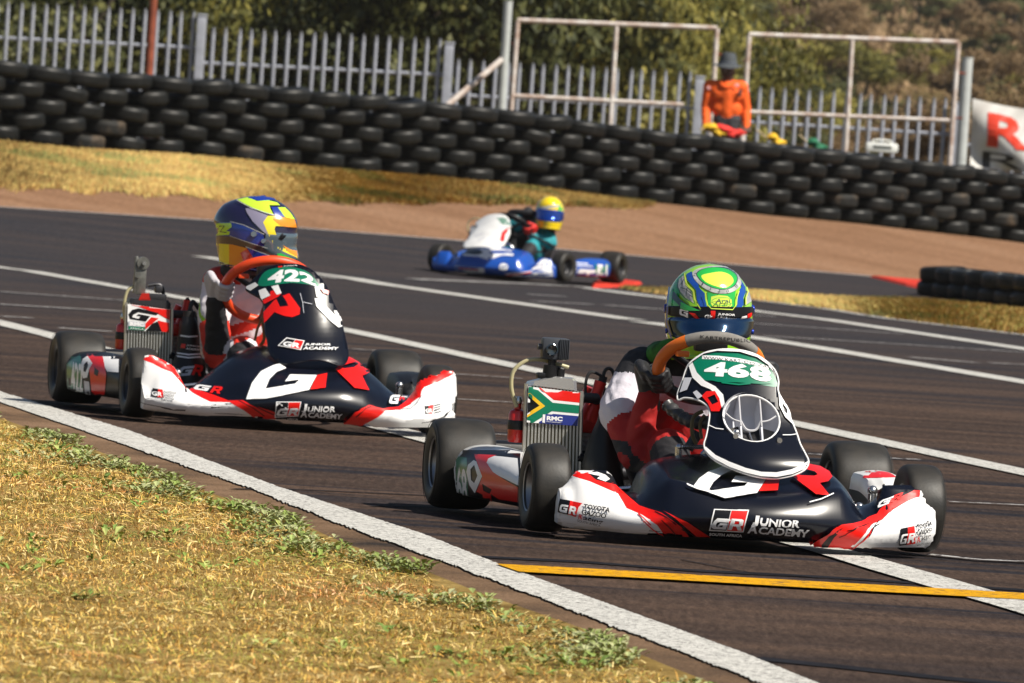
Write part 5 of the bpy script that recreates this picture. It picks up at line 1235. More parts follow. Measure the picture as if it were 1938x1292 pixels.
def flag(L, q, pw=0):
    TL, TR, BR, BL = [Vector(p) for p in q]; g_ = lambda u, v: tuple(TL.lerp(TR, u).lerp(BL.lerp(BR, u), v))
    L.poly('flag_white', M_lwhite, [g_(0, 0), g_(1, 0), g_(1, 1), g_(0, 1)]); L.poly('flag_red', M_bred, [g_(.20, .0), g_(1, 0), g_(1, .30), g_(.50, .30)]); L.poly('flag_blue', M_lblue, [g_(.20, 1), g_(1, 1), g_(1, .70), g_(.50, .70)])
    L.poly('flag_green', M_lgreen, [g_(0, 0), g_(.12, 0), g_(.48, .38), g_(1, .38), g_(1, .62), g_(.48, .62), g_(.12, 1), g_(0, 1)]); L.poly('flag_gold', M_lyel, [g_(0, .14), g_(.34, .5), g_(0, .86)]); L.poly('flag_black', M_lblack, [g_(0, .26), g_(.23, .5), g_(0, .74)])
flag(L, [(1000, 731), (1098, 743), (1093, 806), (997, 799)])
L.poly('sticker_white', M_lwhite, [(1027, 784), (1032, 784), (1031, 800), (1026, 799)]); L.poly('sticker_blue', M_lblue, [(1032, 783), (1067, 786), (1066, 801), (1031, 799)]); L.text('white_lettering', M_lwhite, 'RMC', (1034, 795), (30, 2), (.5, -8.5), .05); L.text('white_lettering', M_lwhite, 'MOTORSPORT', (1034, 798.5), (28, 2), (0, -2), 0); L.done()
# action camera on the radiator
c = F1.L(1051, 660, .56); cm = bpy.data.objects.new('action_camera', None); COL.objects.link(cm); cm.parent = R1
b = MB(); b.box(c + Vector((0, .01, 0)), (.082, .045, .066), .010)
for k in range(6): b.box(c + Vector((.012 + k * .0052, -.0150, 0)), (.0022, .008, .060), .0006)
b.tube([c + Vector((-.041, .01, .004)), c + Vector((-.052, .01, .004))], .009, 10); b.build('camera_case', mat('camera_plastic', (.04, .045, .055), .4), cm)
b = MB().lathe([(.0165, 0), (.0185, .004), (.0185, .012), (.015, .014), (.013, .007), (.001, .006)], Matrix.Translation(c + Vector((-.014, -.012, -.003))) @ Matrix.Rotation(math.radians(90), 4, 'X'), 30); b.build('lens', M_glass, cm)
b = MB(); b.tube([c + Vector((-.004, .01, -.03)), c + Vector((-.006, .01, -.052))], .013, 10); b.tube([c + Vector((-.008, .012, -.05)), c + Vector((-.010, .012, -.085))], .022, 12); b.box(c + Vector((-.02, .012, -.082)), (.06, .03, .018), .006); b.tube([c + Vector((.006, .01, -.055)), c + Vector((.03, .01, -.06))], .006, 8)
b.tube([c + Vector((.022, .014, -.06)), c + Vector((.022, .014, -.085))], .014, 12); b.build('camera_mount', M_black, cm)

# ------------------------------------------------------------------ driver of kart 468
def driver(fr, label, J, caps, mats, hel, gl, fold=.0015, paintfn=None):
    e = fr.root('person', label, 'person', 'kart drivers')
    body = blob('body', caps, .0068, mats, e, 5, fold, None, paintfn)
    hc, yaw, pitch, roll, dims, shell = hel
    Mh = Matrix.Translation(hc) @ Matrix.Rotation(math.radians(yaw), 4, 'Z') @ Matrix.Rotation(math.radians(pitch), 4, 'X') @ Matrix.Rotation(math.radians(roll), 4, 'Y')
    mb, rows = helmet_mesh(*dims); h = mb.build('helmet', shell, e); h.matrix_local = Mh; setm(h, Mh)
    return e, body, h, rows, Mh
M_suitw = mat('white_race_suit', (.66, .63, .70), .8, bump=.7, bscale=22, noise=.1, nscale=12)
M_suitr = mat('red_race_suit', (.36, .007, .006), .75, bump=.7, bscale=22)
M_suitk = mat('black_race_suit', (.012, .012, .015), .75, bump=.6, bscale=22)
M_glovek = mat('black_glove', (.016, .016, .018), .5, bump=.6, bscale=40)
M_glovew = mat('grey_white_glove', (.46, .44, .47), .7, bump=.6, bscale=40)
M_visb = mat('blue_mirror_visor', (.006, .05, .13), .08, .85, coat=1.0)
M_lime = mat('lime_helmet_paint', (.30, .66, .02), .18, coat=1.0)
ring = P1['ring']
gi = 37; hand = ring[gi]; wr = hand + Vector((-.020, .055, -.055))
shL, shR = Vector((-.185, .50, .462)), Vector((.12, .50, .455)); elL = Vector((-.222, .34, .225)); up1 = Vector((-.250, .43, .345)) 
caps = [((-.02, .66, .14), (-.02, .58, .34), .125, .120, 1), ((-.02, .58, .34), (-.01, .53, .46), .120, .09, 0), ((-.01, .52, .46), (-.01, .49, .56), .065, .052, 2),
        (shL, (-.01, .52, .45), .072, .085, 0), (shR, (-.01, .52, .45), .072, .085, 0),
        (shL, up1, .078, .076, 0), (up1, elL, .066, .056, 1), (elL, wr, .048, .034, 1),
        (shR, Vector((.20, .40, .30)), .066, .058, 0), (Vector((.20, .40, .30)), Vector((.15, .28, .33)), .054, .048, 1), (Vector((.15, .28, .33)), ring[62] + Vector((.02, .06, -.05)), .048, .036, 1),
        ((-.09, .62, .13), (-.14, .27, .245), .085, .066, 1), ((.09, .62, .13), (.14, .27, .245), .085, .066, 1), ((-.14, .27, .245), (-.15, -.02, .12), .062, .046, 2), ((.14, .27, .245), (.15, -.02, .12), .062, .046, 2),
        ((-.15, -.02, .11), (-.15, -.13, .12), .040, .032, 2), ((.15, -.02, .11), (.15, -.13, .12), .040, .032, 2)]
def paint1(fc, mi):
    mi = mi.copy(); x, y, z = fc[:, 0], fc[:, 1], fc[:, 2]
    mi[(mi == 1) & (y < .56) & (z < .26) & (np.sin(x * 55 + z * 40) + np.sin(y * 38 + x * 20) > .75)] = 2   # black patches on the thighs
    mi[(mi == 0) & (z > .462) & (x < -.04)] = 2      # black shoulder yoke
    mi[(mi == 1) & (y > .5) & (x > -.15) & (np.abs(z - .30 - (x + .02) * .9) < .03)] = 0   # pale diagonal flash on the chest
    return mi
MW1 = (Vector((-.012, .425, .652)), -8, -4, -3, (.131, .150, .149), M_lime)
D1, B1, H1, HR1, Mh1 = driver(F1, 'driver in red white and black suit with lime green helmet, seated in kart 468', None, caps, [M_suitw, M_suitr, M_suitk], MW1, None, .0018, paint1)
T = (ring[gi + 1] - ring[gi - 1]); ow = (ring[gi] - Vector(CF1['sw'][0])); fw_ = T.cross(ow).normalized(); fw_ = fw_ if fw_.y < 0 else -fw_
glove('glove', hand, T, ow, fw_, wr, D1, [M_glovek, M_glovek])
T = (ring[63] - ring[61]); ow = (ring[62] - Vector(CF1['sw'][0])); glove('glove', ring[62], T, ow, fw_, ring[62] + Vector((.02, .055, -.05)), D1, [M_glovek, M_glovek])
vz = (-.085, -.018); vo = helmet_patch(HR1, *vz, 78, .0045).build('visor', M_visb, H1)
vs = helmet_patch(HR1, -.020, .014, 80, .0052).build('visor_strip', M_lblack, H1); setm(vs, Mh1)
for s_ in (-1, 1):
    b = MB(); b.lathe([(.001, .006), (.012, .006), (.015, 0), (.015, -.006)], Matrix.Translation((s_ * .129, -.02, .012)) @ Matrix.Rotation(s_ * math.radians(90), 4, 'Y'), 16)
    b.build('visor_pivot', mat('blue_pivot', (.02, .05, .35), .2, .5), H1); b = MB()
    b.lathe([(.001, .005), (.007, .005), (.009, 0)], Matrix.Translation((s_ * .127, -.035, -.055)) @ Matrix.Rotation(s_ * math.radians(90), 4, 'Y'), 12); b.build('visor_screw', MATS['blue_pivot'], H1)
M_hblue = mat('blue_helmet_paint', (.01, .07, .36), .2, coat=1.0); M_hgreen = mat('green_helmet_paint', (.02, .42, .06), .2, coat=1.0); M_hyel = mat('pale_yellow_helmet_paint', (.62, .80, .08), .18, coat=1.0); M_hsil = mat('silver_scale_paint', (.55, .55, .53), .25, .1, coat=1.0, noise=.35, nscale=55); M_hdk = mat('dark_helmet_line', (.02, .06, .06), .3, coat=1.0); M_horg = mat('orange_helmet_paint', (.80, .25, .01), .2, coat=1.0)
for s_, dd in ((0, 0),): pass
L = Livery(F1, [H1], H1, 5)
def outl(nm, M_, pts, w=1.6): L.line(nm, M_, pts + [pts[0]], w)
a1 = [(1300, 519), (1309.6, 514), (1314.7, 529.7), (1322, 538.5), (1323.5, 544.4), (1333.8, 554.7), (1334.6, 566.5), (1338, 579.7), (1344, 589), (1330, 589), (1322, 573.8), (1319, 566.5), (1317.6, 548.8), (1308.8, 538.5), (1300.7, 529.7)]
a2 = [(1400, 528), (1409.6, 544.4), (1410, 553), (1406, 563.5), (1406, 576.8), (1397, 589), (1389, 589), (1394.9, 575), (1393.4, 563.5), (1397, 551.8), (1402, 543)]
L.poly('green_shade', M_hgreen, [(1262, 600), (1266, 560), (1280, 530), (1296, 515), (1288, 545), (1284, 575), (1290, 590)], [(1338, 552), (1350, 556), (1378, 556), (1392, 550), (1390, 565), (1391, 584), (1378, 587), (1345, 587), (1340, 575)])
L.poly('yellow_graphic', M_hyel, [(1346, 561), (1360, 558), (1376, 560), (1384, 566), (1385, 578), (1375, 586), (1352, 586), (1345, 574)])
L.poly('blue_band', M_hblue, a1, a2)
L.poly('silver_scales', M_hsil, curve2([(1311, 518), (1320, 510), (1336, 506), (1353, 504), (1378, 506), (1393, 516), (1402, 535), (1394, 547.4), (1376.5, 555), (1353, 554), (1332.4, 545), (1317, 532)], 4))
L.poly('dark_lines', M_hdk, curve2([(1319, 517.5), (1330, 510), (1353, 506.6), (1375, 508), (1391, 518), (1395, 530), (1388, 542.5), (1371, 548.6), (1350, 545.4), (1331.4, 536.6), (1321, 526)], 4))
L.poly('green_shade', M_hgreen, curve2([(1320.6, 518), (1332, 510.6), (1353, 507.6), (1375, 510.6), (1389.7, 519.4), (1393.4, 529.7), (1386.8, 541.5), (1370.6, 547.4), (1350, 544.4), (1332.4, 535.6), (1322, 525)], 4))
L.poly('yellow_graphic', M_hyel, curve2([(1328, 523), (1345, 518), (1365, 516), (1381, 522), (1387, 532), (1382, 540), (1370, 545), (1351, 541.4), (1335, 534)], 4))
L.poly('silver_scales', M_hsil, [(1287, 529), (1295.6, 522), (1298.5, 538.5), (1310, 553), (1314, 574), (1298.5, 563.5), (1289.7, 553), (1285, 543)], [(1411.8, 548.8), (1416, 554), (1420, 570), (1408.8, 578), (1408, 563)])
outl('dark_lines', M_hdk, [(1285, 528), (1296, 520), (1300, 538.5), (1311.5, 553), (1316, 576), (1298.5, 565.5), (1288.7, 554), (1283.5, 543)], 1.6)
for q in ([(1290, 545), (1300, 548), (1310, 556)], [(1296, 530), (1291, 540)], [(1302, 546), (1300, 560)], [(1306, 558), (1312, 562)], [(1330, 541), (1332, 535)], [(1344, 550), (1345, 545)], [(1361, 554), (1361, 548)], [(1377, 553), (1375, 548)], [(1393, 544), (1389, 540)], [(1316, 521), (1321, 520)]): L.line('dark_lines', M_hdk, q, 1.1)
outl('yellow_line', M_hyel, [(1298, 520), (1303, 540), (1315, 550), (1317, 566), (1320, 574), (1328, 587), (1321, 576), (1315.5, 567), (1313.5, 551), (1301, 541)], 1.6)
L.line('yellow_line', M_hyel, [(1409, 545), (1411.5, 553), (1407.5, 564), (1407.5, 577)], 1.8); L.line('yellow_line', M_hyel, [(1336, 553), (1337, 566), (1340, 578), (1346, 584), (1384, 586), (1391, 576), (1391.5, 563), (1395, 552)], 1.6)
L.poly('dark_lines', M_hdk, [(1279, 552), (1290, 566), (1303, 577), (1318, 584), (1330, 588), (1300, 585), (1290, 580), (1276, 565)]); L.poly('green_shade', M_hgreen, [(1292, 572), (1308, 580), (1326, 588), (1300, 588), (1291, 584)])
L.line('blue_line', M_hblue, [(1272, 545), (1269, 570), (1267, 610), (1276, 640)], 3.0)
L.text('helmet_lettering', M_hdk, 'Arai', (1353, 575), (25, 0), (1.5, -9), .01)
el = [(1365.5 + 18.5 * math.cos(t / 24 * 6.283), 571 + 7.6 * math.sin(t / 24 * 6.283)) for t in range(25)]; L.line('helmet_lettering', M_hgreen, el, 1.0)
L.done()
L = Livery(F1, [vs], H1, 5); L.lay = 2
L.text('white_lettering', M_lwhite, 'GR', (1333, 602), (17, 0), (1, -6.5), .03); L.text('white_lettering', M_lwhite, 'JUNIOR', (1358, 597), (32, 2), (1, -5), .02); L.text('white_lettering', M_lwhite, 'ACADEMY', (1355, 603.5), (38, 2), (1, -5), .02)
L.poly('red_graphic', M_bred, [(1345, 588), (1354, 588), (1353, 604), (1346, 604)], [(1304, 591), (1316, 593), (1326, 604), (1318, 603)], [(1413, 594), (1421, 591), (1422, 603), (1414, 606)])
L.glyph('white_lettering', M_lwhite, GG, (1288, 596), (17, 4), (-2, -13)); L.line('white_lettering', M_lwhite, [(1399, 606), (1403, 600), (1412, 598)], 2.5)
L.done()
L = Livery(F1, [B1], D1, 5); L.text('white_lettering', M_lwhite, 'OMP', (1224, 708), (18, -13), (-3, -8), .02); L.line('white_lettering', M_lwhite, [(1217, 700), (1232, 690), (1250, 684)], 2.0); L.line('white_lettering', M_lwhite, [(1228, 712), (1238, 705), (1248, 700)], 1.3); L.done()
# neck collar brace in green, and the black corrugated sleeve below the hand
b = MB(); b.tube(smoothpath([Vector((-.16, .44, .52)), Vector((-.12, .38, .545)), Vector((0, .36, .55)), Vector((.10, .38, .545)), Vector((.14, .44, .52)), Vector((.1, .56, .53)), Vector((-.01, .60, .53)), Vector((-.12, .56, .53))], 5, True), .030, 12, closed=True); b.build('neck_brace', mat('green_black_neck_brace', (.03, .20, .01), .8, noise=.9, nscale=22), D1)
b = MB(); sp = smoothpath([F1.L(1262, 765, .12), F1.L(1285, 785, .08), F1.L(1310, 798, .04), F1.L(1345, 800, .02)], 9); b.tube(sp, [.019 + .0022 * math.sin(i * 1.6) for i in range(len(sp))], 14); b.build('intake_hose', mat('ribbed_black_hose', (.05, .05, .052), .35), R1)
b = MB(); b.tube(smoothpath([F1.L(1330, 778, .0), F1.L(1312, 790, .0), F1.L(1310, 820, .0), F1.L(1318, 840, .0)], 6), .006, 8); b.tube(smoothpath([F1.L(1334, 785, .01), F1.L(1325, 800, .01), F1.L(1328, 830, .01)], 6), .005, 8); b.build('cable_loom', mat('olive_cable', (.10, .08, .03), .5), R1)
b = MB(); b.tube([F1.L(1288, 845, .03), F1.L(1345, 846, .03)], .007, 10); b.ball(F1.L(1286, 846, .03), .012, 10); b.tube([F1.L(1284, 846, .03), F1.L(1284, 880, .03)], .010, 8); b.build('tie_rod', M_steel, R1)
b = MB(); b.tube([F1.L(1322, 818, .06), F1.L(1302, 850, .06)], .016, 10); b.build('shift_gaiter', M_dsteel, R1)
# ------------------------------------------------------------------ kart 422 (left)
NOSE_B = {
 0.0: [(-.37, .045), (-.40, .09), (-.372, .150), (-.29, .20), (-.20, .25), (-.10, .288), (-.03, .295)],
 .12: [(-.365, .045), (-.395, .09), (-.365, .155), (-.285, .20), (-.20, .248), (-.11, .283), (-.04, .290)],
 .21: [(-.355, .044), (-.38, .085), (-.34, .155), (-.265, .195), (-.20, .232), (-.12, .258), (-.05, .262)],
 .29: [(-.335, .042), (-.355, .08), (-.305, .130), (-.25, .162), (-.20, .185), (-.14, .205), (-.08, .205)],
 .36: [(-.32, .041), (-.335, .07), (-.285, .108), (-.24, .127), (-.20, .140), (-.15, .150), (-.10, .145)],
 .415: [(-.30, .041), (-.315, .07), (-.270, .100), (-.24, .112), (-.21, .118), (-.18, .121), (-.15, .10)],
 .465: [(-.28, .042), (-.297, .072), (-.250, .130), (-.225, .165), (-.20, .185), (-.18, .193), (-.15, .16)],
 .523: [(-.25, .045), (-.268, .078), (-.222, .145), (-.205, .185), (-.195, .212), (-.18, .222), (-.15, .18)],
 .563: [(-.23, .047), (-.250, .080), (-.212, .105), (-.203, .165), (-.193, .215), (-.182, .236), (-.155, .19)],
 .580: [(-.225, .050), (-.240, .078), (-.208, .098), (-.200, .150), (-.192, .200), (-.182, .232), (-.16, .19)]}
F2 = Frame(541, 810, 13, 1.03)
R2 = F2.root('racing_kart', 'black white and red racing kart number 422 with orange steering wheel, driver looking sideways', 'kart', 'racing karts on the track')
M_ored = mat('orange_red_grip', (.72, .06, .008), .45)
CF2 = dict(pod=M_black, pod_bulge=.11, bumper=M_black, nose=NOSE_B, nose_mats=[M_navy, M_bwhite], white_from=.43, rim=M_rimd,
    plug=[(352, 606), (352, 572), (356, 566), (362, 584), (368, 612)], plug2=[(355, 606), (359, 592), (369, 592), (373, 610)], spring=(404, 676), redhead=[(345, 618), (350, 600), (353, 584), (357, 568)],
    airbox=[(358, 598, 10), (357, 612, 17), (357, 640, 20), (356, 668, 22), (356, 690, 31), (355, 722, 36), (355, 752, 33)],
    rad=[(242, 572), (323, 584), (320, 700), (239, 690)], tank=[(243, 573), (247, 564), (300, 564), (318, 568), (323, 574), (323, 586)], tank_mat=M_dsteel,
    board=[(242, 575), (322, 586), (320, 629), (241, 624)], hose=[(262, 538), (250, 543), (240, 553), (235, 578), (236, 606)], bottle=(232, 632),
    sw=((-.060, .19, .490), .166, math.radians(46), .05), grip=60, sw_top=M_ored, sw_grip=M_ored, sw_bot=M_ored, button=27)
P2 = build_kart(F2, R2, CF2)
OUT2 = curve2([(531, 501.5), (561, 500.5), (583, 508), (602, 523), (618, 545), (630, 573), (643, 601), (650, 629), (656, 656), (658, 675), (652, 688), (641, 691.5), (624, 685), (605, 681), (578, 682), (541, 688), (524, 682), (511, 668), (508, 653), (506, 640), (502, 628), (500, 600), (499, 573), (492, 564), (476, 555), (466, 547), (476, 534), (489, 521), (504, 508)], 3)
fn2 = lambda x, z: -.27 + .60 * (z - .22) + 2.6 * (x - .05) ** 2 + (1.2 * (x + .05) ** 2 if x < -.05 else 0) - .03 * math.exp(-((z - .25) / .07) ** 2)
pan2 = front_panel(F2, R2, OUT2, [], fn2, M_navy, .006, M_navy, .0040)
L = Livery(F2, [P2['nose']], P2['nose'], 6)
L.poly(Wt, M_lwhite, [(240, 670), (265, 678), (289, 687), (306, 696), (325, 704), (332, 711), (346, 728), (364, 742.6), (385, 754), (398, 760), (435, 761), (463, 776), (490, 793), (484, 802), (400, 796), (240, 790)])
L.poly(Bk, M_navy, [(325, 690), (345, 715), (372, 735), (405, 746), (432, 757), (400, 700), (350, 690)])
L.poly(Rd, M_bred, [(264, 677.8), (266, 672), (300, 672), (316, 684), (330, 697), (338, 711), (349, 724.4), (372, 737), (405, 747.5), (432.4, 758), (459.6, 757), (474, 765), (521, 779), (522, 797), (489, 796), (463, 776.6), (434.8, 761), (398.5, 760.5), (385.3, 754.6), (363.8, 743), (345.7, 728), (332, 711.5), (325, 704.3), (306, 696.6), (289, 687.5)])
for q in ([(452, 758), (480, 772), (500, 786)], [(470, 762), (498, 775), (518, 784)], [(486, 766), (505, 772), (520, 778)]): L.line(Bk, M_lblack, q, 1.7)
L.glyph(Wt, M_lwhite, GG, (366, 737.5), (29, 4), (5, -10)); L.glyph(Rd, M_bred, GR_, (397, 744), (20, 2), (6, -13))
L.poly(Bk, M_lblack, [(290, 735), (300, 737), (298, 752), (286, 750)]); L.poly(Rd, M_bred, [(300, 737), (308, 738), (310, 753), (298, 752)]); L.text(Wt, M_lwhite, 'GR', (288, 749), (19, 2), (.6, -8), .03)
for k, (tx, ln) in enumerate((('TOYOTA', 24), ('GAZOO', 21), ('Racing', 22))): L.text(BL_, M_lblack, tx, (309 - k, 744 + k * 5.6), (ln, 3), (1, -4), .01)
L.text(BL_, M_lblack, 'SOUTH AFRICA', (305, 758), (22, 3), (0, -2), 0)
L.poly(Wt, M_lwhite, [(466, 756), (476.8, 726.7), (494, 704.4), (516.4, 693.3), (529, 690), (542, 698.5), (523.8, 705.6), (510.2, 719.3), (502.8, 736.6), (558.5, 728), (566, 720.5), (538.7, 724), (548.6, 710.6), (599.4, 711.8), (584.5, 739), (502.8, 755)])
L.poly(Rd, M_bred, [(600.5, 712), (619, 708), (615.5, 735.4), (587, 738.5)])
L.poly(Rd, M_bred, [[(634, 700.7), (655, 684), (662.5, 672), (684.8, 677), (700, 694.5), (697, 706.9), (684, 713), (697, 740), (670, 736)], [(642, 696), (660, 690), (672, 687), (677, 691), (669, 697), (650, 699.5)]])
L.poly(Wt, M_lwhite, [(522.5, 760), (569.8, 760), (564.6, 785.2), (519.6, 787.4)]); L.poly(Bk, M_lblack, [(524, 761.6), (545.4, 761.6), (542, 784.8), (521.4, 785.8)]); L.poly(Rd, M_bred, [(546.4, 761.6), (568, 761.6), (563, 783.8), (543, 784.8)])
L.glyph(Wt, M_lwhite, GG, (522.5, 784), (21, -.6), (2, -12)); L.glyph(Wt, M_lwhite, GR_, (544, 783.4), (18.5, -.6), (2, -12))
L.text(WL, M_lwhite, 'SOUTH AFRICA', (521, 792), (42, -.4), (.4, -3.2), 0); L.text(WL, M_lwhite, 'J', (570, 776.6), (9, 0), (2, -12), .03); L.text(WL, M_lwhite, 'UNIOR', (581, 776.8), (52, 1), (1.6, -8.6), .03)
L.text(WL, M_lwhite, 'A', (568, 785.6), (12, .4), (2, -12), .03); L.text(WL, M_lwhite, 'CADEMY', (582, 786), (64, 3.6), (1.6, -9), .03)
L.poly(Wt, M_lwhite, [(680, 812), (683, 800), (727, 778), (754, 778), (776, 768), (796, 753), (801, 737), (804, 734), (821, 726), (856, 707), (875, 700), (875, 820)])
L.poly(Bk, M_navy, [(780, 690), (870, 690), (858, 700), (836, 703), (804, 715), (796, 722), (790, 742), (776, 757), (765, 740)])
L.poly(Rd, M_bred, [(648, 804), (651, 797), (670, 778.7), (696, 767.6), (722, 775), (751.7, 773), (776.5, 756), (790, 739), (796, 721), (804, 713), (836, 700), (858, 702), (856, 709), (821, 727), (804, 735.4), (801, 738), (796, 754), (776.5, 769), (754, 779), (727, 779), (684, 801), (680, 808)])
L.line(Bk, M_lblack, [(672, 786), (690, 774), (700, 770)], 1.6)
L.glyph(Wt, M_lwhite, GG, (733, 767), (19, 1), (2, -16)); L.glyph(Rd, M_bred, GR_, (752, 763), (12, -2), (3, -11))
L.poly(Bk, M_lblack, [(802.5, 772), (809, 771), (809, 785), (802, 786)]); L.poly(Rd, M_bred, [(809, 771), (818, 768.5), (815, 785), (809, 785)]); L.text(Wt, M_lwhite, 'GR', (803, 784), (12, -1), (.5, -7), .03)
for k in range(4): L.line(BL_, M_lblack, [(818, 771 + k * 4.2), (831, 767.5 + k * 4.2)], 1.3)
L.line('moulding_crease', M_lblack, [(262, 758), (290, 763), (330, 771), (352, 772)], 1.2); L.line('moulding_crease', M_lblack, [(795, 796), (825, 792), (850, 781)], 1.4); L.line('moulding_crease', M_lblack, [(753, 779), (775, 778), (790, 768), (798, 752)], .9)
L.done()
L = Livery(F2, [pan2], pan2, 6); L.lay = 3.5
L.poly('green_number_panel', M_lgreen, curve2([(489, 539), (494, 524.6), (507.3, 511.6), (535, 506), (561, 507.5), (583.4, 516), (598, 532), (607, 546), (592, 541), (577.8, 538), (550, 536), (518.4, 539.6), (500, 542)], 3))
L.text('white_number', M_lwhite, '4', (506, 538), (30, -4), (5, -24), .05); L.text('white_number', M_lwhite, '2', (538, 533), (29, 1), (1, -23), .05); L.text('white_number', M_lwhite, '2', (570, 532), (28, 11), (-5, -20), .05)
L.text(WL, M_lwhite, 'JUNIOR', (537, 506), (26, -1), (0, -3), 0); L.line(Rd, M_bred, [(527, 506), (535, 505)], 2.5)
L.poly(Rd, M_bred, [(520, 569), (537, 560), (548, 556), (557.4, 569), (568, 584), (567, 596), (553.7, 601), (538.9, 599), (520.3, 591.4), (505.4, 608), (500, 612), (500, 591.4)])
L.poly(Bk, M_navy, [(524, 566), (536, 561), (543, 572), (546, 580), (531, 581)])
L.poly(Rd, M_bred, [(496, 571), (512.9, 560), (513, 552), (520, 550), (533, 557), (527, 563), (502, 576)])
L.poly(Wt, M_lwhite, [(491, 550.6), (503.6, 546), (513, 560), (496, 568)], [(514.7, 543), (527.7, 540), (534, 556), (525, 559)], [(464, 545), (485, 535), (491, 541), (476, 551)])
L.poly(Wt, M_lwhite, [(594.6, 566), (604, 565), (615, 580), (633, 598), (629.8, 589), (638, 589), (647, 608), (647, 618), (639, 621), (624, 609), (598, 581)], [(594.6, 544), (603, 545), (606, 566), (598, 563)])
L.poly(Rd, M_bred, [(604, 546), (621, 552), (620, 559), (611, 556)])
for q in ([(568, 556), (573, 575), (575, 594)], [(572, 573), (590, 577)]): L.line('scuff', M_grey, q, 1.0)
L.poly(Wt, M_lwhite, [(543, 641), (576.5, 647), (569.6, 665), (527, 656.5)]); L.poly(Bk, M_lblack, [(544, 643), (559, 645.6), (549, 660), (530, 655.6)]); L.poly(Rd, M_bred, [(560, 645.8), (574.5, 648.4), (568, 663.4), (550, 660.2)])
L.text(WL, M_lwhite, 'GR', (535, 657), (32, 5), (4, -9), .04); L.text(WL, M_lwhite, 'JUNIOR', (576, 657.5), (48, .4), (1.5, -5), .03); L.text(WL, M_lwhite, 'ACADEMY', (573, 664.5), (64, .6), (2, -5.5), .03)
L.done()
L = Livery(F2, [P2['board']], P2['board'], 10)
L.poly('board_red', M_bred, [(242, 575), (322, 586), (321, 606), (300, 594), (262, 580)]); L.poly('board_black', M_lblack, [(250, 586), (262, 583), (300, 592), (296, 596), (262, 590), (252, 595), (250, 600), (262, 603), (266, 598), (258, 597), (262, 594), (284, 598), (276, 608), (246, 603), (243, 594)])
L.poly('board_red', M_bred, [(286, 600), (300, 602), (276, 622), (268, 620)], [(298, 606), (320, 611), (320, 629), (306, 627)]); L.poly('board_black', M_lblack, [(288, 612), (298, 608), (306, 627), (275, 626)])
L.poly('sticker_green', M_lgreen, [(243, 607), (275, 610), (274, 625), (243, 623)]); L.poly('sticker_grey', M_grey, [(243, 607), (275, 610), (274.5, 618.5), (243, 616.5)]); L.text(WL, M_lwhite, 'RMC', (246, 616), (26, 2), (0, -7.5), .05); L.text(WL, M_lwhite, 'AFRICA', (246, 622), (26, 2), (0, -3), 0); L.done()
L = Livery(F2, [P2['airbox']], P2['airbox'], 6)
for y_ in (634, 668, 674): L.line('white_band', M_lwhite, [(330, y_ - 1), (357, y_ + 3), (386, y_ + 1)], 3)
L.poly(Rd, M_bred, [(344, 650), (352, 651), (350, 659), (342, 658)]); L.text(WL, M_lwhite, 'JUNIOR', (353, 655), (24, 3), (1, -3.6), .02); L.text(WL, M_lwhite, 'ACADEMY', (352, 661), (27, 3), (1, -3.6), .02)
L.glyph('grey_livery', M_grey, GG, (336, 712), (26, -2), (5, -18)); L.glyph(Rd, M_bred, GR_, (362, 709), (18, 3), (4, -20)); L.done()
L = Livery(F2, [P2['pod_l']], P2['pod_l'], 5, .05)
L.poly('green_number_panel', M_lgreen, [(124, 655), (153, 660), (158, 755), (130, 755)]); L.text('white_number', M_lwhite, '422', (136, 742), (22, 4), (-2, -58), .03)
L.poly(Wt, M_lwhite, [(184, 662), (225, 662), (225, 705), (203, 703), (196, 688)]); L.poly(Rd, M_bred, [(162, 658), (190, 662), (196, 680), (202, 708), (199, 745), (185, 752), (174, 740), (170, 700), (166, 678)])
L.poly(Wt, M_lwhite, [[(153, 695), (157, 680), (166, 674), (176, 688), (170, 698), (166, 714), (158, 716)], [(160, 690), (166, 684), (168, 692), (163, 704), (159, 702)]]); L.poly(Bk, M_lblack, [(180, 695), (188, 702), (186, 712), (179, 708)]); L.poly('grey_livery', M_grey, [(160, 720), (170, 722), (172, 746), (162, 744)]); L.done()
# timing post on the radiator of 422
c = F2.L(266, 520, .58); b = MB(); b.box(c + Vector((.004, 0, -.012)), (.036, .012, .125), .006); b.box(c + Vector((-.018, .006, .0)), (.012, .02, .14), .004); b.tube([c + Vector((.006, -.012, .045)), c + Vector((.006, .012, .045))], .024, 18)
b.tube([c + Vector((-.014, -.01, .0)), c + Vector((-.014, -.018, .0))], .012, 12); b.build('camera_bracket', mat('worn_bracket', (.22, .22, .20), .45, .7, noise=.4, nscale=40), R2)
b = MB(); b.tube([c + Vector((.008, -.014, .045)), c + Vector((.008, -.024, .045))], .008, 12); b.build('bracket_bolt', M_steel, R2)
b = MB(); b.add([F2.L(*q, .55 + d) for d in (0, .04) for q in ((262, 568), (268, 555), (282, 554), (285, 568))], [(0, 1, 2, 3), (7, 6, 5, 4), (0, 4, 5, 1), (1, 5, 6, 2), (2, 6, 7, 3)]); b.build('filler_cap', M_redan, R2, False)
b = MB(); b.box(F2.L(296, 562, .57), (.072, .04, .026), .004); b.box(F2.L(300, 547, .60), (.03, .03, .03), .008); b.tube(smoothpath([F2.L(280, 540, .6), F2.L(300, 538, .6), F2.L(308, 546, .6), F2.L(309, 560, .6)], 5), .007, 8); b.build('transponder', M_dsteel, R2)
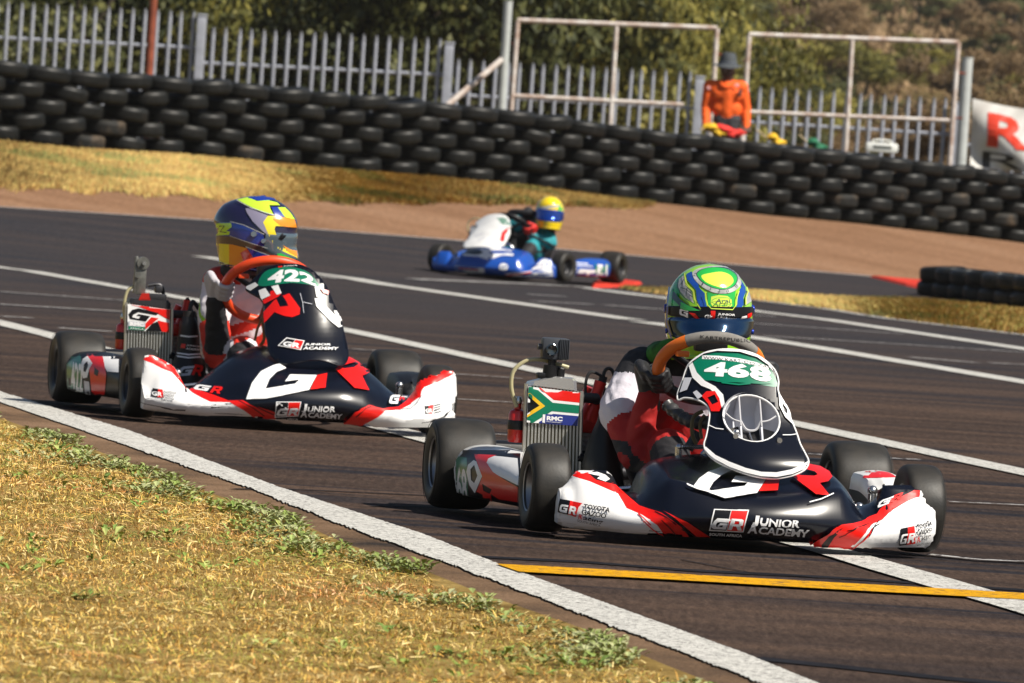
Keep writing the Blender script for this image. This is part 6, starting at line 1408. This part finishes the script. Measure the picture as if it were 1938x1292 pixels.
b = MB(); b.tube(smoothpath([F2.L(505, 590, .05), F2.L(498, 610, .03), F2.L(500, 640, .03), F2.L(492, 655, .03)], 6), .006, 8); b.tube(smoothpath([F2.L(500, 595, .05), F2.L(488, 620, .03), F2.L(482, 645, .03)], 6), .005, 8); b.build('cable_loom', mat('orange_cable', (.32, .12, .02), .5), R2)

ring = P2['ring']; gi = 33; hand = ring[gi]; wr = hand + Vector((-.022, .055, -.05))
shL, shR = Vector((-.185, .50, .495)), Vector((.11, .50, .475)); elL = Vector((-.205, .36, .235))
caps = [((-.02, .66, .14), (-.03, .58, .34), .125, .120, 0), ((-.03, .58, .34), (-.04, .53, .48), .118, .09, 0), ((-.04, .52, .48), (-.055, .48, .58), .065, .055, 2),
        (shL, (-.04, .52, .47), .072, .085, 0), (shR, (-.04, .52, .47), .072, .085, 0),
        (shL, Vector((-.215, .44, .37)), .070, .064, 0), (Vector((-.215, .44, .37)), elL, .058, .056, 1), (elL, wr, .052, .036, 2),
        (shR, Vector((.18, .40, .32)), .066, .058, 0), (Vector((.18, .40, .32)), Vector((.12, .28, .35)), .054, .048, 0), (Vector((.12, .28, .35)), ring[62] + Vector((.02, .06, -.05)), .048, .036, 0),
        ((-.09, .62, .13), (-.13, .27, .25), .085, .066, 0), ((.09, .62, .13), (.14, .27, .245), .085, .066, 0), ((-.13, .27, .25), (-.15, -.02, .12), .062, .046, 2), ((.14, .27, .245), (.15, -.02, .12), .062, .046, 2),
        ((-.15, -.02, .11), (-.15, -.13, .12), .040, .032, 2), ((.15, -.02, .11), (.15, -.13, .12), .040, .032, 2)]
def paint2(fc, mi):
    mi = mi.copy(); x, y, z = fc[:, 0], fc[:, 1], fc[:, 2]
    mi[(mi == 0) & (z > .50) & (x < -.12)] = 1
    mi[(mi == 0) & (z > .535) & (x > -.14)] = 2
    mi[(mi == 0) & (x > -.17) & (np.abs(z - .36 - (x + .05) * .5) < .022)] = 1; mi[(mi == 0) & (x > -.17) & (np.abs(z - .27 - (x + .05) * .7) < .03)] = 1
    mi[(mi == 0) & (y < .5) & (z < .24) & (np.sin(x * 50 + z * 45 + y * 20) > .1)] = 1
    mi[(mi == 0) & (x < -.20) & (np.abs(z - .43 - (y - .47)) < .010)] = 3
    return mi
M_flu = mat('lime_piping', (.30, .62, .03), .6); M_suitw2 = mat('white_suit_cloth', (.74, .70, .74), .75, bump=.7, bscale=20, noise=.12, nscale=14); M_suitr2 = mat('orange_red_suit_cloth', (.62, .025, .008), .7, bump=.6, bscale=20)
M_hnavy = mat('navy_purple_helmet_paint', (.012, .010, .045), .18, coat=1.0)
D2, B2, H2, HR2, Mh2 = driver(F2, 'driver in white and red suit with blue yellow and orange helmet, seated in kart 422', None, caps, [M_suitw2, M_suitr2, M_suitk, M_flu], (F2.L(489, 441, .42), 62, 6, -4, (.126, .158, .140, .022), M_hnavy), None, .0018, paint2)
T = (ring[gi + 1] - ring[gi - 1]); ow = (ring[gi] - Vector(CF2['sw'][0])); fw_ = T.cross(ow).normalized(); fw_ = fw_ if fw_.y < 0 else -fw_
glove('glove', hand, T, ow, fw_, wr, D2, [M_glovew, M_glovew])
T = (ring[63] - ring[61]); ow = (ring[62] - Vector(CF2['sw'][0])); glove('glove', ring[62], T, ow, fw_, ring[62] + Vector((.02, .055, -.05)), D2, [M_glovew, M_glovew])
M_vis2 = mat('smoked_visor', (.10, .14, .17), .08, .3, coat=1.0)
v2 = helmet_patch(HR2, -.072, .024, 66, .0042).build('visor', M_vis2, H2); setm(v2, Mh2)
for s_ in (-1, 1):
    for q, r_ in (((s_ * .126, -.022, .008), .013), ((s_ * .122, -.062, -.012), .010)): b = MB(); b.lathe([(.001, .007), (r_ * .8, .007), (r_, 0), (r_, -.006)], Matrix.Translation(q) @ Matrix.Rotation(s_ * math.radians(82), 4, 'Y'), 16); b.build('visor_pivot', M_steel, H2)
M_hor2 = mat('orange_paint_h', (.80, .26, .01), .2, coat=1.0); M_hye2 = mat('yellow_paint_h', (.82, .68, .02), .2, coat=1.0); M_hlg = mat('yellow_green_paint_h', (.50, .78, .04), .2, coat=1.0); M_hbl = mat('royal_blue_paint_h', (.008, .035, .28), .2, coat=1.0); M_hmar = mat('maroon_metallic_h', (.085, .05, .05), .3, .4, coat=1.0); M_hpur = mat('silver_purple_h', (.42, .38, .50), .2, .5, coat=1.0); M_hrd = mat('red_paint_h', (.65, .03, .01), .2, coat=1.0)
L = Livery(F2, [H2], H2, 5)
L.poly('yellow_flank', M_hye2, [(405, 458), (437, 462), (437, 500), (405, 500)]); L.poly('orange_flank', M_hor2, [(434, 461), (467, 469), (478, 505), (434, 505)]); L.poly('red_flank', M_hrd, [(455, 478), (468, 470), (492, 505), (466, 505)])
L.poly('maroon_band', M_hmar, [(405, 446), (437, 447), (469, 457.8), (506.5, 469), (509, 446.7), (517.6, 467.7), (530, 487.6), (580, 500), (575, 515), (530, 494), (486.7, 476.4), (466.9, 466.5), (437, 462), (405, 460)])
L.poly('blue_flank', M_hbl, [(405, 421), (437, 420.7), (462, 426.9), (497.8, 444), (505, 467.7), (474, 459), (434.7, 446.7), (405, 445)]); L.poly('blue_flank', M_hbl, [(466.9, 466.5), (489, 475), (529, 490), (536, 500), (486.7, 498)])
L.poly('green_number', M_hlg, [(410, 422), (438, 422), (439.6, 429.3), (429, 437), (436, 438), (434.7, 444), (410, 445.5)]); L.line('dark_lines', M_hnavy, [(416, 428), (426, 427), (418, 438), (430, 440)], 2)
L.poly('silver_swoosh', M_hpur, [(465, 395.3), (474.3, 394), (506.5, 408), (499, 421), (511, 448), (496.6, 436.8), (479, 419.4), (468, 403.3)])
L.poly('yellow_front', M_hye2, [(506.5, 409), (521, 409), (540, 412), (556, 416), (560, 430), (521, 427.5), (519, 434), (523.8, 449), (546, 471.5), (580, 479), (580, 500), (572, 493), (536, 476), (519, 466), (509, 446), (498, 421)])
L.poly('orange_front', M_hor2, [(517, 409.5), (536, 411), (556, 416), (560, 430), (541, 429), (529, 427), (516, 416)], [(533.7, 462.8), (548.6, 473), (582, 478), (582, 497), (572.8, 491), (546, 478.5)])
L.poly('yellow_green_swoosh', M_hlg, [(449.5, 379), (469.3, 375), (486.7, 382.3), (506.5, 380.4), (523.8, 384.8), (529, 389.7), (509, 389.7), (511.5, 397), (517, 407), (505, 403.3), (486.7, 398.4), (474.3, 392), (462, 386)])
L.poly('blue_top', M_hbl, [(470, 376), (474, 370), (515, 370), (521, 380), (489, 381.7)], [(512.7, 392.8), (525, 393), (538, 412), (519, 408)]); L.poly('yellow_front', M_hlg, [(525, 394), (538, 394), (547, 403), (556, 416), (538, 412)])
L.poly('green_strip', M_hgreen, [(524, 479), (531, 479), (556, 491), (553, 495), (524, 483)])
for q in ([(437, 419.5), (462, 425.7), (500, 443)], [(437, 446), (474, 459), (506, 469)], [(466, 466), (489, 475), (530, 490)], [(449, 381), (474, 394), (505, 405), (518, 408)]): L.line('silver_line', M_hsil, q, 1.3)
L.done()
L = Livery(F2, [v2], H2, 5); L.lay = 2; L.poly('red_graphic', M_bred, [(545, 426), (550, 427), (549, 434), (544, 432)], [(556, 430), (562, 431), (562, 438), (556, 437)]); L.poly('black_graphic', M_lblack, [(527, 451), (531, 444), (543, 433), (541, 446), (534, 454)]); L.done()
b = MB(); b.tube(smoothpath([Vector((-.17, .46, .545)), Vector((-.14, .40, .565)), Vector((-.05, .38, .57)), Vector((.04, .40, .565)), Vector((.10, .46, .55)), Vector((.06, .56, .55)), Vector((-.05, .59, .55)), Vector((-.14, .55, .55))], 5, True), .030, 12, closed=True); b.build('neck_brace', M_suitk, D2)

# ------------------------------------------------------------------ third kart, blue, far side of the track
F3 = Frame(948, 527, -21)
R3 = F3.root('racing_kart', 'blue and white racing kart cornering in the distance near the red kerb', 'kart', 'racing karts on the track')
M_kblue = mat('blue_bodywork', (.010, .07, .36), .28, coat=.5)
CF3 = dict(CF1); CF3.update(pod=M_kblue, bumper=M_black, nose_mats=[M_kblue], white_from=9, sw_top=M_black, sw_grip=M_black, rim=M_rimd, steer=math.radians(-14), seat=M_black, pod_r=(.25, .90), pod_dark=.0, sw=((-.03, .22, .44), .150, math.radians(52), .0))
P3 = build_kart(F1, R3, CF3)
pan3 = front_panel(F2, R3, OUT2, [], fn2, M_bwhite, .006, M_bwhite, .004)
for o_ in (pan3,) + tuple(pan3.children):
    for v in o_.data.vertices:
        z = .225 + (v.co.z - .22) * .82; k_ = max(0, 1 - (z - .22) / .32); v.co.y += -.05 - .17 * k_; v.co.x = v.co.x * 1.25 - .07 * k_; v.co.z = z
L = Livery(F3, [P3['nose']], P3['nose'], 6)
L.poly(Wt, M_lwhite, [(861, 503), (916, 507), (919, 527), (859, 520)], [(918, 521), (1003, 513), (1025, 492), (1040, 480), (1050, 540), (923, 534)], curve2([(953 + 8.5 * math.cos(k), 505 + 7 * math.sin(k)) for k in (0, .8, 1.6, 2.4, 3.2, 4, 4.8, 5.6)], 2))
L.poly(Wt, M_lwhite, [(852, 484), (862, 468), (900, 462), (970, 474), (972, 484), (950, 483), (925, 492), (905, 486), (875, 484)]); L.poly(Bk, M_lblack, curve2([(877, 475), (887, 471), (903, 472), (914, 477), (904, 482), (884, 480)], 3)); L.line(Rd, M_bred, [(868, 507), (880, 508), (905, 510)], 2); L.line(Rd, M_bred, [(930, 524), (975, 519), (1005, 515)], 2); L.line('grey_livery', M_lblue, [(947, 505), (959, 504)], 2); L.line('grey_livery', M_lblue, [(1010, 505), (1030, 499)], 1.5); L.line('grey_livery', M_lblue, [(1012, 511), (1030, 506)], 1.5); L.done()
L = Livery(F3, [pan3], pan3, 6); L.lay = 3.2
L.poly('green_number_panel', M_lgreen, [(940, 413), (975, 410), (1000, 420), (985, 430), (950, 424)]); L.poly('blue_livery', M_kblue, [(960, 420), (1010, 415), (1010, 440), (975, 440)]); L.poly('black_opening', M_lblack, curve2([(877, 472), (887, 469), (905, 471), (915, 476), (905, 479), (885, 477)], 3)); L.poly(Rd, M_bred, [(946, 456), (950, 440), (962, 430), (966, 433), (956, 444), (954, 458)]); L.line('grey_livery', M_grey, [(900, 448), (915, 442)], 2); L.line('grey_livery', M_grey, [(905, 455), (918, 449)], 2); L.done()
L = Livery(F3, [P3['pod_r']], P3['pod_r'], 6, .05)
L.poly(Wt, M_lwhite, [(1081, 507), (1130, 511), (1130, 538), (1081, 534)]); L.poly('green_livery', M_lgreen, [(1126, 486), (1165, 488), (1165, 528), (1126, 528)]); L.poly(Wt, M_lwhite, [(1131, 500), (1149, 501), (1149, 520), (1131, 519)])
for q in ([(1088, 497), (1113, 499)], [(1090, 502), (1121, 504)], [(1091, 520), (1115, 522)]): L.line('grey_livery', M_lwhite if q[0][1] < 511 else M_bred, q, 1.6)
L.text(BL_, M_lgreen, '26', (1133, 517), (13, 1), (0, -12), .0); L.done()
ring = P3['ring']; hand = ring[33]; wr = hand + Vector((-.02, .055, -.05)); wr2 = ring[62] + Vector((.022, .055, -.05))
M_teal = mat('teal_race_suit', (.01, .24, .28), .75, bump=.6, bscale=20); M_glover = mat('red_glove', (.62, .015, .01), .6, bump=.5, bscale=40)
shL, shR = Vector((-.14, .53, .46)), Vector((.18, .53, .46))
caps = [((.0, .66, .14), (.02, .58, .34), .125, .120, 1), ((.02, .58, .34), (.02, .53, .46), .118, .09, 1), ((.02, .52, .46), (.02, .49, .56), .06, .052, 1),
        (shL, (.02, .53, .45), .072, .085, 0), (shR, (.02, .53, .45), .072, .085, 0), (shL, (-.23, .40, .32), .066, .056, 0), ((-.23, .40, .32), wr, .052, .036, 0),
        (shR, (.27, .42, .31), .066, .058, 0), ((.27, .42, .31), wr2, .054, .036, 0),
        ((-.09, .62, .13), (-.14, .27, .26), .085, .066, 0), ((.09, .62, .13), (.16, .27, .27), .085, .066, 0), ((-.14, .27, .26), (-.15, -.02, .12), .062, .046, 1), ((.16, .27, .27), (.15, -.02, .12), .062, .046, 1), ((-.15, -.02, .11), (-.15, -.13, .12), .04, .032, 1), ((.15, -.02, .11), (.15, -.13, .12), .04, .032, 1)]
def paint3(fc, mi):
    mi = mi.copy(); mi[(mi == 0) & (np.sin(fc[:, 2] * 60 + fc[:, 0] * 30) > .75)] = 1; mi[(mi == 0) & (fc[:, 1] < .36) & (fc[:, 0] < -.1)] = 1; return mi
M_hyl3 = mat('yellow_helmet_shell', (.82, .60, .01), .2, coat=1.0)
D3, B3, H3, HR3, Mh3 = driver(F3, 'driver in teal and black suit with yellow helmet, seated in the distant blue kart', None, caps, [M_teal, M_suitk], (F3.L(1040, 403, .44), 22, -4, 2, (.124, .150, .148), M_hyl3), None, .0015, paint3)
for rg, wq in ((33, wr), (62, wr2)):
    T = (ring[rg + 1] - ring[rg - 1]); ow = (ring[rg] - Vector(CF1['sw'][0])); fw_ = T.cross(ow).normalized(); fw_ = fw_ if fw_.y < 0 else -fw_; glove('glove', ring[rg], T, ow, fw_, wq, D3, [M_glover, M_glover])
helmet_patch(HR3, -.082, .022, 78, .0045).build('visor', mat('deep_blue_visor', (.005, .05, .34), .12, .6, coat=1.0), H3)
L = Livery(F3, [H3], H3, 5); L.poly('green_graphic', M_hgreen, [(1058, 385), (1070, 388), (1070, 402), (1056, 400)]); L.poly('white_graphic', M_hsil, [(1018, 392), (1056, 387), (1060, 391), (1020, 397)]); L.done()
b = MB(); b.tube(smoothpath([Vector((-.13, .46, .54)), Vector((-.08, .40, .555)), Vector((.02, .38, .56)), Vector((.12, .40, .555)), Vector((.17, .46, .54)), Vector((.12, .58, .54)), Vector((.02, .60, .54)), Vector((-.1, .58, .54))], 5, True), .028, 10, closed=True); b.build('neck_brace', M_suitk, D3)

# ------------------------------------------------------------------ marshal in orange behind the wall
MY = 82.75
q0 = atY(1372, 250, MY); gz = terr(q0.x, q0.y); em = empty('person', Vector((q0.x, q0.y, gz)), 0, 'marshal in bright orange coverall and grey brimmed hat standing behind the tyre wall', 'person'); og = em.location.copy()
g_ = lambda x, y, d=0.0: atY(x, y, MY) - og + Vector((0, d, 0))
M_orange = mat('orange_coverall', (.90, .12, .004), .75, bump=.7, bscale=12, noise=.15, nscale=9); M_trs = mat('dark_trousers', (.03, .03, .035), .8, bump=.4, bscale=14); M_skin = mat('brown_skin', (.075, .035, .02), .5, noise=.1, nscale=30); M_hat = mat('grey_felt_hat', (.06, .07, .08), .85, noise=.2, nscale=20)
S_ = lambda v: v / 165.0
hz = [g_(1378, 132), g_(1378, 146, -.01)]
caps = [(g_(1377, 134, .0), g_(1378, 145, -.02), .088, .062, 1), (g_(1377, 138, .03), g_(1376, 165, .02), .058, .062, 1),
        (g_(1344, 163), g_(1403, 165), .080, .080, 0), (g_(1362, 178), g_(1389, 179), .112, .112, 0), (g_(1376, 172), g_(1375, 214), .125, .112, 0), (g_(1363, 205), g_(1387, 207), .102, .102, 0), (g_(1365, 226), g_(1386, 227), .098, .098, 2),
        (g_(1342, 163), g_(1336, 203, .02), .066, .060, 0), (g_(1336, 203, .02), g_(1335, 238, -.10), .058, .045, 0), (g_(1405, 165), g_(1412, 208, .02), .066, .060, 0), (g_(1412, 208, .02), g_(1412, 243, -.08), .058, .045, 0),
        (g_(1366, 235), Vector((-.08, 0, .50)), .10, .075, 2), (Vector((-.08, 0, .50)), Vector((-.09, .02, .10)), .070, .05, 2), (g_(1384, 235), Vector((.10, 0, .50)), .10, .075, 2), (Vector((.10, 0, .50)), Vector((.11, .02, .10)), .070, .05, 2),
        (Vector((-.09, .02, .06)), Vector((-.10, -.12, .04)), .05, .04, 2), (Vector((.11, .02, .06)), Vector((.12, -.12, .04)), .05, .04, 2)]
blob('body', caps, .012, [M_orange, M_skin, M_trs], em, 4, .003)
fc_ = g_(1378, 137); b = MB(); b.ball(fc_ + Vector((0, -.088, -.012)), .013, 10, (.9, 1.2, 1.5)); 
for s_ in (-1, 1): b.ball(fc_ + Vector((s_ * .082, .0, -.005)), .02, 10, (.4, .8, 1.3))
b.build('nose_and_ears', M_skin, em)
b = MB()
for s_ in (-1, 1): b.ball(fc_ + Vector((s_ * .032, -.078, .016)), .010, 10, (1.2, .6, .7))
b.build('eyes', mat('eye_white', (.5, .48, .45), .3), em)
MB().ball(fc_ + Vector((0, -.080, -.045)), .02, 10, (1.2, .4, .35)).build('mouth', mat('lip', (.10, .03, .025), .5), em)
hc_ = g_(1378, 122); b = MB(); rows = []
for r_, z_ in ((.001, .135), (.05, .14), (.075, .132), (.088, .10), (.098, .05), (.102, .01), (.115, 0), (.150, -.012), (.172, -.006), (.174, -.010), (.150, -.018), (.110, -.010)):
    rows.append([hc_ + Vector((r_ * math.cos(a), r_ * 1.05 * math.sin(a), z_ + (.016 * math.cos(2 * a) * (r_ > .12)) - .018 * (r_ > .14) * (math.sin(a) < -.3))) for a in [k * math.pi / 18 for k in range(36)]])
b.grid(rows, cv=True).build('hat', M_hat, em)
b = MB().tube([hc_ + Vector((.100 * math.cos(k * math.pi / 12), .105 * math.sin(k * math.pi / 12), .022)) for k in range(24)], .008, 6, closed=True); b.build('hat_band', mat('hat_band', (.10, .12, .16), .7), em)
b = MB(); b.tube(smoothpath([g_(1362, 154, -.08), g_(1368, 162, -.115), g_(1376, 166, -.12)], 4), .014, 8); b.tube(smoothpath([g_(1390, 155, -.08), g_(1385, 162, -.115), g_(1378, 166, -.12)], 4), .014, 8); b.build('collar', M_orange, em)
b = MB(); b.box(g_(1394, 161, -.125), (.045, .01, .035), .003); b.build('badge', mat('pink_badge', (.8, .45, .45), .6), em); b = MB(); b.box(g_(1341, 166, -.07), (.04, .012, .035), .003); b.build('badge', MATS['pink_badge'], em)
MB().box(g_(1400, 176, -.125), (.035, .012, .09), .004).build('radio_pocket', M_trs, em)
for hx, hy, s_ in ((1335, 243, 1), (1412, 248, -1)):
    c_ = g_(hx, hy, -.13); glove('hand', c_, Vector((1, 0, 0)), Vector((0, .1, 1)), Vector((0, -1, 0)), c_ + Vector((0, .08, .08)), em, [M_skin, M_orange])

for o in bpy.data.objects:
    if '_m' in o: del o['_m']
